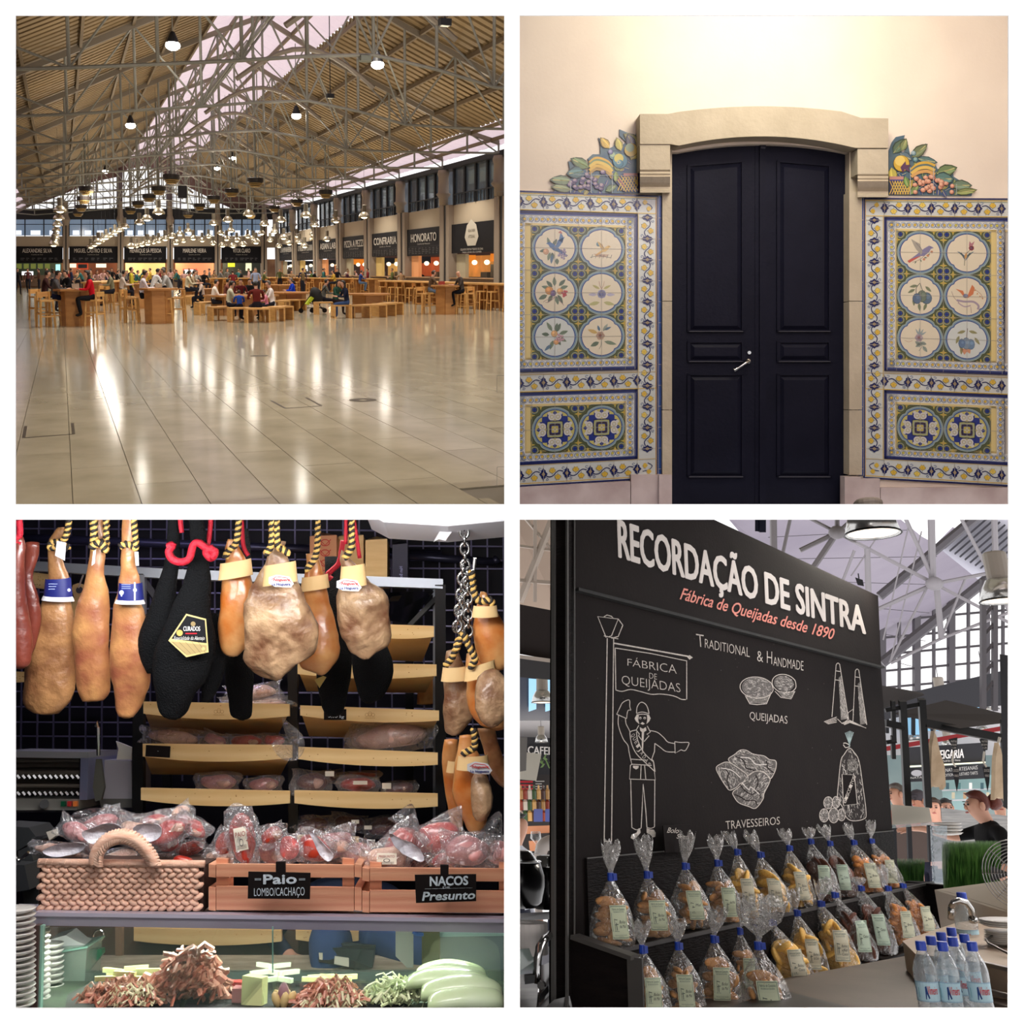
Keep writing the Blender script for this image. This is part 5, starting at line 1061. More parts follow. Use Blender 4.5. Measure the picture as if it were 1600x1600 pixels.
fl('sign_board',[(1415,1168),(1540,1160),(1540,1190),(1415,1196)],12,.06,dark,parent=SG); fl('light_strip',[(1418,1197),(1540,1190),(1540,1192),(1418,1199)],11.95,.03,mat('warm_strip',(230,224,190),.5,emit=(255,240,190),es=.8),parent=SG)
fl('menu_strip',[(1418,1200),(1540,1193),(1540,1216),(1418,1222)],12,.05,dark,parent=SG)
q=Paint(lambda x,y:D(x,y,11.93),.002); q.text('TEIGARIA',[(1462,1173),(1505,1170),(1505,1184),(1462,1186)],(226,222,218),2,.01); q.text('do Padrão da Nata',[(1466,1188),(1500,1186),(1500,1189),(1466,1191)],(200,196,190),2)
q.text('DE NATA ARTESANAIS',[(1468,1202),(1527,1196),(1527,1202),(1468,1207)],(186,184,180),2); q.text('TRADITIONAL CUSTARD TARTS',[(1468,1210),(1527,1205),(1527,1210),(1468,1214)],(186,184,180),2); q.disc(1432,1208,9,(160,160,164),2,14,5); q.text('NATA',[(1422,1214),(1440,1213),(1440,1216),(1422,1217)],(186,184,180),3)
q.build('sign_lettering',PM_PRINT,SG)
fl('wall_stall_back',[(1378,1180),(1600,1180),(1600,1300),(1378,1300)],13.4,.1,mat('teal_grey_wall',(120,140,142),.7,var=(150,166,164),vs=1),kind='structure')
T=thing('glass_cabinet','pale blue shelved cabinet behind the far counter','cabinet',D(1530,1260,12.8))
fl('carcass',[(1470,1215),(1600,1208),(1600,1262),(1475,1268)],12.8,.2,mat('pale_teal',(150,184,184),.4),parent=T)
for k in range(2): fl('shelf',[(1472,1234+k*16),(1600,1230+k*16),(1600,1232+k*16),(1472,1236+k*16)],12.6,.05,white,parent=T)
cols=[(40,80,90),(200,190,160),(60,110,110),(190,150,110),(230,230,226),(70,90,100)]
for k in range(11):
    x=1478+k*9; y=1234+(k%2)*15; fl('jar',[(x,y-11),(x+5,y-11),(x+5,y-1),(x,y-1)],12.55,.08,mat('jar_%d'%(k%6),cols[k%6],.4),ORD[k]+' jar from the left, %s, on the pale blue cabinet shelf'%['dark teal','cream','sea green','tan','white','slate'][k%6],'jar','jars in the far cabinet')
fish=mat('dried_cod',(190,164,134),.8,var=(214,190,160),vs=8,bump=.3,bs=30)
for x0,y0,d,l in((1460,1142,8,'dried salt cod hanging at the left of the neighbouring stall'),(1560,1160,7.6,'dried salt cod hanging at the right edge of the neighbouring stall')):
    T=thing('salt_cod',l,'dried fish',D(x0,y0+80,d)); pts=[(0,0),(4,10),(8,30),(16,55),(18,86),(14,92),(12,84),(6,88),(0,85),(-6,90),(-5,60),(-4,25)]
    b=MB(); b.prism([D(x0+a,y0+c_,d) for a,c_ in pts],(.01,.03,0)); obj('body',b,fish,T)
    b=MB(); b.tube([D(x0,y0,d),D(x0+2,y0-8,d)],.01,6); obj('string',b,cream,T)
for x0,d,l in((1490,8.2,'left narrow black pennant banner with white lettering'),(1538,8.1,'right narrow black pennant banner with white lettering')):
    T=thing('pennant',l,'banner',D(x0,1240,d)); fl('cloth',[(x0-8,1155),(x0+6,1152),(x0+5,1172),(x0+2,1172),(x0,1174)],d,.01,dark,parent=T); fl('cloth',[(x0-3,1198),(x0+9,1198),(x0+8,1222),(x0+5,1238)],d,.01,dark,parent=T)
    b=MB(); b.tube([D(x0,1174,d),D(x0-2,1190,d),D(x0+3,1198,d)],.008,5); obj('cord',b,cream,T)
    q=Paint(lambda x,y:D(x,y,d-.01),.002); q.trect('PASTEIS',x0-5,1157,x0+4,1160,CW,2); q.trect('BACALHAU',x0-5,1162,x0+4,1165,CW,2); q.trect('1 UN',x0-3,1167,x0+3,1170,CW,2); q.trect('DOCES',x0-1,1202,x0+7,1206,CW,2); q.trect('VINHO',x0,1210,x0+7,1214,CW,2); q.build('lettering',PM_PRINT,T)
def cam_basis(px,py,d,yaw=0):
    """upright local frame at a pixel whose -y axis faces the lens, turned by yaw"""
    p=D(px,py,d); a=math.atan2(-p.x,p.y); return Matrix.Translation(p)@Matrix.Rotation(a+yaw,4,'Z')
alu=mat('polished_aluminium',(190,190,188),.22,.9); lampc=mat('lamp_housing',(150,142,132),.5); glow=mat('lamp_glow_soft',(255,236,214),.5,emit=(255,232,205),es=1.4)
def bell(px,py,d,s,label,grp,tilt=0,wire=True,em=glow,hh=1.1):
    """bell pendant; px,py = centre of the open rim"""
    c0=D(px,py,d); T=thing('pendant_lamp',label,'lamp',c0,0,grp)
    b=MB(); b.lathe([(s*.16,s*.55),(s*.3,s*.5),(s*.42,s*.3),(s*.5,.0),(s*.48,0),(s*.4,s*.28),(s*.28,s*.47)],c0,20,cap=False); obj('reflector',b,alu,T,True)
    b=MB(); b.lathe([(s*.24,s*.52),(s*.26,s*.58),(s*.26,s*hh),(s*.22,s*(hh+.04))],c0,16); obj('housing',b,lampc,T)
    b=MB(); b.lathe([(.001,s*.03),(s*.45,s*.03)],c0,16,cap=False); obj('diffuser',b,em,T)
    b=MB(); b.lathe([(s*.5,-.005*s),(s*.52,0),(s*.5,s*.03)],c0,20,cap=False); obj('rim',b,mat('black_metal',(16,16,17),.4),T)
    if wire: b=MB(); b.cyl(c0+V((0,0,s*1.1)),c0+V((0,0,s*3)),s*.02,n=5); obj('wire',b,dsteel,T)
GL='bell pendant lamps of the market'
bell(1364,835,6.5,.34,'largest bell lamp at the top edge above the kiosk sign',GL,wire=False,hh=.62)
bell(1568,940,8,.34,'bell lamp at the right edge below the louvres',GL,wire=False)
bell(1471,1093,13,.24,'bell lamp above the large brown canopy',GL); bell(1546,1108,13,.24,'bell lamp right of the canopy lamp',GL); bell(1430,1157,14,.2,'small bell lamp left of the cod',GL); bell(1534,1145,14,.2,'small bell lamp under the brown canopy, right',GL); bell(1482,1166,13,.18,'small bell lamp beside the left pennant',GL)
bell(848,1098,10,.22,'bell lamp left of the kiosk before the blue windows',GL); bell(846,1160,13,.17,'lower bell lamp left of the kiosk before the white wall',GL)
T=thing('floodlight','small black floodlight under the mauve roof','floodlight',D(1344,906,11)); fl('housing',[(1336,902),(1348,906),(1350,916),(1340,914)],11,.1,dark,parent=T); fl('bracket',[(1340,896),(1342,896),(1343,904),(1341,904)],11,.03,dark,parent=T)
# far counter and people
fl('display_case',[(1392,1257),(1452,1262),(1456,1284),(1394,1290)],7.6,.3,cream,'white box counter display beside the board edge','display case')
T=thing('glass_counter','glass fronted counter with steel legs beyond the board','counter',D(1430,1330,7.4)); fl('top',[(1392,1289),(1470,1284),(1472,1288),(1394,1294)],7.3,.3,film('counter_glass',(170,190,190),.35,.08,.5,0),parent=T)
for x in(1396,1420,1452): b=MB(); b.bar(D(x,1290,7.5),D(x+2,1345,7.5),.03); obj('leg',b,dark,T)
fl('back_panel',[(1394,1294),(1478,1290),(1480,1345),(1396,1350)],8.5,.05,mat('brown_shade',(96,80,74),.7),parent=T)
fl('counter_steel',[(1470,1262),(1600,1278),(1600,1330),(1475,1330)],9,.3,steel,'polished steel counter front behind the serving woman','counter')
PLN=['bottom','second','third','topmost']
for k,(x,y) in enumerate(((1482,1302),(1482,1297),(1481,1292),(1480,1287))):
    b=MB(); b.lathe([(.03,0),(.07,.005),(.085,.016),(.078,.016),(.03,.006)],D(x,y+3,6.2),20); tag(obj('plate',b,mat('white_china',(214,210,204),.2),smooth=True),PLN[k]+' white plate of the pile in front of the serving woman','plate','white plates piled by the serving woman')
pz=dict(hd=(0,-.05,1.575),elR=(-.25,-.16,1.36),wrR=(-.2,-.42,1.42),haR=(-.18,-.52,1.42),elL=(.24,-.02,1.14),wrL=(.16,-.24,1.02),haL=(.12,-.32,1.0))
srv=person_mesh('serving_body',2,1,1,sleeve=0,**pz); pst=person_mesh('standing_body',2,1,0)
def put(p,px,py,d,yaw): # head centre at the pixel
    m=cam_basis(px,py,d,yaw); return m@Matrix.Translation((0,0,-1.62))
make_person('person',srv,'woman in a black T-shirt, red hair in a bun, reaching over the counter',top=(22,22,24),pants=(30,30,34),hair=(96,40,28),m=put(0,1536,1252,7.9,-1.15),face=1)
S_=[o for o in COL.objects if o.name.startswith('person')][-1]
mb=MB(); mb.ell((0,.085,1.615),(.058,.055,.06),10,7); mb.jit(.008,20); obj('hair_bun',mb,mat('hair_bun',(104,44,30),.5,bump=.3,bs=90),S_,True,local=True)
mb=MB()
for k,(dx,dz,L_) in enumerate(((-.016,.012,.075),(-.02,.0,.085),(-.02,-.012,.08),(-.014,-.022,.06))): a=V((-.185,-.53,1.42+dz)); mb.tube([a,a+V((dx,-.03,0)),a+V((dx*1.5,-L_,-.012))],[.009,.008,.006],6)
mb.tube([V((-.165,-.50,1.425)),V((-.15,-.53,1.435)),V((-.155,-.56,1.43))],[.01,.009,.007],6); obj('finger',mb,SKIN[0],S_,True,local=True)
make_person('person',pst,'man in glasses with grey hair and an orange shirt at the board edge',top=(206,96,72),hair=3,m=put(0,1402,1240,11,-.9),face=1)
make_person('person',pst,'person in a dark cap behind the white counter box',top=(150,130,120),hair=1,cap=(70,66,70),m=put(0,1436,1250,12,-.7),face=1,skin=1)
make_person('person',pst,'smiling woman with long brown hair facing the camera past the counter',top=(196,160,150),hair=1,long=1,m=put(0,1460,1262,11.5,-.1),face=1)
make_person('person',pst,'dark-haired customer beside the smiling woman',top=(170,120,110),hair=0,m=put(0,1478,1262,12.2,.3),face=1,long=1)
make_person('person',pst,'fair-haired person mostly hidden behind the serving woman',top=(120,90,70),hair=2,m=put(0,1560,1256,11,.2),face=1)
# left strip background
fl('roof_beige',[(790,790),(880,790),(880,962),(790,944)],[9,9.4,10,9.8],.1,beige,kind='structure')
T=thing('roof_beam','pale steel roof beams in the strip left of the kiosk','beam',D(840,900,8.8))
for p,q,w in(((812,940),(868,800),.05),((836,940),(836,800),.03),((868,960),(868,800),.04),((790,905),(880,912),.03),((812,800),(880,880),.02),((790,850),(880,862),.02)): b=MB(); b.bar(D(*p,8.8),D(*q,8.8),w); obj('member',b,mat('beige_steel',(196,182,170),.6),T)
fl('fascia_brown',[(790,940),(880,957),(880,1034),(790,1018)],8,.1,dkb,kind='structure'); fl('fascia_rail',[(790,1020),(880,1032),(880,1038),(790,1026)],7.95,.05,mat('beige_steel',(196,182,170),.6),kind='structure')
fl('fascia_charcoal',[(790,1024),(880,1036),(880,1064),(790,1056)],9,.1,mat('charcoal',(52,50,52),.7),kind='structure')
fl('glass_left',[(790,1056),(880,1062),(880,1126),(790,1126)],12,.05,mat('navy_glass',(34,44,66),.15,spec=.6),kind='structure')
for x,w_ in((826,12),(852,14)): fl('window_pane_blue',[(x,1060),(x+w_,1061),(x+w_,1108),(x,1112)],11.9,.02,mat('sky_blue_glass',(140,190,220),.15,emit=(150,200,235),es=.55),'blue-lit %s window pane left of the kiosk'%('left' if x<840 else 'right'),'window pane')
fl('wall_white_left',[(790,1122),(880,1126),(880,1156),(790,1152)],14,.1,white,kind='structure')
T=thing('shop_sign','black sign reading CAFEIRA above the far bar, left of the kiosk','sign',D(845,1180,13.8)); fl('sign_board',[(790,1150),(880,1154),(880,1210),(790,1210)],13.8,.1,dark,parent=T)
q=Paint(lambda x,y:D(x,y,13.75),.003); q.text('CAFEIRA',[(824,1166),(876,1168),(876,1180),(824,1178)],(214,210,208),2,.01)
for k in range(5): q.rect(836,1220+k*4,850-(k%2)*4,1221.5+k*4,(170,166,162),2); q.rect(862,1220+k*4,868,1221.5+k*4,(170,166,162),2)
for k in range(3): q.rect(812,1220+k*5.5,832,1223+k*5.5,(176,40,50),2)
q.build('sign_lettering',PM_PRINT,T)
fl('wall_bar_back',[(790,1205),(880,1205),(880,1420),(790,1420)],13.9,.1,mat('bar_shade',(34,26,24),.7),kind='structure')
b=MB(); rs=random.Random(5)
for k in range(26):
    p=D(845+rs.uniform(-4,28),1188+rs.uniform(-4,6),13.5); a=rs.uniform(0,6.28); q_=p+V((cos(a)*.12,0,rs.uniform(-.12,.1))); b.add([p,p.lerp(q_,.5)+V((0,0,.02)),q_,p.lerp(q_,.5)-V((0,0,.02))],[(0,1,2,3)])
tag(obj('hanging_plant',b,mat('plant_leaf',(96,128,62),.6,rnd=.1)),'hanging green plant under the CAFEIRA sign','plant')
bcol=[(196,150,90),(150,60,40),(220,210,196),(60,90,50),(230,180,110),(80,50,40)]
for r_ in range(3):
    for k in range(8):
        x=814+k*7; y=1249+r_*17; b=MB(); c0=D(x,y,13.2); b.lathe([(.035,0),(.035,.1),(.014,.13),(.012,.17)],c0,8)
        tag(obj('bottle',b,mat('bar_bottle_%d'%((k+r_)%6),bcol[(k+r_)%6],.2)),['top','middle','bottom'][r_]+' shelf %s bottle of the far bar, '+ORD[k]+' from left' if 0 else ORD[k]+' from left, '+['top','middle','bottom'][r_]+' shelf %s bottle of the far bar'%['amber','red-brown','clear','green','golden','dark brown'][(k+r_)%6],'bottle','bottles on the far bar shelves')
for x in(834,852): fl('drinks_cooler',[(x,1264),(x+14,1264),(x+14,1284),(x,1284)],12.8,.2,mat('cooler_blue',(40,60,140),.3),'%s dark blue box on the far bar'%('left' if x<840 else 'right'),'box','blue boxes on the far bar')
fl('wooden_bar',[(790,1292),(880,1289),(880,1300),(790,1305)],12,.3,mat('orange_wood',(186,120,78),.5,var=(168,104,64),vs=3),'orange wooden bar top left of the kiosk','bar'); fl('bar_lower',[(826,1314),(880,1312),(880,1328),(828,1330)],11.9,.2,mat('orange_wood',(186,120,78),.5),'lower orange wooden ledge of the far bar','bar ledge')
make_person('person',pst,'person in a white polo shirt bending behind the kegs, head hidden by the post',top=(214,204,198),hair=1,m=put(0,884,1262,7.5,.3)@Matrix.Translation((0,0,-.02)))
make_person('person',pst,'person in a white T-shirt cut off by the left edge',top=(206,210,222),hair=0,m=put(0,806,1290,8.5,1.2))
b=MB(); b.lathe([(.03,0),(.004,.006),(.004,.06),(.035,.09),(.03,.13)],D(838,1334,6.5),14); tag(obj('wine_glass',b,film('wine_glass',(220,220,220),.15,.05,.7,0),smooth=True),'stemmed wine glass beside the kegs','glass')
for pts,l,cc in((((790,1150),(824,1152),(822,1204),(790,1210)),'grey hanging card at the left edge',(120,116,112)),(((790,1172),(846,1178),(838,1220),(790,1216)),'cream hanging card at the left edge, behind the grey one',(206,200,186))): fl('hanging_card',list(pts),7.8 if cc[0]<150 else 7.9,.01,mat('card_%d'%cc[0],cc,.8),l,'card')
# ================================================================ HAM STALL (frame 3: x right, y forward, z up, origin at the lens)
frame(FR3)
def G(px,py,d): return dep(px,py,d)
def fl3(name,pts,d,th,m,label=None,cat=None,group=None,kind=None,parent=None):
    b=MB(); P=[G(x,y,d if not isinstance(d,(list,tuple)) else d[i]) for i,(x,y) in enumerate(pts)]; b.prism(P,(0,th,0)); return obj(name,b,m,parent,label=label,cat=cat,group=group,kind=kind)
def bx3(x0,y0,x1,y1): return [(x0,y0),(x1,y0),(x1,y1),(x0,y1)]
nv=mat('navy_black_wall',(16,15,26),.6,var=(24,20,40),vs=1.2); bk=mat('black_powder_steel',(20,20,23),.45,spec=.4); wire=mat('grid_wire',(120,116,150),.4,.5)
fl3('wall_ham_stall',bx3(-40,801,799,1640),5.6,.05,nv,kind='structure'); 
b=MB(); a=G(-60,780,5.6); c=G(-60,1640,2.2); 
b.prism([G(-12,800,2.0),G(-12,800,5.6),G(-12,1640,5.6),G(-12,1640,2.0)],(-.02,0,0)); struct('wall_ham_stall_left',b,nv)
b=MB(); b.prism([G(-12,1640,2.0),G(-12,1640,5.6),G(797,1640,5.6),G(797,1640,2.0)],(0,0,-.02)); struct('floor_ham_stall',b,nv)
GR=thing('wire_grid','black wall-mounted wire grid behind the hanging hams','wire grid',G(400,1100,5.4))
for y in(826,850,872,885,925,950,975,1000,1030,1080,1104,1128,1150,1176): b=MB(); b.bar(G(20,y,5.45),G(796,y+4,5.45),.008); obj('wire',b,wire,GR)
for x in range(36,790,25): b=MB(); b.bar(G(x,812,5.44),G(x+(x-400)*.01,1220,5.44),.008); obj('wire',b,wire,GR)
b=MB(); b.cyl(G(20,840,5.0),G(690,866,5.0),.022,n=10); tag(obj('hanging_rail',b,mat('dark_rail',(58,58,78),.35,.6),smooth=True),'round grey rail across the back wall above the rack','rail')
b=MB(); b.cyl(G(600,866,4.9),G(772,878,4.9),.02,n=10); b.cyl(G(772,878,4.9),G(778,872,4.9),.02,n=10); tag(obj('short_rail',b,mat('dark_rail',(58,58,78),.35,.6),smooth=True),'short dark rail at upper right by the chain','rail')
fl3('ceiling_hood',[(570,800),(800,800),(800,813),(700,822),(600,816)],3.2,.3,mat('hood_white',(214,214,222),.4),'pale hood edge at the top right','hood')
b=MB(); b.prism([G(x,y,3.3) for x,y in((706,812),(718,812),(712,822),(696,845),(686,843),(678,846),(690,826))],(0,.01,0)); b.jit(.004,30); tag(obj('white_cloth',b,mat('cloth_white',(206,204,206),.8)),'crumpled white cloth strip hanging from the hood','cloth')
# boxes on the rack
lw=mat('pale_wood',(226,190,134),.55,var=(208,168,112),vs=5,stretch=(1,1,7),bump=.05); lwd=mat('shelf_wood',(234,204,150),.5,var=(218,180,122),vs=4,stretch=(.5,1,5),bump=.04,wave=(1.2,6,(214,174,116)),rnd=.05); kr=mat('kraft_carton',(186,128,92),.75)
def carton(x0,y0,x1,y1,d,m,label,pr=None):
    T=thing('carton',label,'box',G((x0+x1)/2,y1,d)); b=MB(); a=G(x0,y0,d); c=G(x1,y1,d); b.prism([G(x0,y0+6,d),G((x0+x1)/2,y0,d+.25),G(x1,y0+4,d),G(x1,y1,d),G(x0,y1,d)],(0,.18,0)); obj('box_body',b,m,T)
    if pr: q=Paint(lambda x,y:G(x,y,d-.004),.001); pr(q); q.build('box_print',PM_PRINT,T)
def pr1(q):
    for k in range(4): q.ring(508,848+k*16,7,1.6,(170,60,50),1,10,5); q.line([(500,844+k*16),(508,852+k*16),(517,843+k*16)],1.4,(170,60,50),2)
    q.rect(513,872,521,877,(120,150,180),3)
carton(484,832,526,910,4.5,kr,'brown carton with red crest print on top of the rack',pr1)
carton(529,832,568,912,4.62,lw,'pale wooden box behind the black-netted ham on top of the rack')
carton(571,838,605,912,4.5,lw,'plain pale wooden box right of the others on the rack')
def pr2(q): q.text('Ham Box',[(624,885),(624,905),(629,905),(629,885)],(150,150,190),1)
carton(613,845,637,912,4.5,mat('navy_carton',(30,28,52),.5),'narrow navy box at the right end of the rack top',pr2)
# rack
RK=thing('steel_rack','black steel rack holding curved wooden trays behind the hams','rack',G(450,1300,4.3))
lt=mat('light_steel',(150,156,168),.4,.5)
def bar3(p,q,w,d,m,par=RK,nm='post',d2=None,h=None): b=MB(); b.bar(G(*p,d),G(*q,d2 or d),w,h); return obj(nm,b,m,par)
bar3((50,885),(260,897),.04,4.35,lt,nm='top_rail'); bar3((255,897),(692,913),.04,4.35,lt,nm='top_rail')
bar3((218,895),(217,1320),.045,4.35,bk); bar3((458,1000),(459,1320),.04,4.3,bk); bar3((688,912),(689,1320),.045,4.35,bk); bar3((680,912),(680,1310),.02,4.6,lt)
bar3((640,925),(640,1320),.04,5.0,bk); bar3((260,925),(262,1320),.04,5.0,bk); bar3((226,910),(290,1000),.03,4.9,bk,nm='brace'); bar3((222,897),(222,960),.03,4.34,lt,nm='post')
fl3('glass_flap',[(598,926),(678,924),(640,974),(596,968)],[4.4,4.4,4.9,4.9],.01,mat('smoked_glass',(34,38,46),.15,spec=.6),parent=RK); fl3('flap_label',[(612,932),(628,930),(622,939),(606,940)],[4.38,4.38,4.5,4.5],.005,bk,parent=RK)
bar3((692,925),(640,978),.02,4.5,bk,nm='brace')
def tray(x0,x1,y0l,y0r,h,bow,label,d=4.15,under=None,logo=0,dot=None):
    T=thing('wooden_tray',label,'tray',G((x0+x1)/2,y0l+h,d)); n=12; top=[];bot=[]
    for k in range(n+1):
        t=k/n; x=x0+(x1-x0)*t; y=y0l+(y0r-y0l)*t; top.append((x,y)); bot.append((x,y+h+bow*(1-(2*t-1)**2)))
    b=MB(); b.prism([G(x,y,d) for x,y in top+bot[::-1]],(0,.025,0)); obj('front_board',b,lwd,T)
    yb=y0l+h*.8 if under is None else under
    b=MB(); P=[G(x0+3,y0l+h,d+.02),G(x1-3,y0r+h,d+.02),G(x1-18,yb+(y0r-y0l),d+.55),G(x0+14,yb,d+.55)]; b.prism(P,(0,0,.02)); obj('tray_bottom',b,lwd,T)
    q=Paint(lambda x,y:G(x,y,d-.0015),.0006); hit_=0
    if logo:
        lx,ly=logo
        for k in range(3): q.ring(lx-5+k*5,ly,2.6,.5,(170,122,70),1,10); 
        q.ring(lx,ly-2,3,.5,(170,122,70),1,10); q.trect('PRESUNTO',lx-8,ly+4,lx+8,ly+6,(176,128,76),1); hit_=1
    rs=random.Random(int(x0+y0l))
    for k in range(9): x=rs.uniform(x0+8,x1-8); y=y0l+(y0r-y0l)*(x-x0)/(x1-x0)+rs.uniform(.2,.9)*h; q.disc(x,y,rs.uniform(.5,1.3),(170,118,66),1,7,.7)
    q.build('knots',PM_PRINT,T); return T
tray(560,678,974,978,17,5,'topmost pale tray, right column, its underside showing',4.2,1030)
tray(465,682,1035,1038,18,6,'second tray down of the right column, behind the black hams',4.15,1080)
tray(469,686,1102,1110,16,6,'third right tray with burned emblem and small price card',4.1,1150,logo=(578,1117))
tray(466,684,1167,1176,19,6,'fourth right tray, below the bagged poultry',4.1,None)
tray(460,684,1235,1240,20,6,'fifth right tray, below the packed sausages',4.1,None)
tray(464,560,1305,1308,22,2,'lowest right tray, mostly hidden by the crates',4.1,None)
tray(224,452,1096,1100,19,7,'upper left-column tray with burned emblem, under the black hams',4.12,1145,logo=(342,1112))
tray(223,456,1162,1164,20,7,'middle left-column tray with black card at its left end',4.1,1210)
tray(220,453,1231,1236,19,7,'lower left-column tray with cut ham pieces',4.1,None)
tray(24-30,48,1048,1050,14,3,'tray end visible at far left behind the first hams',4.4,1060)
tray(45,76,893,897,22,2,'short tan board end at upper left behind the ham with the blue band',4.6,900)
def chalkcard(pts,d,label,lines,nm='price_card'):
    T=thing(nm,label,'chalk label',G(*pts[3],d)); fl3('slate',pts,d,.006,blk,parent=T); q=Paint(lambda x,y:G(x,y,d-.0015),.0008)
    for tx,quad,bo,sh in lines: q.text(tx,quad,(206,214,222),1,bo,sh)
    q.build('chalk_text',PM_CHALK,T); return T
chalkcard(bx3(506,1108,541,1125),4.06,'small black price card hanging on the third right tray',[('5,00 kg',[(513,1116),(538,1118),(538,1122),(513,1121)],0,.2)])
chalkcard([(228,1164),(266,1166),(265,1184),(227,1182)],4.07,'blank black card at the left end of the middle left tray',[('.',[(246,1172),(248,1172),(248,1174),(246,1174)],0,0)])
# meat helpers
meat=mat('cured_meat',(160,26,34),.3,var=(206,92,84),vs=16,coat=.4,rnd=.15); meatp=mat('pink_ham_meat',(166,84,90),.3,var=(206,150,146),vs=10,coat=.5,rnd=.12); fat=mat('meat_fat',(226,190,168),.45,var=(206,150,130),vs=10); sausage=mat('sausage_red',(146,26,20),.28,var=(190,60,36),vs=12,coat=.5,rnd=.15); drk=mat('dark_cured_meat',(64,22,26),.3,var=(110,50,46),vs=14,coat=.4)
VAC=film('vacuum_pouch',(232,228,234),.09,.13,.85,1,22); VACD=film('vacuum_pouch_thin',(200,196,204),.12,.1,.7,1,22); poultry=mat('poultry',(196,150,136),.45,var=(222,188,176),vs=8,coat=.5)
prnt={'w':mat('pouch_label',(214,206,190),.6)}
def packet(px,py,w,h,ang,d,label,m=meat,film_=VAC,fl_=1,lab=None,grp=None,cat='packet',seed=None,nm='meat_packet'):
    rs=random.Random(int(px*3+py)); s=d/F; T=thing(nm,label,cat,G(px,py,d),0,grp,m=Matrix.Translation(G(px,py,d))@Matrix.Rotation(-math.radians(ang),4,'Y'))
    W_,H_=w*s/2,h*s/2
    b=MB(); b.ell((0,.0,0),(W_*.9,W_*.30,H_*.88),12,8); b.jit(min(W_,H_)*.28,1.2/min(W_,H_)/2,rs.uniform(0,50)); obj('meat',b,m,T,True,local=True)
    b=MB(); b.ell((W_*.35,-W_*.12,-H_*.1),(W_*.4,W_*.22,H_*.5),10,6); b.jit(min(W_,H_)*.2,1/min(W_,H_),rs.uniform(0,50)); obj('meat',b,fat if m is not fat and rs.random()<.6 else m,T,True,local=True)
    if film_:
        b=MB(); ph=rs.uniform(0,6)
        for sg in(-1,1):
            b.grid(lambda u,v:((2*u-1)*W_*(1.12+.1*sin(v*7+ph)),sg*(W_*.34*math.sqrt(max(0,1-min(1,((2*u-1)**2+(2*v-1)**2)*.72)))+.001)+.012*mnoise.noise(V((u*5+ph,v*5,sg))),(2*v-1)*H_*(1.15+.12*cos(u*6+ph))),10,10)
        obj('pouch',b,film_,T,True,local=True)
    if lab:
        q=Paint(lambda u,v:LOCM[T]@V(((u-.5)*W_*1.1,-W_*.40,(.5-v)*H_*1.0)),.001); q.rect(.1,.1,.9,.9,(222,214,196),0); q.trect(lab,.18,.25,.82,.42,(150,50,50),1); q.ring(.5,.62,.12,.03,(60,60,70),1,12)
        for k in range(3): q.rect(.2,.72+k*.05,.8,.735+k*.05,(110,106,100),1)
        q.build('pouch_label',PM_PRINT,T)
    return T
packet(612,1150,122,46,6,4.25,'clear bag of pale poultry pieces on the fourth right tray',poultry,VAC,cat='poultry bag',nm='poultry_bag')
packet(570,1152,50,40,-8,4.35,'smaller half of the bagged poultry at the left',poultry,VACD,cat='poultry bag',nm='poultry_bag')
for a in((340,1222,64,26,0,4.25,'cut ham piece at left on the lower left tray',meatp,VACD),(412,1226,54,22,4,4.25,'cut ham piece at right on the lower left tray',meatp,VACD),(337,1156,40,20,-18,4.25,'pointed ham piece on the middle left tray',meatp,VACD),(385,1158,56,20,0,4.25,'dark red ham piece on the middle left tray',meat,VACD),(425,1157,44,18,0,4.3,'ham piece beside the dangling pouch',meat,VACD),(270,1152,90,24,-6,4.25,'empty clear bags lying on the middle left tray',poultry,VAC),
    (486,1222,56,32,0,4.25,'leftmost dark sausage pack on the fifth right tray',drk,VACD),(512,1214,44,18,3,4.35,'rear sausage pack with white label, fifth right tray',drk,VACD),(560,1226,60,24,-3,4.22,'red sausage pack with a white label, fifth right tray',sausage,VACD),(560,1213,64,14,3,4.3,'long red sausage pack behind, fifth right tray',sausage,VACD),(625,1232,50,20,5,4.3,'dark pack at the right of the fifth tray',drk,VACD),
    (490,1290,60,26,4,4.3,'left dark salami pack below the fifth right tray',drk,VACD),(545,1286,56,24,-6,4.3,'middle dark salami pack below the fifth right tray',drk,VACD),(600,1292,60,28,5,4.3,'right dark salami pack below the fifth right tray',drk,VACD),(400,1100,110,20,2,4.3,'pale wrapped pieces on the upper left tray',poultry,VAC),(395,1082,80,24,6,4.3,'clear bag heaped on the upper left tray',poultry,VAC)): packet(*a[:7],a[7],a[8])
for x,y,w_,h_,nn in((563,1223,22,6,'long'),(515,1209,14,8,'upper left'),(604,1228,14,9,'square right'),(555,1284,12,6,'left lower'),(575,1293,12,6,'right lower')): fl3('pack_sticker',bx3(x-w_/2,y-h_/2,x+w_/2,y+h_/2),4.14,.002,prnt['w'],nn+' white sticker on the packed sausages','sticker','white stickers on the packed sausages')
def pouch(pts,d,label,nm='empty_pouch',f=VAC):
    b=MB(); n=len(pts); c=sum((V((x,y,0)) for x,y in pts),V((0,0,0)))/n
    rs=random.Random(int(c.x)); rings=[]
    for k in range(6):
        t=k/5; rings.append([G(c.x+(x-c.x)*t,c.y+(y-c.y)*t,d+.035*mnoise.noise(V((x*.06,y*.06,k*.9)))) for x,y in smooth2(pts,3,True)[:-1]])
    b.loft(rings,False); return tag(obj(nm,b,f,smooth=True),label,'plastic pouch')
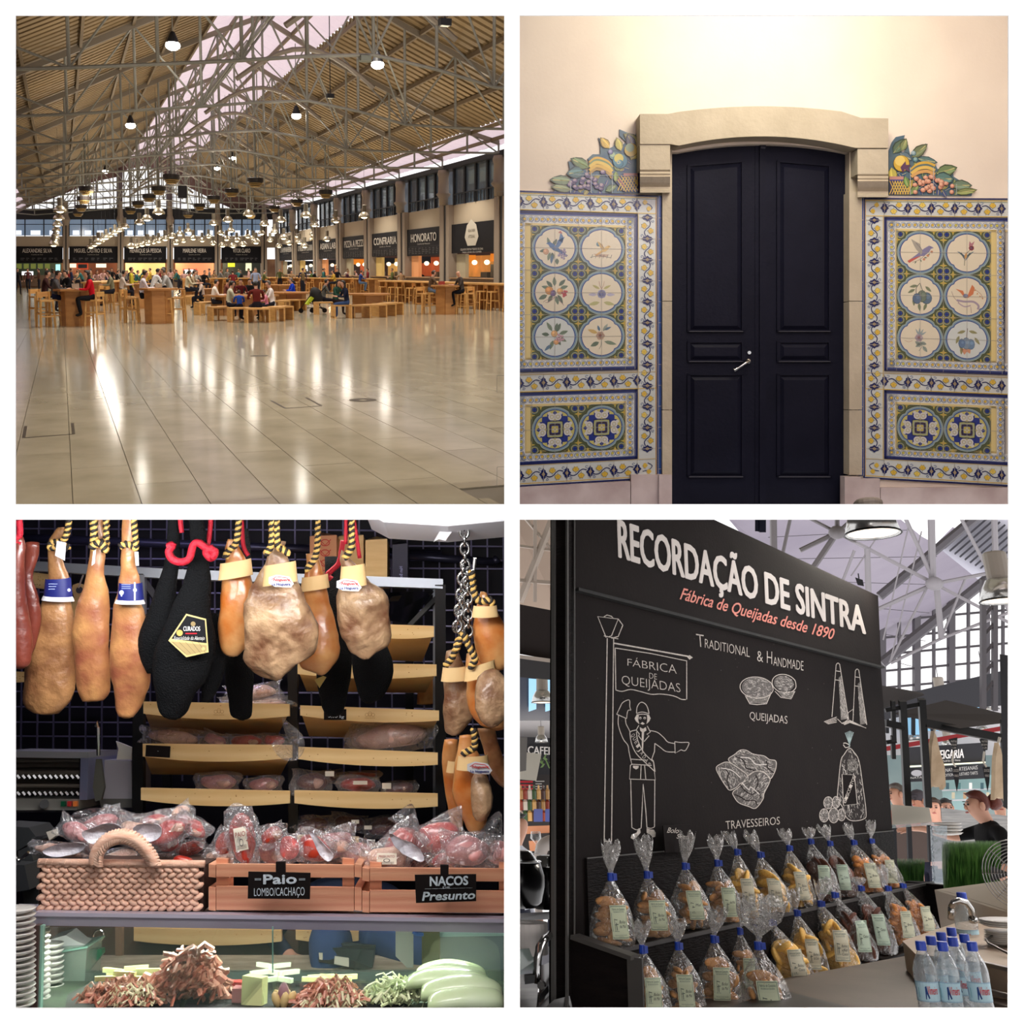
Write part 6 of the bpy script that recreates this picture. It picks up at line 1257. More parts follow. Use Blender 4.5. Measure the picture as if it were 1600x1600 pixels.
pouch([(441,1120),(450,1128),(470,1145),(476,1160),(474,1175),(462,1188),(440,1186),(424,1165),(432,1156),(448,1155),(442,1135)],4.0,'crinkled empty pouch dangling off the middle trays')
# left: toaster, board, hooks
TO=thing('toaster_oven','stainless conveyor toaster with black dial and three coloured switches','toaster',G(80,1266,4.2))
tst=mat('toaster_steel',(158,160,166),.35,.25)
fl3('top_panel',[(-10,1173),(137,1175),(138,1185),(-10,1183)],4.2,.4,tst,parent=TO); fl3('side_frame',[(126,1184),(138,1184),(136,1250),(124,1250)],4.2,.4,mat('blue_steel',(140,146,180),.35,.6),parent=TO); fl3('back',bx3(-10,1184,128,1250),4.75,.05,mat('dark_brown_steel',(58,42,36),.4),parent=TO)
for k in range(9): b=MB(); y=1188+k*6.6; b.cyl(G(-10,y,4.25+(k%3)*.06),G(125,y,4.25+(k%3)*.06),.008+.004*(k%2),n=8); obj('roller',b,mat('toaster_roller',(104,96,88),.4,.3),TO)
for r_ in(1211,1237): 
    for k in range(14): b=MB(); b.bar(G(10+k*8.4,r_,4.22),G(14+k*8.4,r_+5,4.22),.008); obj('grill_tooth',b,chrome,TO)
fl3('control_panel',[(-10,1249),(122,1249),(120,1266),(-10,1266)],4.18,.3,mat('satin_panel',(128,126,122),.4,.2),parent=TO); fl3('panel_lip',[(-10,1266),(118,1266),(118,1269),(-10,1269)],4.16,.3,chrome,parent=TO)
b=MB(); b.cyl(G(69,1256,4.18),G(69,1256,4.13),.018,n=14); obj('dial',b,bk,TO)
for x,cc in((98,(20,90,60)),(108,(190,50,50)),(117,(226,126,60))): fl3('switch',bx3(x-3,1252,x+3,1260),4.16,.02,mat('switch_%d'%cc[0],cc,.3),parent=TO,label={20:'green switch',190:'red switch',226:'orange switch'}[cc[0]])
fl3('side_box',[(155,1187),(205,1189),(206,1248),(160,1248)],4.4,.3,mat('grey_box',(168,166,176),.6),'plain pale grey box beside the hanging spatula','box'); fl3('grey_plinth',[(155,1248),(206,1248),(206,1262),(158,1262)],4.4,.3,mat('grey_base',(96,96,94),.6),'darker base under the pale grey box','box')
fl3('white_paper',[(181,1158),(206,1168),(206,1187),(182,1187),(185,1170)],4.4,.02,mat('paper_white',(226,224,216),.8),'crumpled white paper on the pale grey box','paper')
T=thing('spatula','grey spatula hanging from a long steel hook','spatula',G(153,1250,4.2)); b=MB(); b.tube([G(150,1135,4.2),G(152,1128,4.2),G(153,1136,4.2),G(154,1180,4.2)],.008,6); obj('hook',b,chrome,T); fl3('blade',[(150,1186),(157,1186),(163,1230),(158,1250),(149,1252),(145,1230)],4.2,.02,mat('worn_grey',(84,84,78),.6),parent=T)
T=thing('cutting_board','pale round-eared wooden board hanging behind the hams','board',G(120,1000,4.6)); b=MB(); b.prism([G(x,y,4.6) for x,y in((112,920),(114,914),(122,911),(130,913),(134,920),(133,928),(126,935),(120,955),(120,1000),(104,1000),(108,950),(116,934))],(0,.03,0)); obj('wood',b,lw,T); b=MB(); b.cyl(G(124,922,4.598),G(124,922,4.59),.015,n=12); obj('hole',b,nv,T); b=MB(); b.tube([G(123,918,4.59),G(133,890,4.5)],.004,5); obj('string',b,cream,T)
fl3('scale_arm',[(24-30,1290),(45,1293),(58,1310),(24-30,1350)],3.6,.2,mat('charcoal_plastic',(44,46,48),.5),'dark grey machine body at the lower left corner','machine'); fl3('dark_support',[(28,1330),(45,1322),(62,1375),(58,1420),(38,1420)],3.5,.2,mat('charcoal_plastic',(44,46,48),.5),'slanted dark grey leg of the machine at lower left','machine leg')
fl3('machine_box',[(-10,1350),(38,1352),(46,1390),(-10,1400)],3.4,.2,mat('charcoal_plastic',(44,46,48),.5),'charcoal box with a small white mark at lower left','machine box')
b=MB(); b.tube([G(20,1335,3.4),G(30,1345,3.4),G(45,1332,3.4)],.006,6); b.cyl(G(50,1311,3.6),G(78,1306,3.6),.006,n=6); tag(obj('chrome_lever',b,chrome),'thin chrome lever of the dark machine at lower left','lever'); fl3('white_grip',[(72,1300),(82,1297),(87,1306),(77,1313)],3.55,.04,cream,'white knob on the chrome lever','knob')
# --- hams
hams=[mat('ham_brown',(120,76,48),.4,var=(190,140,90),vs=9,coat=.25,bump=.5,bs=26),mat('ham_orange',(176,96,34),.32,var=(206,160,104),vs=8,coat=.35,bump=.25,bs=20),mat('ham_rosy',(148,84,60),.36,var=(204,150,92),vs=9,coat=.3,bump=.35,bs=24),mat('ham_grey_brown',(104,66,44),.42,var=(186,154,118),vs=11,coat=.2,bump=.7,bs=24),mat('ham_red',(96,38,30),.35,var=(140,70,54),vs=5,coat=.35,bump=.4,bs=20),mat('black_net',(12,13,15),.75,bump=.5,bs=200,spec=.15)]
ropem=mat('black_gold_rope',(196,156,84),.6,wave=(60,0,(30,24,20)),bump=.2,bs=90); red=mat('red_cord',(184,20,44),.65,bump=.3,bs=120); tanp=mat('kraft_collar',(216,184,132),.7,var=(206,170,116),vs=6); wtag=mat('white_tag',(222,222,228),.7); bluet=mat('blue_band',(28,36,110),.45)
def rope(pts,r=.011,m=ropem,par=None,d=3.5,two=True,nm='rope'):
    """twisted cord: two strands winding round each other"""
    P=smooth2([tuple(G(x,y,d)) for x,y in pts],6); b=MB()
    if m is ropem:
        for ph in(0,pi):
            b.mi=0 if ph else 1; L=0; Q_=[]
            Pn=[]
            for i in range(len(P)-1):
                for k in range(4): Pn.append(V(P[i]).lerp(V(P[i+1]),k/4))
            for i,p in enumerate(Pn):
                if i: L+=(Pn[i]-Pn[i-1]).length
                a=L*330+ph; t=(Pn[min(i+1,len(Pn)-1)]-Pn[max(0,i-1)]).normalized(); x=t.cross(V((0,1,0))); x=x.normalized() if x.length>.01 else V((1,0,0)); y=t.cross(x)
                Q_.append(p+(x*cos(a)+y*sin(a))*r*.5)
            b.tube(Q_,r*.62,5)
        return obj(nm,b,[mat('rope_gold',(206,166,90),.6),mat('rope_dark',(34,28,24),.7)],par,True)
    b.tube(P,r,6); return obj(nm,b,m,par,True)
def ham(label,cl,d,m,flat=.62,amp=.05,sc=1,grp='hams hanging over the counter',extra=None,nm='ham'):
    T=thing(nm,label,'ham',G(cl[-1][0],cl[-1][1],d),0,grp); pts=smooth2([tuple(map(float,c)) for c in cl],3); n=20; rings=[]
    rs=random.Random(int(cl[0][0]*7+cl[0][1])); sd=rs.uniform(0,90)
    for x,y,w_ in pts:
        c=G(x,y,d); r=max(w_,.6)*d/F; rings.append([c+V((r*cos(a),r*flat*sin(a),0)) for a in [2*pi*k/n for k in range(n)]])
    c0=G(pts[0][0],pts[0][1]-1,d); c1=G(pts[-1][0],pts[-1][1]+1.5,d); c2=c1+V((0,0,-.004)); rings=[[c0+(p-c0)*.3 for p in rings[0]]]+rings+[[c1+(p-c1)*.82 for p in rings[-1]],[c2+(p-c2)*.45 for p in rings[-1]]]
    b=MB(); b.loft(rings); base=max(w for _,_,w in cl)*d/F
    for i,v in enumerate(b.v):
        p=V(v); q=mnoise.noise_vector(p*(7/sc)+V((sd,0,0)))*base*amp*3.4+mnoise.noise_vector(p*(20/sc)+V((0,sd,0)))*base*amp*1.8; b.v[i]=tuple(p+q)
    obj('body',b,hams[m],T,True); return T
def collar(T,x0,x1,y0l,y0r,h,d,m=tanp,bow=5,fl_=.5,nm='paper_collar',flare=3):
    b=MB(); n=12; P=[]
    for j in range(2):
        for k in range(n+1):
            a=pi*(k/n)+pi; cx=(x0+x1)/2; hw=(x1-x0)/2+(flare if j else 0); x=cx+hw*cos(a); y=(y0l+(y0r-y0l)*(x-x0)/(x1-x0))+h*j-bow*sin(a)*-1*(-1)
            c=G(x,y,d); P.append(c+V((0,fl_*hw*d/F*sin(a)*1.1,0)))
    b.add(P,[(k,k+1,n+2+k,n+1+k) for k in range(n)]); b.add([V(p)+V((0,.004,0)) for p in P],[(k,n+1+k,n+2+k,k+1) for k in range(n)]); return obj(nm,b,m,T,True)
T=ham('dark red ham at the left edge, nearest the frame',[(30,840,6),(28,870,12),(22,930,16),(26,990,22),(30,1035,18),(34,1046,9)],3.4,4,.7,.07)
T=ham('dark red ham piece with a stubby knuckle, second from the left edge',[(50,848,12),(45,880,10),(42,905,9),(48,935,12),(50,965,14),(46,1000,11),(38,1030,7)],3.5,4,.7,.08)
rope([(30,812),(31,835),(24,846),(34,850)],.012,red,T,3.4)
T=ham('long brown ham with a blue paper band and white tag, first full one at left',[(96,823,7),(92,832,9),(86,850,10.5),(87,880,12),(90,905,17),(90,935,21),(88,960,27),(83,1000,34),(80,1040,38),(78,1075,39),(74,1098,34),(72,1114,20)],3.55,0,.62,.035)
collar(T,71,110,904,902,32,3.5,bluet,4,.6,'paper_band'); collar(T,68,113,930,932,7,3.49,wtag,4,.6,'band_edge')
fl3('white_tag',[(89,845),(103,848),(101,876),(86,868)],3.42,.003,wtag,parent=T); rope([(108,812),(104,835),(96,846),(80,848),(80,856),(100,852),(106,858)],.011,ropem,T,3.46)
q=Paint(lambda x,y:G(x,y,3.36),.001); [q.rect(76,912+k*4,90-k*2,913+k*4,(150,160,200),1) for k in range(3)]; q.disc(108,922,2.5,(200,200,220),1); q.build('band_print',PM_PRINT,T)
T=ham('rosy brown ham with gold cord, no band, second full one',[(155,800,9),(153,830,11),(152,860,11),(150,885,13),(147,920,20),(143,950,27),(141,985,31),(144,1020,30),(147,1055,26),(148,1080,24),(146,1096,15)],3.5,2,.62,.05)
rope([(146,800),(147,840),(146,850)],.014,ropem,T,3.4); rope([(166,800),(166,850),(164,862)],.012,ropem,T,3.42); rope([(142,856),(150,850),(158,848),(166,862)],.013,ropem,T,3.38); fl3('white_tag',[(146,858),(150,856),(148,880),(143,884)],3.4,.003,wtag,parent=T)
T=ham('yellowish ham with a blue tree-printed band, third full one',[(198,800,10),(200,830,12),(202,860,12),(203,890,13),(204,915,17),(204,940,20),(204,965,25),(202,1000,31),(203,1040,31),(203,1075,27),(200,1105,20),(199,1122,12)],3.45,2,.6,.06)
collar(T,186,222,910,910,31,3.4,bluet,4,.6,'paper_band'); collar(T,182,224,936,937,6,3.39,wtag,4,.6,'band_edge'); rope([(188,854),(196,850),(206,852),(212,855),(210,820),(208,800)],.011,ropem,T,3.36)
q=Paint(lambda x,y:G(x,y,3.27),.001); q.disc(190,926,3.6,(206,212,226),1,10); q.rect(189,928,191,932,(206,212,226),1); q.disc(211,922,3,(206,212,226),1,10); q.rect(209.5,910,212,938,(206,212,226),1); [q.rect(190,913+k*3,204,914+k*3,(120,130,180),1) for k in range(3)]; q.build('band_print',PM_PRINT,T)
fl3('white_tag',[(210,862),(216,862),(217,884),(212,884)],3.4,.003,wtag,parent=T)
# black netted hams
def netend(T,d): 
    pass
T=ham('big black-netted ham pair tied with red cord, gold-edged pentagonal label',[(300,800,11),(308,830,12),(312,860,13),(308,900,20),(302,940,30),(296,980,40),(290,1020,48),(284,1055,44),(276,1085,32),(272,1112,22),(270,1122,12)],3.35,5,.5,.03,grp='black-netted hams')
b=MB(); b.loft([[G(x,y,3.42)+V((w_*3.4/F*cos(a),w_*2/F*sin(a),0)) for a in [2*pi*k/14 for k in range(14)]] for x,y,w_ in smooth2([(270,800,8),(272,840,10),(268,890,12),(256,940,20),(248,985,30),(240,1020,24),(240,1050,12)],3)]); b.jit(.008,8,3); obj('second_ham',b,hams[5],T,True)
b=MB(); b.loft([[G(x,y,3.45)+V((w_*3.4/F*cos(a),w_*2/F*sin(a),0)) for a in [2*pi*k/14 for k in range(14)]] for x,y,w_ in smooth2([(330,960,14),(338,1000,16),(334,1050,17),(326,1080,12),(320,1096,6)],3)]); b.jit(.008,8,5); obj('second_ham',b,hams[5],T,True)
rope([(262,855),(270,852),(264,862),(270,874),(284,878),(296,872),(302,852),(310,848),(322,856),(336,862),(330,872),(322,862),(334,856)],.013,red,T,3.26); rope([(282,800),(282,815),(284,832)],.009,red,T,3.4); rope([(330,800),(328,830),(324,856)],.009,red,T,3.4)
q=Paint(lambda x,y:G(x,y,3.35-.085),.0012); q.poly([(291,959),(322,967),(326,1019),(291,1027),(263,1001)],(206,186,126),0); q.poly([(292,962),(320,969),(323,1005),(268,998)],(20,20,24),1); q.poly([(266,1002),(323,1008),(323,1017),(292,1024)],(170,150,104),1)
q.trect('CURADOS',287,979,313,986,(214,214,214),2,.02); q.rect(290,989,308,991,(170,40,50),2); q.trect('Especialidade do Alentejo',272,994,320,1000,(206,206,200),2,0,.3); q.disc(281,989,5,(196,166,90),2,12); q.disc(318,1014,3,(206,186,126),3,8); q.disc(302,975,4,(150,130,90),2,8)
[q.line([(270+k*10,1003),(290+k*8,1021)],.5,(110,96,70),3) for k in range(5)]; q.build('pentagon_label',PM_PRINT,T)
T=ham('slim black-netted ham hanging low behind the orange ham',[(372,990,10),(372,1030,20),(374,1060,23),(376,1095,20),(377,1118,17),(378,1124,8)],3.75,5,.5,.03,grp='black-netted hams')
T=ham('middle low black-netted ham reaching the price card',[(520,870,12),(522,930,16),(524,1000,24),(522,1050,27),(521,1085,22),(522,1112,15),(522,1118,8)],3.85,5,.5,.03,grp='black-netted hams'); rope([(536,845),(530,878),(520,890),(512,898),(518,905)],.01,red,T,3.7); fl3('gold_tag',[(491,1062),(505,1056),(510,1058),(499,1075)],3.7,.003,mat('gold_foil',(196,176,100),.3,.4),parent=T)
T=ham('rounded low black-netted ham, right of the other black ones',[(578,990,16),(580,1020,30),(582,1050,32),(580,1075,26),(578,1090,17),(577,1096,8)],3.8,5,.5,.03,grp='black-netted hams')
T=ham('black net end sticking up at the back between red cord and collar',[(382,826,6),(386,850,5),(386,880,6)],4.0,5,.5,.03,grp='black-netted hams')
# collared hams
def crd(T,kx,pts,d): rope(pts,.011,ropem,T,d)
T=ham('glossy orange ham with plain collar, left of the biggest brown one',[(359,846,6),(362,858,11),(367,876,16),(370,900,22),(372,930,30),(375,965,35),(372,995,28),(367,1015,18),(366,1023,10)],3.4,1,.6,.05); collar(T,344,392,880,872,26,3.34,tanp,4,.55); crd(T,0,[(374,800),(372,830),(368,850),(356,862),(352,872)],3.34); rope([(377,800),(380,850),(388,868)],.008,red,T,3.42)
T=ham('biggest wrinkled brown ham, oval red-script tag on its collar',[(444,847,7),(441,862,12),(436,880,20),(433,905,30),(434,935,42),(438,975,52),(436,1005,53),(428,1030,44),(424,1048,28),(426,1058,12)],3.3,3,.55,.075); collar(T,413,462,884,876,32,3.22,tanp,3,.5); crd(T,0,[(424,800),(424,850),(414,866)],3.2); crd(T,0,[(432,800),(434,850),(442,858),(452,866)],3.2)
def oval(T,cx,cy,d,a=0.1):
    q=Paint(lambda x,y:G(x,y,d),.0015); q.poly([(cx-20,cy-8),(cx-8,cy-12),(cx+12,cy-9),(cx+19,cy+2),(cx+14,cy+8),(cx-10,cy+7),(cx-20,cy+2)],(184,184,186),0); q.line([(cx-16,cy-4),(cx-8,cy-9),(cx+8,cy-7),(cx+15,cy)],1,(190,60,60),1); q.trect('Noguera',cx-13,cy-6,cx+13,cy-2,(196,60,60),1,.01,.3); q.trect('La Hoguera',cx-15,cy+1,cx+14,cy+5,(50,60,120),1,.01); q.build('oval_tag',PM_PRINT,T)
oval(T,440,910,3.02)
T=ham('narrow orange ham squeezed between the two brown ones',[(484,866,7),(487,880,11),(490,900,16),(494,930,20),(498,965,22),(500,1000,30),(500,1030,31),(496,1048,20),(498,1056,8)],3.5,1,.6,.06); collar(T,472,512,902,896,22,3.44,tanp,3,.5); crd(T,0,[(497,800),(496,850),(492,872),(482,886),(479,892)],3.42)
T=ham('brown ham with tilted collar and oval tag, rightmost of the main row',[(541,858,7),(545,875,12),(552,895,20),(562,925,33),(568,955,43),(570,985,44),(568,1008,36),(562,1022,20),(562,1029,9)],3.35,3,.55,.07); collar(T,533,570,885,880,34,3.26,tanp,3,.5); crd(T,0,[(549,800),(550,850),(546,862),(538,872)],3.26); rope([(541,800),(540,850)],.007,red,T,3.4); rope([(553,812),(562,872)],.007,red,T,3.36)
oval(T,546,916,3.08)
T=thing('steel_chain','galvanised chain hanging at upper right','chain',G(725,990,3.3)); 
def links(p,q,n,d):
    a=G(*p,d);c=G(*q,d)
    for k in range(n):
        t=(k+.5)/n; m_=a.lerp(c,t); L_=(c-a).length/n*.72; dr=(c-a).normalized(); sd=V((1,0,0)) if k%2 else V((0,1,0)); b=MB(); b.tube([m_+dr*L_*cos(u)+sd*.014*sin(u) for u in [2*pi*i/12 for i in range(13)]],.005,5); obj('link',b,chrome,T,True)
links((725,812),(727,890),6,3.3); links((724,885),(714,985),8,3.3); links((730,890),(732,992),8,3.28); links((722,930),(718,1000),5,3.35)
T=ham('orange ham with collar at the right edge, hanging highest',[(756,926,6),(757,945,13),(760,960,20),(766,985,28),(772,1010,30),(774,1032,24),(772,1046,12)],3.3,1,.6,.04,grp='hams on the chain'); collar(T,740,776,946,945,18,3.22,tanp,3,.5); crd(T,0,[(737,893),(742,930),(752,940),(765,937),(770,945)],3.22); b=MB(); b.tube([G(742,872,3.3),G(740,890,3.3),G(737,893,3.3)],.006,6); obj('hook',b,chrome,T)
T=ham('grey-brown ham with cream tag, left of the chain cluster',[(706,1018,10),(708,1035,16),(712,1060,22),(716,1090,25),(716,1120,24),(712,1140,14),(712,1147,7)],3.45,3,.55,.07,grp='hams on the chain'); collar(T,692,728,1042,1040,22,3.38,tanp,3,.5); crd(T,0,[(716,1000),(708,1025),(696,1040)],3.36)
T=ham('brown ham with orange rim at the right edge of the chain cluster',[(736,1020,9),(745,1040,18),(758,1065,28),(764,1090,34),(768,1115,32),(776,1140,16)],3.35,1,.6,.06,grp='hams on the chain'); collar(T,728,772,1042,1030,22,3.27,tanp,3,.5); crd(T,0,[(724,990),(734,1012),(742,1030),(734,1044)],3.24); crd(T,0,[(722,990),(712,1018)],3.3)
b=MB(); b.ell(G(768,1090,3.16),(.055,.03,.09),12,8); b.jit(.012,14); obj('wrinkled_face',b,hams[3],T,True)
T=ham('ham behind the rack post, at right between the trays',[(672,1050,8),(668,1080,16),(664,1100,14)],4.7,1,.5,.05,grp='hams on the chain')
T=ham('lower orange and grey ham with oval tag, right of the rack',[(726,1150,9),(728,1170,14),(732,1200,24),(738,1235,29),(742,1265,27),(746,1290,16),(746,1298,8)],3.4,1,.6,.06,grp='hams on the chain'); collar(T,716,762,1180,1178,22,3.32,tanp,3,.5); crd(T,0,[(740,1140),(742,1165),(735,1172),(722,1178)],3.3); oval(T,750,1202,3.2)
b=MB(); b.ell(G(750,1245,3.24),(.035,.03,.075),12,8); b.jit(.01,14); obj('wrinkled_face',b,hams[3],T,True)
T=ham('ham half hidden behind the lower orange one',[(706,1155,10),(704,1190,14),(708,1230,14),(712,1270,12),(714,1300,8)],3.7,1,.6,.06,grp='hams on the chain'); collar(T,700,718,1188,1188,18,3.6,tanp,2,.5)
T=ham('long bony ham shank slanting at the right edge',[(760,1140,14),(768,1165,14),(775,1195,14),(782,1220,11),(786,1230,6)],3.55,0,.6,.08,grp='hams on the chain')
# --- basket
KB=FR3.inverted()@FCAM
BK=thing('woven_basket','pinkish-tan woven basket heaped with vacuum-packed meat','basket',G(190,1425,2.95))
str1=mat('basket_strand',(212,160,134),.75,var=(232,192,168),vs=30,bump=.2,bs=120,rnd=.12,stretch=(1,1,4)); dkin=mat('basket_dark',(70,44,34),.9)
DB=2.95; s_=DB/F
fl3('liner',[(62,1350),(318,1353),(317,1424),(60,1422)],DB+.012,.28,dkin,parent=BK)
sm=MB(); sm.ell((0,0,0),(9.2*s_,5*s_,4.9*s_),8,5); sme=sm.mesh('strand',True); sme.materials.append(str1)
for r_ in range(9):
    for k in range(19):
        x=66+k*13.6+(6.8 if r_%2 else 0); y=1350+r_*8.5
        if x>316: continue
        o=bpy.data.objects.new('strand',sme); COL.objects.link(o); o.parent=BK; sg=1 if r_%2 else -1
        o.matrix_local=Matrix.Translation(G(x+(58-62)*(r_/9)*.4,y,DB)-V(LOCM[BK].translation))@Matrix.Rotation(sg*.42,4,'Y')
rim=MB(); rim.cyl(G(60,1347,DB),G(320,1350,DB),.010,n=8); 
obj('rim',rim,str1,BK,True)
wr=MB(); wr.ell((0,0,0),(5*s_,5.5*s_,5.6*s_),8,5); wre=wr.mesh('wrap',True); wre.materials.append(str1)
for k in range(26): o=bpy.data.objects.new('rim_wrap',wre); COL.objects.link(o); o.parent=BK; o.matrix_local=Matrix.Translation(G(63+k*10,1347+k*.12,DB)-V(LOCM[BK].translation))@Matrix.Rotation(.4,4,'Y')
ARC=[(150,1348),(151,1336),(156,1326),(166,1315),(178,1309),(190,1307),(203,1309),(216,1316),(228,1328),(236,1340),(240,1350)]
hp=[G(x,y,DB-.02) for x,y in ARC]; hb=MB(); hb.tube(smooth2([tuple(p) for p in hp],5),.022,10,True,.7); obj('handle',hb,str1,BK,True)
hs=smooth2([tuple(p) for p in hp],3)
for k,p in enumerate(hs): o=bpy.data.objects.new('handle_wrap',wre); COL.objects.link(o); o.parent=BK; q_=V(hs[min(k+1,len(hs)-1)])-V(hs[max(k-1,0)]); o.matrix_local=Matrix.Translation(V(p)-V(LOCM[BK].translation))@Matrix.Rotation(math.atan2(q_.x,q_.z)+.5,4,'Y')@Matrix.Diagonal((2.7,1.9,.95,1))
PK=[(120,1300,60,30,-25,'pouch with red end, upper left of the basket heap',meatp,1),(85,1328,70,20,-8,'flat pale pouch poking out over the basket left rim',fat,1),(150,1290,70,34,18,'rosy pouch at the back left of the basket',meatp,1),(182,1278,50,26,-14,'dark dried meat piece in a pouch at the heap top',drk,1),(140,1318,34,44,30,'dark maroon wedge pouch left of the handle',drk,1),(118,1340,60,16,0,'pouch with cream paper label at the basket rim',fat,1),
(210,1300,60,40,-10,'pale pouch with silvery sheen behind the handle',fat,1),(240,1284,60,26,10,'red frilled meat pouch at the back right of the basket',meat,1),(262,1300,70,36,24,'large red cured loin pouch, right of the handle',meat,1),(262,1316,40,34,-10,'glossy red meat end right of the handle',meat,1),(295,1326,50,24,10,'bright red sausage pouch near the basket right rim',sausage,1),(300,1342,34,18,0,'two short orange-red sausages at the right rim',sausage,0),(285,1345,34,16,-5,'small red sausage piece at the right rim',sausage,0),(300,1292,56,28,-30,'pouch with red meat leaning on the right end',meat,1),(190,1338,60,22,6,'lilac-tinted pouch seen through the handle',fat,1),(280,1272,40,24,30,'thin pouch sticking up at the back right of the basket',fat,1)]
for i,a in enumerate(PK): packet(a[0],a[1],a[2],a[3],a[4],3.08+.05*(i%4),a[5],a[6],VAC if a[7] else None,grp='packed meats in the basket')
for pts_,l_ in(([(66,1330),(78,1322),(100,1318),(128,1316),(122,1332),(98,1338),(80,1338)],'added silvery white sheen patch at the left of the basket'),([(128,1300),(150,1292),(176,1288),(190,1300),(170,1312),(140,1318)],'added white sheen patch in the middle of the basket heap'),([(204,1296),(222,1286),(246,1290),(248,1306),(230,1318),(210,1314)],'added white crumpled sheen patch behind the basket handle'),([(480,1300),(496,1312),(520,1330),(512,1344),(494,1330)],'added white sheen strip at the right of the left crate'),([(610,1300),(630,1310),(664,1338),(656,1348),(628,1330)],'added white folded sheen strip in the right crate')):
    b=MB(); b.prism([G(x,y,2.99) for x,y in smooth2(pts_,3,True)[:-1]],(0,.008,0)); b.jit(.012,16); tag(obj('sheen_patch',b,mat('sheen_white',(212,208,214),.25,coat=.6,var=(186,182,194),vs=20,bump=.6,bs=30),smooth=True),l_,'plastic pouch')  # white sheets added among the packets, sheen put into colour and shape
pouch([(112,1278),(120,1268),(150,1262),(178,1266),(187,1254),(186,1272),(200,1276),(228,1270),(226,1288),(170,1292),(130,1290)],3.2,'clear crinkled pouch tops above the basket heap')
pouch([(272,1290),(282,1266),(288,1262),(300,1272),(316,1284),(322,1300),(300,1306)],3.15,'clear pouch corner standing up behind the basket right end')
# --- crates
cw=mat('crate_pine',(222,164,130),.6,var=(206,142,108),vs=4,stretch=(.4,1,6),bump=.08,wave=(2.2,7,(196,120,90)),rnd=.08)
def crate(x0,x1,y0,y1,d,label,gaps):
    T=thing('wooden_crate',label,'crate',G((x0+x1)/2,y1,d)); dy=(y1-y0)
    def plank(a,b_,c,e,dd,th,nm='slat'): fl3(nm,[(a,b_),(c,b_+1.5),(c,e+1.5),(a,e)],dd,th,cw,parent=T)
    plank(x0+12,y0,x1-12,y0+20,d,.016); plank(x0+12,y0+35,x1-12,y1,d,.016)
    for k,xx in enumerate((x0+12,x1-30)): plank(xx,y0-9,xx+18,y1-4,d+.018,.02,'corner_post')
    for xx,sg in((x0,1),(x1-11,-1)):
        for a,b_ in((y0,y0+20),(y0+36,y1)): plank(xx,a,xx+11,b_,d+.002,.26,'end_slat')
    for a,b_ in((y0,y0+18),(y0+36,y1)): plank(x0+12,a,x1-12,b_,d+.28,.016)
    fl3('base',[(x0+2,y1-3),(x1-2,y1-2),(x1-2,y1),(x0+2,y1)],d+.01,.28,cw,parent=T); return T
crate(326,565,1350,1422,2.95,'left pine crate with the Paio Lombo/Cachaço slate',1); crate(566,810,1356,1425,2.95,'right pine crate with the Nacos Presunto slate, cut by the frame',1)
T=chalkcard([(388,1362),(485,1364),(484,1405),(387,1404)],2.9,'black slate reading Paio, Lombo/Cachaço clipped on the left crate',[('Paio',[(412,1367),(463,1366),(463,1380),(412,1381)],.04,0),('LOMBO/CACHAÇO',[(397,1388),(476,1386),(476,1399),(397,1400)],0,0),('=',[(398,1371),(408,1371),(408,1377),(398,1377)],0,0),('=',[(467,1371),(477,1371),(477,1377),(467,1377)],0,0)],'slate_sign'); fl3('clip',bx3(431,1347,445,1364),2.9,.02,blk,parent=T)
T=chalkcard([(648,1367),(744,1366),(744,1408),(650,1411)],2.9,'black slate reading Nacos de Presunto clipped on the right crate',[('NACOS',[(672,1370),(731,1369),(731,1382),(672,1384)],.035,0),('Presunto',[(660,1394),(742,1392),(742,1404),(660,1407)],.035,.15),('DE',[(692,1385),(703,1385),(703,1388),(692,1388)],0,0),('~~~~~~~',[(664,1387),(738,1386),(738,1388),(664,1390)],0,0)],'slate_sign'); fl3('clip',bx3(688,1352,701,1368),2.9,.02,blk,parent=T)
for i,a in enumerate([(378,1310,44,84,12,'long salami pouch standing upright with a printed cream label',sausage,'PAIO'),(350,1318,34,40,-30,'orange-red meat pouch at the left of the left crate',sausage,None),(425,1305,40,30,20,'orange pepper-coloured meat pouch in the left crate middle',sausage,None),(425,1330,54,40,-12,'pink and red loin pouch at the front of the left crate',meatp,None),(452,1326,36,40,10,'dark red loin pouch right of the pink one',meat,None),(490,1325,60,44,-20,'orange-rimmed pouch at the right of the left crate',sausage,None),(520,1322,70,44,14,'rosy pouch with a white seal across both crates',meatp,None),(340,1338,40,20,0,'small labelled pouch at the left corner of the left crate',fat,None),
 (605,1340,70,40,0,'cream-labelled ham pouch at the left of the right crate',fat,'PRESUNTO'),(625,1318,70,44,35,'dark red ham wedge pouch in the right crate',meat,None),(560,1332,50,36,0,'pink ham pouch between the two crates',meatp,None),(680,1310,90,50,20,'large magenta ham slab pouch in the right crate',meat,None),(730,1330,80,50,-8,'pale pink ham pouch at the right of the right crate',meatp,None),(700,1342,60,24,10,'reddish ham pouch behind the slate clip',meat,None),(655,1345,50,22,25,'maroon wedge low in the right crate',drk,None),(780,1332,40,40,0,'ham pouch cut by the frame in the right crate',meatp,None)]): packet(a[0],a[1],a[2],a[3],a[4],3.02+.04*(i%4),a[5],a[6],VAC,lab=a[7],grp='packed meats in the crates')
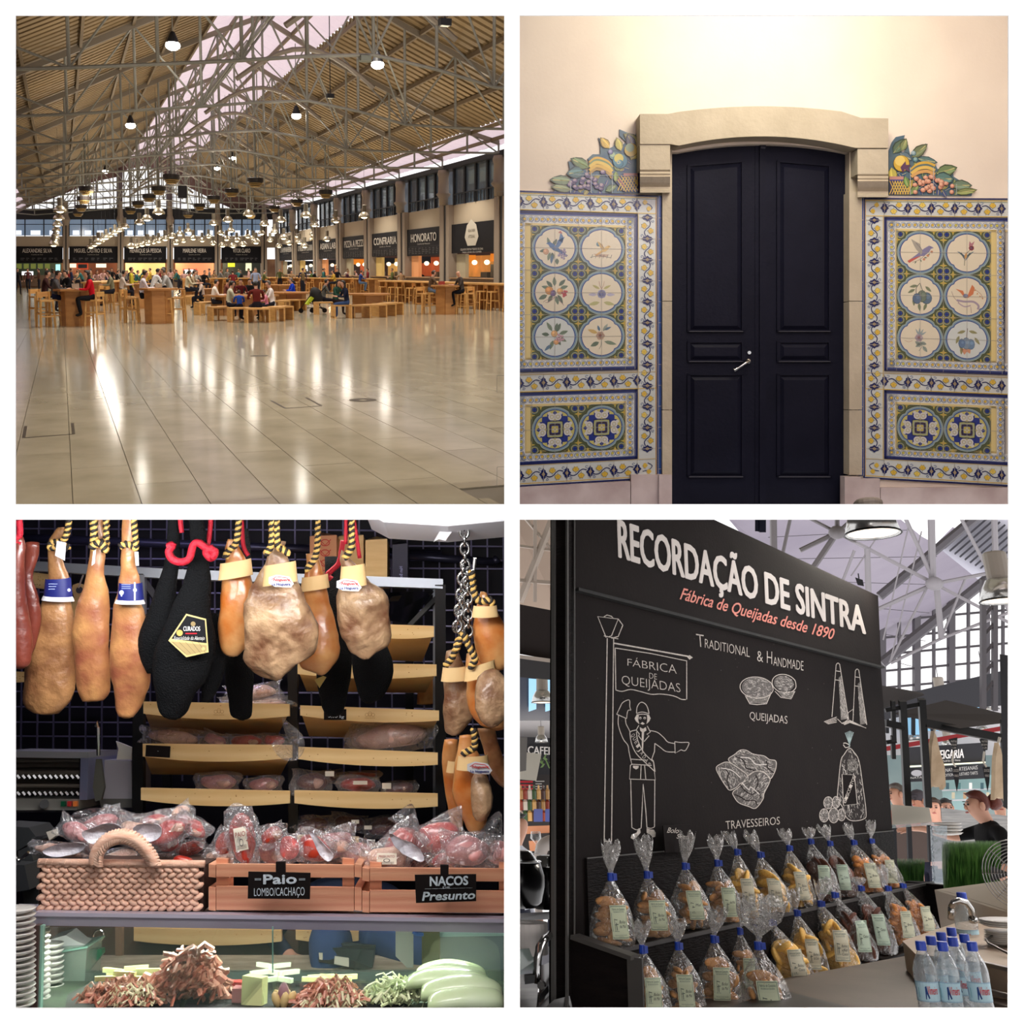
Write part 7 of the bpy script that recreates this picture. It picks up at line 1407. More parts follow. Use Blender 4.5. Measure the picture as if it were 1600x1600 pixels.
pouch([(612,1276),(622,1268),(640,1256),(648,1262),(655,1288),(674,1320),(672,1332),(650,1310),(625,1290),(606,1280)],2.98,'tall folded clear pouch standing up from the right crate'); pouch([(768,1275),(784,1272),(784,1330),(778,1345),(762,1340),(744,1314)],2.98,'clear pouch edge rising at the right end of the right crate'); pouch([(420,1290),(448,1286),(446,1300),(430,1312)],3.0,'clear pouch corner in the left crate'); pouch([(350,1285),(360,1278),(370,1270),(395,1268),(406,1290),(408,1330),(395,1300)],2.97,'clear top of the upright salami pouch'); pouch([(508,1298),(516,1290),(540,1300),(575,1332),(580,1345),(540,1330)],2.98,'clear pouch with white seal strip at the left of the right crate')
# --- counter and glass case
cs_=mat('counter_steel',(196,190,204),.38,.35,var=(150,142,160),vs=3,stretch=(.3,1,1))
b=MB(); b.prism([G(52,1426,2.9),G(800,1436,2.9),G(800,1458,2.9),G(52,1446,2.9)],(0,.05,0)); b.prism([G(20,1425,2.9),G(810,1436,2.9),G(810,1425,3.4),G(30,1412,3.4)],(0,0,-.01)); tag(obj('counter_shelf',b,cs_),'brushed steel counter shelf carrying the basket and crates','counter shelf')
GC=thing('glass_case','refrigerated glass case under the steel counter shelf','glass case',G(420,1576,2.9))
fl3('front_glass',[(62,1448),(790,1460),(790,1600),(62,1600)],2.88,.004,film('case_glass',(150,180,160),.07,.03,.35,0),parent=GC)
fl3('mullion',[(53,1446),(61,1446),(57,1600),(48,1600)],2.86,.03,mat('brown_mullion',(84,62,58),.4),parent=GC); fl3('mullion_edge',[(61,1446),(67,1446),(62,1600),(57,1600)],2.87,.02,mat('glass_edge',(150,196,180),.3),parent=GC)
fl3('glass_joint',[(425,1448),(427,1448),(427,1520),(425,1520)],2.885,.003,mat('glass_edge',(150,196,180),.3),parent=GC)
fl3('case_back',bx3(70,1440,800,1500),4.0,.03,mat('case_back_brown',(96,76,62),.7,var=(120,96,78),vs=2),parent=GC)
fl3('counter_post',bx3(180,1448,190,1494),3.7,.03,mat('pinkish_wood',(150,120,98),.6),parent=GC); fl3('back_post',bx3(466,1446,483,1492),3.8,.03,mat('dark_brown_steel',(58,42,36),.4),parent=GC)
tray(209,440,1448,1449,22,7,'wooden tray seen through the case glass, left',3.75,None); tray(462,560,1448,1450,20,4,'wooden tray seen through the case glass, beside the jeans',3.75,None)
stn=mat('stone_shelf',(190,178,156),.6,var=(150,138,118),vs=12)
fl3('stone_shelf',[(118,1494),(700,1494),(700,1520),(112,1521)],[3.7,3.7,3.3,3.3],.02,stn,parent=GC); fl3('shelf_face',[(110,1520),(790,1518),(790,1534),(104,1535)],3.28,.03,mat('grey_green_trim',(104,118,112),.5),parent=GC)
zc=G(300,1560,2.95).z
def F3(px,py): return hit(px,py,2,zc)
b=MB(); b.prism([hit(x,y,2,zc-.012) for x,y in((60,1533),(800,1533),(800,1640),(40,1640))],(0,0,-.03)); obj('case_floor',b,mat('case_floor_dark',(60,70,60),.5,var=(90,104,84),vs=8),GC)
for k,(a,c,e,f) in enumerate(((150,290,50,262),(300,425,268,440),(432,520,445,560),(528,612,566,690))): b=MB(); b.prism([F3(a,1536),F3(c,1536),F3(f,1640),F3(e,1640)],(0,0,-.01)); tag(obj('slate_tray',b,mat('slate_black',(34,36,38),.6,bump=.2,bs=60)),'%s black slate tray in the glass case'%['leftmost','second','third','rightmost'][k],'slate','slate trays in the glass case')
b=MB(); b.prism([F3(105,1560),F3(150,1536),F3(146,1590),F3(90,1640)],(0,0,.01)); tag(obj('woven_mat',b,mat('dark_mat',(60,64,58),.8,wave=(30,0,(110,112,100)))),'dark ribbed mat at the left of the slates','mat')
# food
shred=mat('ham_shreds',(176,96,74),.45,var=(214,160,134),vs=40,coat=.3); shw=mat('onion_shreds',(226,216,176),.45); cab=mat('cabbage',(196,206,150),.45,var=(226,228,190),vs=20); chz=mat('cheese_stick',(222,224,160),.4,rnd=.06); mel=mat('melon',(206,226,170),.3,var=(226,238,206),vs=6,coat=.4)
def heap(px,py,wpx,hpx,n,m,label,cat,nm,ln=.035,flat=.5,th=.004):
    b=MB(); rs=random.Random(int(px)); c=F3(px,py); s=c.y/F
    for k in range(n):
        a=rs.uniform(0,2*pi); r=math.sqrt(rs.random()); x=c.x+wpx/2*s*r*cos(a); y=c.y+wpx/2*s*flat*r*sin(a); z=zc+hpx*s*max(0,1-r*r)*rs.uniform(.5,1)+.004
        t=rs.uniform(0,2*pi); l=ln*rs.uniform(.5,1.2); d=V((cos(t),sin(t),rs.uniform(-.3,.3)))*l; p=V((x,y,z)); q=p+d*.5+V((0,0,rs.uniform(0,.02))); b.tube([p,q,p+d],[th*rs.uniform(.5,1.6)]*3,4,True,.35)
    return tag(obj(nm,b,m,kind='stuff'),label,cat)
heap(190,1568,110,26,420,shred,'heap of shredded cured ham on the leftmost slate','shredded ham','shredded_ham'); heap(295,1560,100,60,520,shred,'tall heap of curled ham slices on the second slate','shredded ham','ham_curls',.05,.5,.007); heap(515,1572,90,30,320,shred,'heap of ham with white shreds on the third slate','shredded ham','shredded_ham'); heap(205,1572,70,24,160,shw,'white onion shreds over the leftmost ham heap','onion shreds','onion_shreds',.03,.5,.0025); heap(520,1574,80,26,150,shw,'white shreds over the ham heap on the third slate','onion shreds','onion_shreds',.03,.5,.0025); heap(622,1566,90,26,420,cab,'pale green shredded cabbage on the rightmost slate','cabbage','shredded_cabbage',.045,.5,.003)
def stick(x,y,l,a,h,label,grp,m=chz,w=.012):
    b=MB(); p=F3(x,y)+V((0,0,h)); b.box(p,(l,w,w),Matrix.Rotation(a,3,'Z')); tag(obj('cheese_stick',b,m),label,'cheese',grp)
for k in range(9): stick(165+k*9,1556-(k%3)*5,.07,R.uniform(-.4,.4),.045+.012*(k%2),'pale cheese stick on the leftmost ham heap, %s from left'%ORD[k],'cheese sticks on the leftmost slate')
for k in range(8): stick(400+k*7,1548-(k%3)*4,.07,(.5 if k%2 else -.6),.03+.012*(k%3),'pale cheese stick behind the cheese wedge, %s from left'%ORD[k],'cheese sticks behind the wedge',mat('cheese_pale',(206,216,186),.4))
for k in range(6): stick(492+k*9,1548-(k%2)*4,.08,R.uniform(-.2,.4),.03,'yellow-green cheese stick on the third slate, %s from left'%ORD[k],'cheese sticks on the third slate')
b=MB(); c=F3(393,1570); b.prism([c+V((-.03,0,0)),c+V((.03,-.02,0)),c+V((.04,.02,0)),c+V((-.02,.04,0))],(0,0,.07)); b.jit(.004,20); tag(obj('cheese_wedge',b,chz),'pale yellow wedge of cheese in the middle of the case','cheese')
for x,l in((368,'dark red chorizo cube left of the cheese wedge'),(374,'small pink meat cube below the chorizo')): b=MB(); c=F3(x,1556 if x<370 else 1566); b.box(c+V((0,0,.02)),(.035,.03,.035)); b.jit(.005,20); tag(obj('meat_cube',b,meat if x<370 else meatp),l,'meat')
T=thing('garlic','open garlic bulb with purple cloves beside the cheese wedge','garlic',F3(442,1572)); b=MB(); b.ell(F3(442,1572)+V((0,0,.03)),(.016,.014,.03),10,6); obj('clove',b,mat('garlic_purple',(150,110,116),.5),T,True)
for k in range(5): t=2*pi*k/5; b=MB(); c=F3(442,1572); b.ell(c+V((.022*cos(t),.02*sin(t),.018)),(.012,.01,.022),8,5,Matrix.Rotation(.5*cos(t),3,'Y')); obj('skin_petal',b,mat('garlic_skin',(206,176,120),.5),T,True)
for k,(x,y,l,w_,h) in enumerate(((705,1524,110,40,.06),(700,1540,130,50,.05),(722,1555,130,60,.05),(728,1572,120,60,.07))):
    d=2.95-.06*k; b=MB(); c=G(x,y,d); n=14; P=[]
    rings=[]
    for i in range(n+1):
        a=pi*i/n; cx=c+V((-cos(a)*l*d/F/2,0,sin(a)*.02)); r=w_*d/F/2*(.25+.75*sin(a)**.6 if sin(a)>0 else .25); rings.append([cx+V((0,r*cos(t)*1.3,r*.55*sin(t))) for t in [2*pi*j/10 for j in range(10)]])
    b.loft(rings); b.jit(.006,10,k); tag(obj('melon_slice',b,mel,smooth=True),['rearmost','second','third','front'][k]+' pale green melon slice at the right of the case','melon','melon slices in the case')
# plates, tubs
china=mat('white_china',(214,210,204),.2)
for g,(cx,rr,y0,n,st,d,l) in enumerate(((20,34,1424,17,9.2,2.8,'plate in the tall stack at the left edge'),(62,16,1450,14,8.6,3.0,'plate in the stack behind the case glass'),(80,19,1478,9,9.2,3.15,'grey-rimmed plate in the short stack inside the case'))):
    for k in range(n):
        b=MB(); r=rr*d/F; c=G(cx,y0+k*st,d); b.lathe([(r*.5,-.006),(r*.9,.001),(r,.007),(r*.98,.009),(r*.5,.0)],c,20); m_=obj('plate',b,china,smooth=True)
        tag(m_,'%s white %s'%(['topmost','second','third','fourth','fifth','sixth','seventh','eighth','ninth','tenth','eleventh','twelfth','thirteenth','fourteenth','fifteenth','sixteenth','lowest'][k],l),'plate',['white plates at the left edge','white plates behind the glass','plates in the short stack'][g])
T=thing('plastic_tub','clear plastic tub with a folded white cloth on top, left in the case','tub',G(115,1540,3.2)); fl3('tub_body',[(96,1480),(136,1478),(132,1538),(96,1540)],3.2,.15,film('tub_plastic',(190,210,196),.45,.2,.4,.2),parent=T); fl3('tub_rim',[(94,1486),(137,1478),(137,1481),(94,1489)],3.19,.17,mat('glass_edge',(150,196,180),.3),parent=T)
b=MB(); b.prism([G(x,y,3.22) for x,y in((78,1468),(103,1461),(120,1474),(138,1480),(136,1486),(98,1488))],(0,.1,0)); b.jit(.008,14); tag(obj('white_napkin',b,mat('cloth_white',(206,204,206),.8)),'white cloth folded over the clear plastic tub','cloth')
b=MB(); b.prism([G(x,y,3.3) for x,y in((140,1484),(159,1483),(160,1490),(136,1520),(134,1506))],(0,.03,0)); b.prism([G(x,y,3.3) for x,y in((98,1520),(132,1518),(128,1536),(98,1540))],(0,.03,0)); tag(obj('green_cutting_board',b,mat('green_plastic',(30,118,84),.4)),'green plastic cutting board behind the tub','cutting board')
b=MB(); b.tube([G(154,1462,3.6)+V((.018*cos(t),0,.018*sin(t))) for t in [2*pi*k/14 for k in range(15)]],.003,5); tag(obj('steel_ring',b,chrome),'small steel ring pull seen through the glass, left','ring')
# jeans seen in the glass, built as a figure behind the case
JP=person_mesh('crouching_body',2,1,0,pel=(0,0,.55),ch=(0,.28,.60),nk=(0,.44,.60),hd=(0,.56,.62),hp=(.1,0,.53),kn=(.17,-.42,.5),an=(.16,-.28,.09),to=(.17,-.42,.03),sh=(.185,.38,.60),el=(.3,.2,.5),wr=(.24,.0,.45),ha=(.2,-.08,.45))
jm=Matrix.Translation(G(565,1470,3.75))@Matrix.Rotation(.25,4,'Z')@Matrix.Translation((0,.1,-.52)); 
make_person('person',JP,'person in blue jeans crouching behind the case, only lap and belt visible',top=(40,48,70),pants=(52,74,112),hair=0,m=jm)
fl3('label_printer',[(495,1480),(520,1478),(585,1484),(582,1512),(560,1515),(498,1503)],[3.5,3.55,3.4,3.35,3.35,3.4],.08,mat('black_green_plastic',(24,38,34),.4),'dark boxy label printer in front of the jeans','printer')
fl3('printer_label',[(523,1494),(545,1497),(545,1511),(522,1506)],3.33,.004,prnt['w'],'cream paper label on the dark printer','label'); fl3('printer_tag',[(498,1489),(504,1489),(504,1500),(499,1499)],3.36,.004,prnt['w'],'narrow cream tag on the printer side','tag')
fl3('paper_sheet',[(618,1450),(646,1450),(646,1518),(640,1516),(618,1494)],3.4,.004,mat('translucent_sheet',(176,180,172),.5),'translucent white sheet right of the jeans','sheet'); fl3('steel_post',bx3(659,1450,687,1513),3.3,.03,mat('greenish_steel',(110,112,70),.35,.6,var=(90,70,56),vs=2),'greenish steel post inside the case','post')
T=thing('clear_container','large clear plastic container at the right of the case','container',G(740,1518,3.3)); fl3('body',[(688,1452),(800,1452),(800,1518),(688,1518)],3.35,.3,film('container_plastic',(170,190,196),.5,.15,.4,.2),parent=T); fl3('lid_rim',[(686,1452),(800,1450),(800,1462),(686,1464)],3.33,.02,mat('pale_teal_rim',(176,206,204),.3),parent=T)
b=MB(); b.tube([G(645,1456,3.3),G(652,1460,3.3),G(662,1460,3.3)],.006,6); tag(obj('blue_handle',b,mat('blue_plastic',(40,80,150),.4)),'blue handle beside the greenish steel post','handle')
# ================================================================ MARKET HALL (frame 1 = world: x across, y down the hall, z up, floor z=0)
frame(FR1)
def on(px,py,z=0): return hit(px,py,2,z)
def at(px,py,Y): return hit(px,py,1,Y)
def rw(px,py,X=20.0): return hit(px,py,0,X)
YF=101.0
marble=mat('marble_floor',(176,168,148),.12,var=(148,140,120),vs=1.3,detail=9,spec=.3,rnd=.045,bump=.012,bs=1.2); joint=mat('floor_joint',(118,110,96),.6)
b=MB(); f0=on(806,735); P=[on(-260,799),on(806,799),f0,V((30,f0.y+.6,0)),V((30,YF+3,0)),V((-16,YF+3,0)),V((-16,8,0))]; b.prism([p-V((0,0,.014)) for p in P],(0,0,-.1)); FL=struct('floor',b,joint,loc=(0,0,0))
X1=on(222,788).x; dX=on(313,788).x-X1+.07; 
cells=[]; IC=FCAM.inverted()
for i in range(-12,40):
    x0=X1+dX*i; off=(i*37%10)/10*2.7
    for k in range(0,38):
        y0=5.2+k*2.7+off-2.7
        if x0+dX<-16 or x0>28: continue
        r_=FCAM.inverted()@V((x0+dX/2,y0+1.35,0)); 
        if r_.y<1: continue
        px_=r_.x/r_.y*F+CX; py_=CY-r_.z/r_.y*F
        vis=-60<px_<830
        ys=y0; ok=False
        while ys<y0+2.66:
            ok=True
            for xq in(x0,x0+dX):
                r2=IC@V((xq,ys,0)); p2=r2.x/r2.y*F+CX; q2=CY-r2.z/r2.y*F
                if (p2>804 and r2.y<7.95) or q2>798.5 or r2.y<1: ok=False
            if ok: break
            ys+=.02
        wd_=dX
        if not ok:
            for wd_ in(dX*.8,dX*.6,dX*.4,dX*.2):
                ys=y0; r2=IC@V((x0+wd_,ys,0))
                while ys<y0+2.6 and ((r2.x/max(r2.y,.1)*F+CX>803 and r2.y<7.95) or CY-r2.z/max(r2.y,.1)*F>798.5 or r2.y<1): ys+=.05; r2=IC@V((x0+wd_,ys,0))
                if ys<y0+2.4: ok=True; break
        if not ok: continue
        if ys>y0 or wd_<dX:
            cb=MB(); cb.box((x0+wd_/2,(ys+y0+2.7)/2,-.007),(wd_-.006,y0+2.7-ys-.006,.014)); obj('tile',cb,marble,FL,local=True); continue
        cells.append((0 if vis else 1,r_.y,x0,y0))
cells.sort(); rest=MB()
tm=MB(); g=.003; tm.box((dX/2,1.35,-.007),(dX-2*g,2.7-2*g,.014)); tme=tm.mesh('tile'); tme.materials.append(marble)
for n_,(v_,d_,x0,y0) in enumerate(cells):
    if n_<275: o=bpy.data.objects.new('tile',tme); COL.objects.link(o); o.parent=FL; o.location=(x0,y0,R.uniform(-.0006,.0006))
    else: rest.box((x0+dX/2,y0+1.35,-.007),(dX-2*g,2.7-2*g,.014))
for i in range(-38,70):
    x0=X1+dX*i
    if x0<-16 or x0>28 or -12<=i<40: 
        if x0<-16 or x0>28: continue
    if -12<=i<40: continue
    for k in range(3,35): rest.box((x0+dX/2,k*2.7+2+(i%3)*.9,-.007),(dX-2*g,2.7-2*g,.014))
for k in range(38,40): pass
obj('floor_tiles_far',rest,marble,FL,local=True,kind='stuff')
def frameline(pts,w,label,nm,cat):
    b=MB(); q=[on(*p,.001) for p in pts]
    for i in range(len(q)-1): b.bar(q[i],q[i+1],w,.002)
    tag(obj(nm,b,mat('dark_brass',(70,62,50),.4,.4)),label,cat)
frameline([(40,666),(37,684),(115,678),(113,661)],.03,'square floor hatch outlined in dark metal near the left edge','floor_hatch','hatch')
frameline([(424,626),(446,638),(502,634),(478,621)],.03,'square floor hatch outline near the middle of the floor','floor_hatch','hatch')
for x,y,r_,l in((567,625,.17,'round drain cover with a pale centre in the floor'),(405,556,.17,'round drain cover farther up the floor, left of the other')):
    b=MB(); b.lathe([(r_*.3,.001),(r_*.6,.002),(r_,.002)],on(x,y),20,cap=False); tag(obj('drain_cover',b,mat('dark_brass',(70,62,50),.4,.4)),l,'drain cover')
# ---- far wall
cream1=mat('cream_band',(176,162,142),.8); darkw=mat('dark_window_frame',(24,26,34),.6); sgn=mat('sign_black',(17,17,24),.6,spec=.2); pil=mat('pillar_grey',(150,136,122),.7); blackp=mat('pillar_black_pipe',(22,20,22),.5)
glz=mat('window_glass_dim',(90,104,120),.15,spec=.6,emit=(150,175,205),es=.35)
def FW(px,py,off=0): return at(px,py,YF-off)
def slabF(name,x0,y0,x1,y1,o,th,m,**k): b=MB(); b.prism([FW(x0,y0,o),FW(x1,y0,o),FW(x1,y1,o),FW(x0,y1,o)],(0,th,0)); return obj(name,b,m,**k)
slabF('wall_far_band',-30,369,445,387,0,.4,cream1,kind='structure'); slabF('wall_far_lintel',-30,326,445,343,0,.4,darkw,kind='structure')
slabF('wall_far_back',-30,405,445,460,-3.5,.2,mat('kitchen_wall_warm',(150,110,80),.8,var=(110,70,50),vs=.6),kind='structure')
FN=[('ALEXANDRE SILVA',-20,98),('MIGUEL CASTRO E SILVA',108,184),('HENRIQUE SÁ PESSOA',194,260),('MARLENE VIEIRA',272,336),('VÍTOR CLARO',346,410)]
tcol={0:[(-20,98,(120,150,150))]}
for i,(nm,x0,x1) in enumerate(FN):
    T=thing('shop_sign','black far-wall sign reading %s'%nm,'sign',FW((x0+x1)/2,412)); slabF('sign_board',x0,385,x1,411,.1,.15,sgn,parent=T)
    q=Paint(lambda x,y:FW(x,y,.13),.01); a,c=(max(x0,22)+12,x1-12); a=34 if i==0 else a; w_={0:(35,81),1:(116,175),2:(203,252),3:(286,322),4:(364,391)}[i]
    q.trect(nm,w_[0],388.5,w_[1],394.7,(216,210,204),1,.008); q.trect('Cozinha de Chef',(w_[0]+w_[1])/2-9,397,(w_[0]+w_[1])/2+9,398.6,(160,156,150),1)
    rs=random.Random(i)
    for k in range(7): xx=max(x0,26)+6+k*(x1-max(x0,26)-10)/7; q.rect(xx,403,xx+rs.uniform(3,7),404,(90,90,96),1); q.rect(xx,405.5,xx+rs.uniform(2,6),406.3,(90,90,96),1)
    q.build('sign_lettering',PM_PRINT,T)
    WN=thing('window_%d'%(i+1),None,None,FW((x0+x1)/2,368)); WN['kind']='structure'
    slabF('glass',x0,343,x1,368,.02,.03,glz,parent=WN); n=4
    for k in range(n+1): x=x0+(x1-x0)*k/n; slabF('mullion',x-.9,342,x+.9,369,.12,.1,darkw,parent=WN)
    slabF('transom',x0,350,x1,351,.12,.08,darkw,parent=WN)
    for k in range(n): 
        x=x0+(x1-x0)*(k+.3)/n; slabF('pane',x,360,x+(x1-x0)*.13,367,.06,.02,mat('window_bright',(210,225,240),.4,emit=(225,236,255),es=1.1),parent=WN)
    # kitchen openings
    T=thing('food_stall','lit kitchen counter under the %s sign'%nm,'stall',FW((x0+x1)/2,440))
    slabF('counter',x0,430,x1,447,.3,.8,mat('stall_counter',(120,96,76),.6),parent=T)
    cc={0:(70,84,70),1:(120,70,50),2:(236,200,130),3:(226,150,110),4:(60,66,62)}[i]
    slabF('back_panel',x0+2,411,x1-2,431,-2.5,.1,mat('stall_back_%d'%i,cc,.7,emit=cc,es={0:.1,1:.2,2:.9,3:.7,4:.15}[i]),parent=T)  # kitchen light put into the back panel's emission
    if i==0:
        for k in range(5): slabF('menu_screen',26+k*11,412,34+k*11,420,0,.05,mat('screen_green',(110,120,60),.4,emit=(120,130,60),es=.5),parent=T)
        slabF('lit_panel',34,424,52,430,0,.05,mat('screen_white',(235,240,240),.4,emit=(235,242,245),es=1.3),parent=T); slabF('lit_panel',87,413,94,427,0,.05,mat('screen_cyan',(150,215,215),.4,emit=(160,225,225),es=1.3),parent=T)
    if i==1:
        for k,(a,c_) in enumerate(((109,119),(150,166))): slabF('lit_panel',a,412,c_,418,0,.05,mat('screen_warm',(255,226,190),.4,emit=(255,226,190),es=1.3),parent=T)
        slabF('red_frame',120,411,138,421,0,.05,mat('red_glow',(150,50,30),.4,emit=(220,80,40),es=.5),parent=T); slabF('slot',122,413,136,419,.06,.05,darkw,parent=T)
    if i==3: slabF('menu_screen',286,420,308,433,.4,.08,mat('red_screen',(206,60,50),.4,emit=(226,70,60),es=.9),parent=T); slabF('menu_screen',288,421,304,432,.5,.05,mat('screen_white',(235,240,240),.4),parent=T)
    if i==4: slabF('yellow_sign',356,411,367,417,.2,.05,mat('yellow_sign_lit',(216,216,50),.4,emit=(226,226,60),es=.9),parent=T); slabF('lit_panel',384,411,393,423,0,.05,mat('screen_pale',(225,230,190),.4,emit=(225,230,190),es=.9),parent=T)
for x in(103,188.5,266,340.5,413):
    T=thing('pillar','cream and black far-wall pillar %s'%{103:'right of the first sign from the left',188.5:'right of the second sign from the left',266:'right of the third sign from the left',340.5:'right of the fourth sign from the left',413:'in the far right corner of the hall'}[x],'pillar',FW(x,448))
    slabF('pilaster',x-4.5,343,x-1,448,.35,.5,pil,parent=T); slabF('pilaster',x+1,343,x+4.5,448,.35,.5,pil,parent=T); slabF('slot',x-1,343,x+1,448,.3,.5,blackp,parent=T)
    b=MB(); b.lathe([(.25,0),(.4,.5),(.25,.9),(.22,2.2)],FW(x,352,.5),10); obj('capital',b,pil,T)
# gable window
GW=thing('gable_window','bright arched gable window at the far end of the hall','window',FW(215,328)); arcp=[(28,328),(60,318),(100,303),(140,286),(150,283),(184,276),(187,272),(200,264),(225,259),(250,265),(264,278),(290,290),(320,305),(350,320),(376,332)]
b=MB(); P=[FW(x,y,-.6) for x,y in arcp]; b.prism(P,(0,.05,0)); obj('glass',b,film('gable_glass',(255,255,255),.06,.1,.1,0),GW)
for x in range(40,376,11):
    y=min(326,arcp[0][1]); 
    for i in range(len(arcp)-1):
        if arcp[i][0]<=x<=arcp[i+1][0]: t=(x-arcp[i][0])/(arcp[i+1][0]-arcp[i][0]); y=arcp[i][1]+(arcp[i+1][1]-arcp[i][1])*t
    b=MB(); b.bar(FW(x,328,-.5),FW(x,y,-.5),.06 if 186<x<264 or x%3 else .12); obj('glazing_bar',b,mat('gable_bar',(110,100,116),.6),GW)
for x in(187,265): b=MB(); b.bar(FW(x,330,-.3),FW(x,266,-.3),.5); obj('mullion',b,mat('gable_mullion',(96,84,92),.6),GW)
for y in(308,318,296): b=MB(); b.bar(FW(60 if y>310 else 110 if y>300 else 140,y,-.45),FW(350 if y>310 else 320 if y>300 else 300,y,-.45),.06); obj('glazing_bar',b,mat('gable_bar',(110,100,116),.6),GW)
# gable wall around the arch
gm_=mat('pinkish_gable_wall',(120,92,92),.9)
b=MB(); P=[FW(-60,240,-.5)]+[FW(x,y,-.5) for x,y in((-60,328),)+tuple(arcp)]+[FW(460,334,-.5),FW(460,180,-.5),FW(225,170,-.5)]; b.prism(P,(0,.3,0)); struct('wall_far_gable',b,gm_)
# ---- right wall
PXP=[1000,790,702,634,580,535,498,464,437]; PY=[rw(x,420).y for x in PXP[1:]]; PY=[PY[0]-15.2,PY[0]-7.6]+PY+[YF]
def RWp(Y,z,off=0): return V((20-off,Y,z))
def slabR(name,y0,z0,y1,z1,o,th,m,**k): b=MB(); b.bb((20-o,y0,z0),(20-o+th,y1,z1)); return obj(name,b,m,**k)
slabR('wall_right_band',10,4.05,YF,5.08,0,.4,cream1,kind='structure'); slabR('wall_right_eave',10,7.0,YF,7.25,.3,.7,darkw,kind='structure'); 
slabR('wall_right_back',10,0,YF,4,-5,.2,mat('stall_dark',(60,40,34),.8,var=(90,54,40),vs=.5),kind='structure')
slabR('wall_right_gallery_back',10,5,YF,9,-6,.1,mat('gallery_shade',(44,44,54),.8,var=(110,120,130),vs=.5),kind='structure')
RN=['GELADOS','HONORATO','CONFRARIA','PIZZA A PEZZI','ASIAN LAB','O PREGO DA PEIXARIA','CHAMPANHERIA','GARRAFEIRA','BAR DA ODETE']
back=[(150,150,120),(200,130,60),(170,70,30),(200,150,80),(200,90,50),(190,110,60),(90,90,80),(70,70,60),(60,60,60)]
for i in range(len(PY)-1):
    y0,y1=PY[i]+.75,PY[i+1]-.75; j=i-2
    if i>=2 or True:
        W_=thing('window_%d'%(6+i),None,None,(20,(y0+y1)/2,5.08)); W_['kind']='structure'
        slabR('glass',y0,5.12,y1,7.0,-.05,.03,film('gallery_glass',(90,110,130),.45,.05,.4,0),parent=W_)
        for k in range(5): yy=y0+(y1-y0)*k/4; slabR('mullion',yy-.1,5.08,yy+.1,7.0,.05,.12,darkw,parent=W_)
        slabR('railing',y0,5.6,y1,5.66,.1,.04,darkw,parent=W_)
        for k in range(14): yy=y0+(y1-y0)*k/14; slabR('baluster',yy-.02,5.1,yy+.03,5.6,.1,.04,darkw,parent=W_)
        for k in range(3): yy=y0+(y1-y0)*(k+.4)/4; slabR('pane',yy,6.1,yy+1.1,6.8,-.3,.02,mat('window_reflect',(150,160,150),.4,emit=(190,200,190),es=.5),parent=W_)  # glowing patches behind the glass, a reflection put into emission
    if j<0: continue
    nm=RN[j]; mid=(y0+y1)/2
    where={0:'nearest on the right wall'}.get(j,'reading %s on the right wall'%nm)
    T=thing('shop_sign','black sign %s'%where if j else 'black right-wall sign with a pale faceted emblem, nearest of all','sign',(20,mid,2.45)); slabR('sign_board',y0,2.45 if j%2 else 2.5,y1,4.03,.15,.12,sgn,parent=T)
    q=Paint(lambda u,z:V((19.84,mid-u,z)),.01,(-1,0,0)); h_=(y1-y0)/2
    if j==0:
        q.poly([(-1.1,3.3),(-.8,3.9),(-.2,4.2),(.5,3.9),(.8,3.3),(.4,2.85),(-.7,2.85)],(190,184,172),1); q.trect('GELATARIA',-.6,3.7,.35,3.55,(120,112,100),2); q.trect('ARTESANAL',-.6,3.4,.35,3.25,(120,112,100),2)
        q.trect('GELADOS FEITOS TODOS OS DIAS',-1.7,2.72,1.4,2.62,(196,190,184),1); q.trect('PARA LEVAR OU COMER',-1.4,2.56,1.2,2.48,(196,190,184),1)
    else:
        wd=min(h_*.82,.28*len(nm)); q.trect(nm,-wd,3.72,wd,3.26,(200,194,186),1,.008); q.trect('Cozinha do Mercado',-wd*.5,3.18,wd*.5,3.08,(160,154,148),1,0,.3); rs=random.Random(j)
        q.line([(-h_,2.98),(h_,2.98)],.02,(50,50,58),1)
        for k in range(9):
            for r_ in range(4): u=-h_*.9+k*h_*.2; q.rect(u,2.9-r_*.1,u+rs.uniform(.2,.5),2.86-r_*.1,(84,82,84),1)
    q.build('sign_lettering',PM_PRINT,T)
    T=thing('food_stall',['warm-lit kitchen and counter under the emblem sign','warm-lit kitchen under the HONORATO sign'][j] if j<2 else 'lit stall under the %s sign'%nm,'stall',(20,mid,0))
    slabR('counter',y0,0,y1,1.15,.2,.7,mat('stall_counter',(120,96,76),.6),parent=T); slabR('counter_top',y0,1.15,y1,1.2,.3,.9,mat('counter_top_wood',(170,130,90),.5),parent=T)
    slabR('back_panel',y0+.3,1.2,y1-1.2,2.45,-3,.1,mat('rstall_back_%d'%j,back[j],.7,var=tuple(int(v*.5) for v in back[j]),vs=.8,emit=back[j],es=.6),parent=T)  # kitchen light put into emission of back panel, side panel and hood
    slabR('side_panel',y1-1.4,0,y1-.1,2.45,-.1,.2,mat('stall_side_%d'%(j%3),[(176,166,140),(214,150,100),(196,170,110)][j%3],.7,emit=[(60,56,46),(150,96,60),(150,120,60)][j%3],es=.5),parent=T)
    slabR('hood',y0+.8,2.05,mid+.4,2.45,-1,1.2,mat('orange_hood',(226,130,40),.6,emit=(236,130,30),es=.6) if j in(0,1,4) else darkw,parent=T)
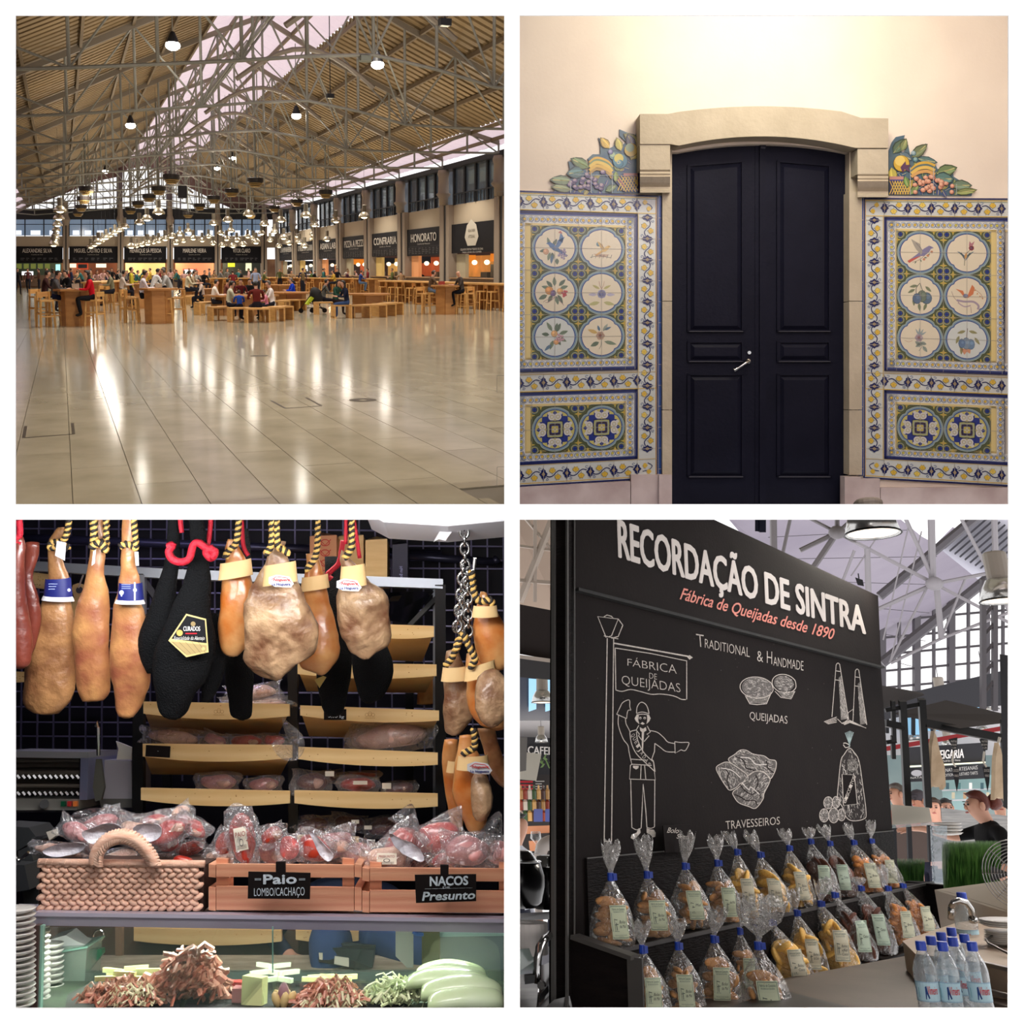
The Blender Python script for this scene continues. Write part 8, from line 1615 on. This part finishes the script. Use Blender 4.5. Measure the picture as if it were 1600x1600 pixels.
    for k in range(4): yy=y0+.8+k*(y1-y0-2)/4; slabR('equipment',yy,1.2,yy+.6+.3*(k%2),1.5+.2*(k%3),-1,.5,mat('steel_kitchen',(130,126,120),.4,.6),parent=T)
    b=MB()
    for k in range(3): c=V((20.6,y0+1.3+k*1.7,2.0)); b.ell(c,(.16,.16,.13),8,5)
    obj('light_globe',b,mat('globe_lit',(255,236,190),.5,emit=(255,232,180),es=3),T)
for i,Y in enumerate(PY[:-1]):
    T=thing('pillar','grey and black right-wall pillar %s'%(['out of frame nearest','just out of frame','at the right frame edge','left of the emblem sign','left of the HONORATO sign','left of the CONFRARIA sign','left of the PIZZA A PEZZI sign','left of the ASIAN LAB sign','sixth from the right frame edge','farthest but one','farthest along the right wall'][min(i,10)]),'pillar',(19.7,Y,0))
    slabR('pilaster',Y+.15,0,Y+.75,5.1,.3,.5,pil,parent=T); slabR('slot',Y-.25,0,Y+.15,5.1,.25,.4,blackp,parent=T); slabR('pilaster',Y-.7,0,Y-.25,5.1,.3,.5,pil,parent=T)
    b=MB(); b.lathe([(.26,5.1),(.26,5.5),(.42,5.7),(.3,5.8),(.28,6.6),(.34,6.8),(.28,7.0)],V((19.7,Y+.1,0)),12); obj('column',b,pil,T,True)
# ---- roof
trib=mat('roof_sheet_brown',(134,112,78),.65,var=(120,100,70),vs=.4,rnd=.05); pinks=bpy.data.materials.new('translucent_sheet'); pinks.use_nodes=True
nt=pinks.node_tree; nt.nodes.remove(nt.nodes['Principled BSDF']); tl=nt.nodes.new('ShaderNodeBsdfTranslucent'); tl.inputs[0].default_value=lin((226,206,214)); df=nt.nodes.new('ShaderNodeBsdfDiffuse'); df.inputs[0].default_value=lin((200,186,192)); mxs=nt.nodes.new('ShaderNodeMixShader'); mxs.inputs[0].default_value=.3; nt.links.new(tl.outputs[0],mxs.inputs[1]); nt.links.new(df.outputs[0],mxs.inputs[2]); nt.links.new(mxs.outputs[0],nt.nodes['Material Output'].inputs[0])
RF=thing('ceiling',None,None,(8.5,50,12)); RF['kind']='structure'
def rib(x0,z0,x1,z1,y0,y1,m,nm='roof_panel',n=15,a=.24,par=None):
    b=MB(); P=[]
    for k in range(n):
        for f_,dz in((0,0),(.6,0),(.64,a),(.96,a)): y=y0+(y1-y0)*(k+f_)/n; P+=[(x0,y,z0+dz),(x1,y,z1+dz)]
    P+=[(x0,y1,z0),(x1,y1,z1)]
    b.add(P,[(2*k,2*k+1,2*k+3,2*k+2) for k in range(4*n)]); return obj(nm,b,m,par or RF)
TY=[13,20.8,28.6,37.0,45.35]+PY[3:-1]+[YF+2]
TY=[3]+TY
LX=[(6,11.55),(4.3,10.75),(2.6,9.95),(.9,9.1),(-.9,8.25),(-2.6,7.45)]; RX=[(11,11.2),(12.8,10.42),(14.6,9.64),(16.4,8.86),(18.2,8.1)]
for i in range(len(TY)-1):
    y0,y1=TY[i],TY[i+1]
    for k in range(5): rib(*LX[k],*LX[k+1],y0,y1,trib)
    for k in range(4): rib(*RX[k],*RX[k+1],y0,y1,trib)
    rib(-2.6,7.45,-4.6,6.3,y0,y1,pinks,'skylight_panel',6,.02); rib(18.2,8.1,20.2,7.62,y0,y1,pinks,'skylight_panel',8,.02)
    rib(6,11.7,8.5,12.7,y0,y1,pinks,'skylight_panel',8,.02); rib(8.5,12.7,11,11.4,y0,y1,pinks,'skylight_panel',8,.02)
    for xx,zz in LX+RX+[(8.5,12.6),(7.2,12.1),(9.8,11.9),(19.2,7.8)]:
        if i: b=MB(); b.bar((xx,y0,zz-.12),(xx,y1,zz-.12),.09,.16); obj('purlin',b,mat('purlin_brown',(104,88,66),.6),RF)
b=MB(); b.bb((-7,2,4),(-6.9,YF+4,6.4)); b.bb((-7,2,-.1),(-6.8,YF+4,4)); struct('wall_left',b,cream1)
b=MB(); b.bb((-7,2,6.3),(-4.5,YF+4,6.5)); struct('trim_left_eave',b,cream1)
wst=mat('truss_steel',(122,122,116),.45,var=(138,138,130),vs=1); gst=mat('rafter_steel',(118,108,96),.5)
# lower chord profile from the photograph's nearest truss
T1=28.6; prof=[at(24-60,112,T1),at(155,104,T1),at(300,98,T1),at(430,92,T1),at(562,81,T1),at(674,106,T1),at(788,141,T1)]
prof=[(p.x,p.z) for p in prof]; prof=[(-4.4,6.7)]+[p for p in prof if p[0]>-3.6]+[(19.6,7.1)]
prof.sort()
def roofz(x):
    pts=[(-4.6,6.3)]+LX[::-1]+[(8.5,12.6)]+RX+[(20.2,7.62)]
    for i in range(len(pts)-1):
        if pts[i][0]<=x<=pts[i+1][0]: t=(x-pts[i][0])/(pts[i+1][0]-pts[i][0]); return pts[i][1]+(pts[i+1][1]-pts[i][1])*t-.18
    return 7
def chz_(x):
    for i in range(len(prof)-1):
        if prof[i][0]<=x<=prof[i+1][0]: t=(x-prof[i][0])/(prof[i+1][0]-prof[i][0]); return prof[i][1]+(prof[i+1][1]-prof[i][1])*t
    return 7
ordn=['first','second','third','fourth','fifth','sixth','seventh','eighth','ninth','tenth','eleventh','twelfth','thirteenth']
for n_,Y in enumerate(TY[3:-1]):
    T=thing('roof_truss','%s white steel roof truss counted from the camera'%ordn[n_],'truss',(8,Y,9))
    r=.052
    nodes=sorted([-4.4,-2,.4,2.6,4.8,6.6,8.5,10.4,12.2,14.2,16.2,18,19.6])
    for i in range(len(nodes)-1):
        a,c=nodes[i],nodes[i+1]
        b=MB(); b.cyl((a,Y,chz_(a)),(c,Y,chz_(c)),r,n=6); obj('bottom_chord',b,wst,T)
        b=MB(); b.bar((a,Y,roofz(a)),(c,Y,roofz(c)),.14,.2); obj('rafter',b,gst,T)
        if i%2==0: p,q=(a,Y,chz_(a)),(c,Y,roofz(c))
        else: p,q=(a,Y,roofz(a)),(c,Y,chz_(c))
        b=MB(); b.cyl(p,q,.036,n=6); obj('diagonal',b,wst,T)
        b=MB(); b.cyl((c,Y,chz_(c)),(c,Y,roofz(c)),.05,n=6); obj('vertical',b,wst,T)
    b=MB(); pts=[(6+5*k/10,Y,chz_(8.5)+.6+1.2*sin(pi*k/10)) for k in range(11)]; b.tube(pts,.09,6); obj('arched_tie',b,gst,T)
    if n_<6:
        for xx in(4.8,12.2): b=MB(); b.cyl((xx,Y,chz_(xx)),(8.5,Y+3.8,12.2),.035,n=5); b.cyl((8.5,Y+3.8,12.2),(xx,Y+7.6,chz_(xx)),.035,n=5); obj('fan_brace',b,wst,T)
# ---- high-bay lights
hl=mat('high_bay_glow',(255,250,240),.5,emit=(255,248,236),es=40)
for x,y,Y,r_,l in((270,71,36,.22,'brightest high-bay light at the upper left under the roof'),(590,101,34,.2,'bright high-bay light at the upper right beside the truss node'),(204,196,50,.2,'smaller high-bay light left of the ridge skylight'),(463,181,46,.2,'high-bay light right of the ridge skylight'),(165,268,80,.2,'small distant high-bay light left of the gable window'),(363,247,76,.2,'small distant high-bay light right of the ridge'),(339,263,84,.2,'smallest distant high-bay light right of the gable window'),(165+54,193,58,.01,'dim high-bay fitting under the left roof slope')):
    if r_<.1: continue
    c=at(x,y,Y); T=thing('high_bay_light',l,'lamp',c,0,'high-bay lights'); b=MB(); b.ell(c,(r_*1.1,r_*1.1,r_*.75),14,8); obj('lens',b,hl,T); b=MB(); b.lathe([(r_*1.05,.0),(r_*.8,.2),(r_*.4,.4),(.05,.45)],c,14); obj('shade',b,darkw,T)
    b=MB(); b.cyl(c+V((0,0,.4)),V((c.x,c.y,roofz(c.x))),.02,n=5); obj('stem',b,wst,T)
for x,y,Y,l in((695,35,24,'black floodlight box near the top right corner of the roof'),(516,150,40,'black floodlight under the right roof slope')):
    c=at(x,y,Y); T=thing('floodlight',l,'floodlight',c); b=MB(); b.box(c,(.28,.2,.16)); obj('housing',b,darkw,T); b=MB(); b.box(c-V((0,0,.085)),(.2,.14,.01)); obj('lens',b,mat('pale_lens',(200,200,190),.3),T); b=MB(); b.bar(c,V((c.x,c.y,roofz(c.x))),.03); obj('bracket',b,darkw,T)
c=at(285,300,70); b=MB(); b.box(c,(.55,.4,.8)); tag(obj('speaker_box',b,darkw),'black loudspeaker box hanging before the gable window','loudspeaker')
c=at(570,92,T1); b=MB(); b.box(c,(.3,.3,.14)); b.cyl(c+V((-.2,0,-.05)),c+V((.2,0,-.05)),.04); tag(obj('junction_box',b,mat('greenish_grey',(120,126,118),.5)),'grey junction box at the centre node of the nearest truss','junction box')
# ---- air diffusers on ducts
gold=mat('diffuser_gold',(168,140,88),.45,.5); dkd=mat('diffuser_black',(34,28,26),.5)
def diff0():
    T=proto(thing('air_diffuser','x','air diffuser',(0,0,0),0,'round air diffusers')); b=MB(); b.lathe([(.40,.22),(.42,.25),(.42,.45),(.38,.47)],n=18); obj('drum',b,dkd,T,local=True)
    for z,r_ in((.16,.40),(.08,.34),(0,.28)): b=MB(); b.lathe([(r_*.8,z-.02),(r_,z),(r_,z+.03),(r_*.7,z+.05)],n=18); obj('ring',b,gold,T,local=True)
    b=MB(); b.cyl((.0,0,0),(0,0,1),.06,n=8); b.cyl((.18,0,0),(.18,0,1),.03,n=6); obj('duct',b,mat('duct_grey',(140,142,134),.4,.5),T,local=True); return T
D0=diff0()
DD=[]; lab=['left','second','third']
DL=[(135,304),(131,318),(127,330),(268,287),(248,304),(233,315),(216,325),(204,334),(399,292),(362,307),(334,317),(312,328),(294,340),(509,309),(464,322),(429,331),(122,338),(392,341)]
for k,(x,y) in enumerate(DL): p=on(x,y,6.0); D_=DD.append(dup(D0,p,0,'black drum air diffuser with stepped golden rings, %s'%['nearest of the left string','second of the left string','third of the left string','highest right of the gable centre','before the gable centre, upper','before the gable centre, second','before the gable centre, third','before the gable centre, lowest','right of the black loudspeaker','fourth from the right','fifth from the right, small','small, under the gable right half','small, nearest the far wall centre','rightmost of all','second from the right','third from the right','farthest of the left string','small and far, right of centre'][k]))
def hang(T,nm,z0,sc=1):
    x=LOCM[T].translation; h=(roofz(max(-4.5,min(20,x.x)))+.32-x.z)/sc-z0
    for c in T.children:
        if c.name.startswith(nm): c.matrix_local=Matrix.Translation((0,0,z0))@Matrix.Diagonal((1,1,max(.3,h),1))
# ---- pendant lamps
alu1=mat('pendant_aluminium',(200,192,172),.25,.8); can=mat('pendant_can',(112,104,90),.5); pg=mat('pendant_glow',(255,240,210),.4,emit=(255,232,190),es=6)
def pend0():
    T=proto(thing('pendant_lamp','x','lamp',(0,0,0),0,'bell pendant lamps over the tables')); b=MB(); b.lathe([(.09,.3),(.2,.22),(.27,.1),(.3,0),(.27,.01)],n=14,cap=False); obj('reflector',b,alu1,T,True,local=True)
    b=MB(); b.lathe([(.1,.28),(.11,.3),(.11,.62),(.08,.64)],n=10); obj('can',b,can,T,local=True); b=MB(); b.ell((0,0,.04),(.17,.17,.10),10,5); obj('bulb',b,pg,T,local=True); b=MB(); b.cyl((0,0,0),(0,0,1),.008,n=4); obj('wire',b,darkw,T,local=True); return T
P0=pend0()
PL=[(94,331),(92,343),(90,353),(88,361),(87,368),(86,374),(85,379),(84,384),(195,356),(187,361),(180,365),(173,369),(166,373),(160,377),(154,380),(148,384),(142,387),(248,334),(230,344),(218,350),(334,351),(356,346),(389,337),(294,363),(281,367),(326,371),(345,366),(361,362),(387,371),(302,374),(316,377),(268,371),(258,375),(248,378),(240,380),(231,382),(222,384),(213,386),(205,387),(354,375),(370,377),(333,382),(348,385),(364,386),(287,378),(275,381),
(478,339),(439,346),(413,352),(491,353),(525,347),(569,340),(592,355),(594,365),(631,350),(684,344),(685,355),(730,351),(786,344),(565,369),(537,372),(513,366),(511,376),(489,367),(488,377),(464,370),(468,380),(429,364),(422,377),(443,373),(452,382),(409,366),(400,380),(380,384),(396,374),(436,386),(476,386)]
cnt={}
for T in DD: hang(T,'duct',.46)
for k,(x,y) in enumerate(PL):
    p=on(x,y,4.55) if y<405 else on(x,405,4.55)
    if p.y>96 or y>388: p=at(x,y,70+(k*7)%24)
    s='of the far left string, counted downwards' if k<8 else 'of the second string from the left, counted downwards' if k<17 else 'listed from near to far before the far wall, left of centre' if x<300 else 'listed from near to far before the far wall, right of centre' if x<440 else 'listed from near to far along the right wall'
    cnt[s]=cnt.get(s,0)+1; hang(dup(P0,p,0,'silver bell pendant, %s %s'%(ORD[cnt[s]-1],s.replace('listed from near to far ','')),sc=1.12),'wire',.62,1.12)
# ---- furniture
wd=mat('oak_furniture',(214,166,100),.5,var=(196,146,84),vs=3,stretch=(1,1,5),rnd=.08); wdd=mat('oak_table',(190,136,80),.45,var=(170,116,66),vs=2,stretch=(1,1,4),rnd=.06)
def stool0():
    T=proto(thing('bar_stool','x','stool',(0,0,0),0,'oak bar stools')); b=MB(); b.box((0,0,.74),(.38,.36,.05)); obj('seat',b,wd,T,local=True); b=MB(); b.box((0,.19,.92),(.38,.03,.14)); obj('backrest',b,wd,T,local=True)
    for sx in(-1,1):
        for sy in(-1,1): b=MB(); b.bar((sx*.2,sy*.2,0),(sx*.165,sy*.165,.74 if sy<0 else .99),.045); obj('leg',b,wd,T,local=True)
    for a,c in(((-.19,-.19,.3),(.19,-.19,.3)),((-.19,.19,.36),(.19,.19,.36)),((-.19,-.19,.4),(-.19,.19,.4)),((.19,-.19,.4),(.19,.19,.4))): b=MB(); b.bar(a,c,.035); obj('stretcher',b,wd,T,local=True)
    return T
def bench0():
    T=proto(thing('low_bench','x','bench',(0,0,0),0,'low oak block benches')); b=MB(); b.box((0,0,.425),(.72,.5,.05)); obj('seat',b,wd,T,local=True)
    for sx in(-1,1): b=MB(); b.box((sx*.335,0,.2),(.05,.5,.4)); obj('side',b,wd,T,local=True)
    return T
def table0(h,r,nm,lb,m):
    T=proto(thing(nm,'x','table',(0,0,0))); b=MB(); b.lathe([(r,h-.06),(r,h)],n=6); obj('tabletop',b,m,T,local=True)
    for k in range(6): a=pi/3*k+pi/6; b=MB(); b.box((cos(a)*r*.56,sin(a)*r*.56,(h-.06)/2),(.03,r*.62,h-.06),Matrix.Rotation(a,3,'Z')); obj('side_board',b,m,T,local=True)
    return T
S0=stool0(); B0=bench0(); TH=table0(1.06,.6,'bar_table','',wdd); TL=table0(.72,.95,'low_table','',wdd)
for x,y,p_,l in((119,509,TH,'hexagonal oak bar table with the woman in red at its right'),(248,505,TH,'hexagonal oak bar table between the white-hooded man and the grey-coated woman'),(696,491,TH,'hexagonal oak bar table between the two men on the right'),(215,482,TH,'bar table behind the white-shirted men'),(360,492,TL,'low hexagonal table among the seated family'),(395,492,TL,'low table at the right of the seated family'),(455,484,TL,'low brown table left of the pushchair'),(575,488,TL,'low hexagonal table right of the two seated women'),(310,474,TL,'low table in the middle distance left of centre'),(440,463,TL,'low table farther back behind the pushchair')):
    dup(p_,on(x,y),R.uniform(-.2,.2),l)
sl=[(72,511,.3),(86,509,.2),(149,510,-2.2),(201,500,1.2),(207,504,1.4),(258,505,0),(279,503,-1.5),(661,491,.3),(672,489,.4),(733,490,-.4),(722,491,-.5),(176,489,1),(166,485,.9),(60,500,.5)]
for k,(x,y,a) in enumerate(sl): dup(S0,on(x,y),a,'oak bar stool %s'%['left of the first bar table, front','under the man in the grey shirt','standing empty right of the woman in red','left of the second bar table, behind','under the white-hooded man','in front of the second bar table','right of the grey-coated woman','under the man in the brown jacket','left of the right-hand bar table','under the bald man','right of the right-hand bar table','under the white-shirted man','behind the white-shirted man','at far left under the dark-clothed man'][k])
bl=[(345,501,.2),(358,500,-.1),(376,503,.1),(402,504,0),(425,502,.1),(438,500,.4),(322,492,.3),(330,490,.2),(437,488,0),(452,486,.2),(462,485,.3),(508,491,.1),(536,497,0),(560,497,.1),(585,496,.2),(600,494,.3),(612,492,.3),(296,478,.1),(306,476,.3)]
bln=['leftmost by the family','second by the family','open-sided, before the children','before the man in the maroon vest','right of the maroon vest man','at the right corner of the family group','under the boy in white','behind the boy in white','left of the pushchair group','second left of the pushchair','just behind the pushchair','under the man in grey by the pushchair','open-sided, under the woman in navy','right of the woman in navy','open, centre right','second from the right of the low group','rightmost block of the low group','under the people in the middle distance','right of the people in the middle distance']
for k,(x,y,a) in enumerate(bl): dup(B0,on(x,y),a,'low oak bench, %s'%bln[k])
def longbar(p,q,label):
    a=on(*p);c=on(*q); d=(c-a); L=d.length; d.normalize(); n_=V((-d.y,d.x,0)); 
    if n_.y<0: n_=-n_
    T=thing('long_bar_table',label,'table',a.lerp(c,.5)); b=MB(); b.bar(a+V((0,0,1.04))+n_*.4,c+V((0,0,1.04))+n_*.4,.9,.07); obj('tabletop',b,wd,T); n=int(L/2.2)
    for k in range(n+1): m_=a.lerp(c,k/n)+n_*.4; b=MB(); b.bar(m_-n_*.35+V((0,0,.5)),m_+n_*.35+V((0,0,.5)),.08,1.0); obj('leg',b,wdd,T)
    b=MB(); b.bar(a+n_*.6+V((0,0,.52)),c+n_*.6+V((0,0,.52)),.04,.95); obj('panel',b,wdd,T); return a,c,n_,d,L
a,c,n_,d,L=longbar((830,490),(592,470),'long oak bar table along the right side, nearest')
k=0; t=.5
while t<L-.3:
    p=a+d*t-n_*.12; pc=FCAM.inverted()@p; px_=pc.x/pc.y*F+CX; 
    if px_<800: dup(S0,p,math.atan2(d.y,d.x)+pi+R.uniform(-.15,.15),'oak bar stool at the nearest long bar table, %s from the right end'%ORD[k]); k+=1
    t+=1.05 if int(t*3)%4 else 1.5
a,c,n_,d,L=longbar((585,462),(408,455),'long oak bar table across the middle of the hall')
for k in range(9): dup(S0,a+d*(L*(k+.5)/9)-n_*.15,math.atan2(d.y,d.x)+pi,'oak bar stool at the middle long bar table, %s from the right'%ORD[k])
a,c,n_,d,L=longbar((400,458),(300,461),'long oak bar table before the MARLENE VIEIRA stall')
for k in range(5): dup(S0,a+d*(L*(k+.5)/5)-n_*.15,math.atan2(d.y,d.x)+pi,'oak bar stool at the bar table before MARLENE VIEIRA, %s from the right'%ORD[k])
a,c,n_,d,L=longbar((195,470),(158,478),'oak bar table behind the woman in red')
# ---- people of the hall
arms=dict(el=(.25,-.12,1.16),wr=(.14,-.34,1.1),ha=(.1,-.42,1.1))
hi=dict(pel=(0,0,.84),ch=(0,-.05,1.15),nk=(0,-.09,1.33),hd=(0,-.15,1.47),hp=(.1,-.02,.81),kn=(.14,-.42,.80),an=(.12,-.34,.36),to=(.12,-.48,.31),sh=(.185,-.08,1.27),el=(.25,-.18,1.05),wr=(.15,-.40,1.06),ha=(.11,-.48,1.07))
lo={k:((v[0],v[1],v[2]-.33) if k not in('an','to') else v) for k,v in hi.items()}; lo['an']=(.13,-.40,.09); lo['to']=(.13,-.53,.035)
lean=dict(pel=(0,.05,.95),ch=(0,-.08,1.24),nk=(0,-.17,1.41),hd=(0,-.23,1.54),sh=(.185,-.15,1.35),el=(.25,-.26,1.12),wr=(.15,-.44,1.05),ha=(.12,-.52,1.05))
HI=person_mesh('sit_high',1,1,0,**hi); LO=person_mesh('sit_low',1,1,0,**lo); ST=person_mesh('stand',1,1,0,elL=(.26,-.1,1.13),wrL=(.14,-.3,1.12),haL=(.08,-.36,1.14)); LN=person_mesh('lean',1,1,0,**lean); WK=person_mesh('walk',1,1,0,knL=(.1,-.18,.51),anL=(.1,-.12,.09),toL=(.11,-.28,.04),anR=(-.1,.22,.12),toR=(-.11,.08,.05)); CH=person_mesh('child_sit',1,.68,0,**lo)
def pp(pose,x,y,yaw,label,top,pants=(34,34,44),hair=0,long=0,skin=0,bald=0,z=0,grp=None,sc=1.0):
    p=on(x,y)+V((0,0,z)); make_person('person',pose,label,grp,top,pants,(30,28,28),hair,skin,long,m=Matrix.Translation(p)@Matrix.Rotation(yaw,4,'Z')@Matrix.Scale(sc,4),bald=bald)
Rg=pi/2; Lf=-pi/2        # facing right / left in the picture (figures face -y by default)
pp(HI,86,509,Rg-.1,'man in a grey shirt and jeans leaning over the first bar table',(84,84,88),(26,32,60)); pp(HI,147,510,Lf+.1,'woman in a bright red jacket with long dark hair at the bar table',(196,22,40),(24,24,30),0,1); pp(HI,70,502,Rg,'dark-clothed person behind the man in the grey shirt',(60,34,34)); pp(HI,111,494,Lf+.5,'person in black across the first bar table',(28,26,30),hair=0)
pp(HI,178,490,Lf+.1,'person in a grey-green shirt at the counter left of the white shirts',(140,136,110)); pp(HI,190,489,Rg,'man in a white shirt on a stool facing right',(222,206,196)); pp(HI,222,504,Rg,'man in a white hoodie leaning over the second bar table',(216,212,224),(24,28,40)); pp(LN,240,490,Rg+.3,'second person in white behind the second bar table',(226,226,230)); pp(ST,207,484,Rg,'person in a yellow top between the men in white',(196,180,60))
pp(LN,268,500,Lf,'woman in a long grey coat standing at the second bar table',(176,176,176),(150,150,150),skin=0,bald=0,hair=3); pp(ST,258,485,Lf,'tall man in a grey shirt behind the second bar table',(120,118,112)); pp(HI,292,484,Rg,'person in a cream jacket at the middle table',(206,196,170)); pp(HI,300,482,Rg-.3,'person in a beige coat at the middle table',(166,146,120),hair=1); pp(LO,318,482,Lf,'person in pale clothes facing left at the middle low table',(206,186,176))
pp(LO,333,493,Rg,'boy in a white shirt hunched over the low table',(224,214,206)); pp(LO,357,501,Rg,'woman in a pale green-white top at the family table',(190,188,168)); pp(CH,375,502,pi,'child in bright blue at the family table',(36,70,160),hair=1,z=.12); pp(LO,402,503,pi,'man in a maroon vest seated with his back to the camera',(96,34,30)); pp(CH,418,500,Lf,'child in pink at the right of the family table',(210,130,150),hair=1,z=.12); pp(LO,427,499,Lf,'person in a white shirt at the right of the family table',(220,214,214),hair=3)
pp(LO,352,485,Rg,'person in a brown top behind the boy in white',(120,70,60)); pp(LO,376,486,0,'dark-haired person behind the child in blue',(90,30,34)); pp(LO,390,485,0,'person in black behind the man in the maroon vest',(30,30,34)); pp(ST,400,472,0,'standing person in a pale blue shirt behind the family',(150,160,190),hair=3)
pp(LO,460,480,Lf,'person in a vivid blue jacket seated with a dark backpack',(20,60,190),hair=3); pp(ST,474,466,Rg,'person in an olive-brown top behind the blue jacket',(120,100,70),hair=1); pp(LO,505,488,Rg,'man in grey leaning forward behind the pushchair',(96,96,92)); pp(LO,524,492,Rg-.8,'woman in a green cardigan seated by the pushchair',(40,72,60),(40,30,30),0,1); pp(LO,543,497,Lf,'woman in a navy jacket seated at the front by the pushchair',(26,30,50),(50,70,110),0,1)
pp(HI,562,462,Rg,'man in a blue sweater at the long bar table',(40,60,120),(90,110,140),1,skin=0); pp(HI,541,458,Rg,'person in a purple-brown top at the long bar table',(80,50,60),hair=2); pp(ST,527,458,0,'person in black standing before the ASIAN LAB stall',(24,24,30)); pp(ST,507,457,Lf,'person in dark blue before the O PREGO DA PEIXARIA stall',(30,30,50)); pp(HI,489,457,Lf,'person in a green top before the O PREGO DA PEIXARIA stall',(70,90,50))
pp(HI,672,489,Rg,'man in a brown jacket and pale jeans on a stool, right side',(96,76,60),(100,116,140),1); pp(HI,722,491,Lf,'bald man in a dark grey jacket on a stool, right side',(70,62,58),(18,18,26),bald=1)
pp(WK,29,461,.3,'person in black walking at the left edge of the hall',(24,22,26)); pp(WK,45,459,-.2,'person in a plum top walking at the far left',(90,50,54)); pp(ST,62,462,Lf,'person in brown standing behind the first bar table',(80,56,44)); pp(ST,74,464,Rg,'fair-haired person in dark clothes behind the first bar table',(70,50,50),hair=2)
cn_=[('olive',(96,100,60)),('black',(26,26,30)),('white',(210,206,200)),('grey',(120,118,116)),('navy',(34,40,70)),('mustard',(186,150,60)),('wine-red',(120,40,44)),('tan',(160,128,96)),('teal',(50,100,100)),('pale pink',(200,160,156))]
bay=lambda x:'ALEXANDRE SILVA' if x<100 else 'MIGUEL CASTRO E SILVA' if x<188 else 'HENRIQUE SÁ PESSOA' if x<266 else 'MARLENE VIEIRA' if x<340 else 'VÍTOR CLARO' if x<412 else 'BAR DA ODETE'
rs=random.Random(11); used=set()
for k in range(44):
    x=84+k*7.6+rs.uniform(-2,2); 
    if x>430: break
    nm,cc=cn_[(k*3+int(x))%10]; pz_=[ST,HI,LN,HI][k%4]; y=rs.uniform(454,466); b_=bay(x); key=(nm,k%4,b_); word=['standing','seated','leaning','seated'][k%4]
    if (nm,word,b_) in used: nm,cc=cn_[(k*3+int(x)+5)%10]
    while (nm,word,b_) in used: nm,cc=cn_[(cn_.index((nm,cc))+1)%10]
    used.add((nm,word,b_)); pp(pz_,x,y,rs.choice([Rg,Lf,0,pi,.6]),'%s person in %s in the crowd under %s, %s hair'%(word,nm,b_,['dark','brown','fair','grey'][k%4]),cc,hair=k%4,long=k%3==0)
for k in range(14):
    x=440+k*17+rs.uniform(-3,3); nm,cc=cn_[(k*7)%10]; pp([ST,HI][k%2],x,456+rs.uniform(-3,5)+(x-440)*.02,rs.choice([Rg,Lf,0,pi]),'%s customer in %s at the right-wall stalls, %s from the corner'%(['standing','seated'][k%2],nm,ordn[k] if k<13 else 'last'),cc,hair=k%4)
# pushchair
T=thing('pushchair','black pushchair with a lime green panel, parked left of the man in grey','pushchair',on(490,489)); o_=on(490,489); kx=V((1,0,0))
def PP(x,z,y=0): return o_+V((x,y,z))
b=MB(); b.ell(PP(.1,.62),(.24,.26,.36),12,8,Matrix.Rotation(-.2,3,'Y')); b.jit(.03,5); obj('hood',b,mat('pram_black',(16,16,18),.7),T,True)
b=MB(); b.prism([PP(-.32,.34,-.2),PP(-.12,.62,-.2),PP(-.02,.56,-.2),PP(-.22,.3,-.2)],(0,.3,0)); obj('seat_panel',b,mat('pram_lime',(176,190,30),.6),T)
for a,c_ in(((-.55,.15),(-.1,.75)),((-.3,.2),(.35,.2)),((.35,.1),(.0,.5)),((.2,.75),(.45,1.0)),((-.2,.4),(.3,.15))): b=MB(); b.cyl(PP(*a,-.2),PP(*c_,-.2),.015,n=6); obj('frame_tube',b,blk,T)
for x in(-.52,-.1,.38): b=MB(); c0=PP(x,.1,-.2); b.cyl(c0,c0+V((0,.05,0)),.09,n=14); obj('wheel',b,blk,T)
# things on tables
for x,y,z,m_,l,nm in((119,462,1.08,cream,'pale paper bag on the first bar table','paper_bag'),(248,457,1.08,cream,'white napkin heap on the second bar table','napkins'),(690,448,1.08,mat('red_box',(150,50,40),.6),'small red box on the right-hand bar table','box')):
    b=MB(); c0=at(x,y,on(x,508 if x<200 else 505 if x<300 else 491).y); c0.z=z; b.box(c0+V((0,0,.06)),(.2,.14,.12)); b.jit(.02,9); tag(obj(nm,b,m_),l,nm.replace('_',' '))
frame(FR1); drop_protos()
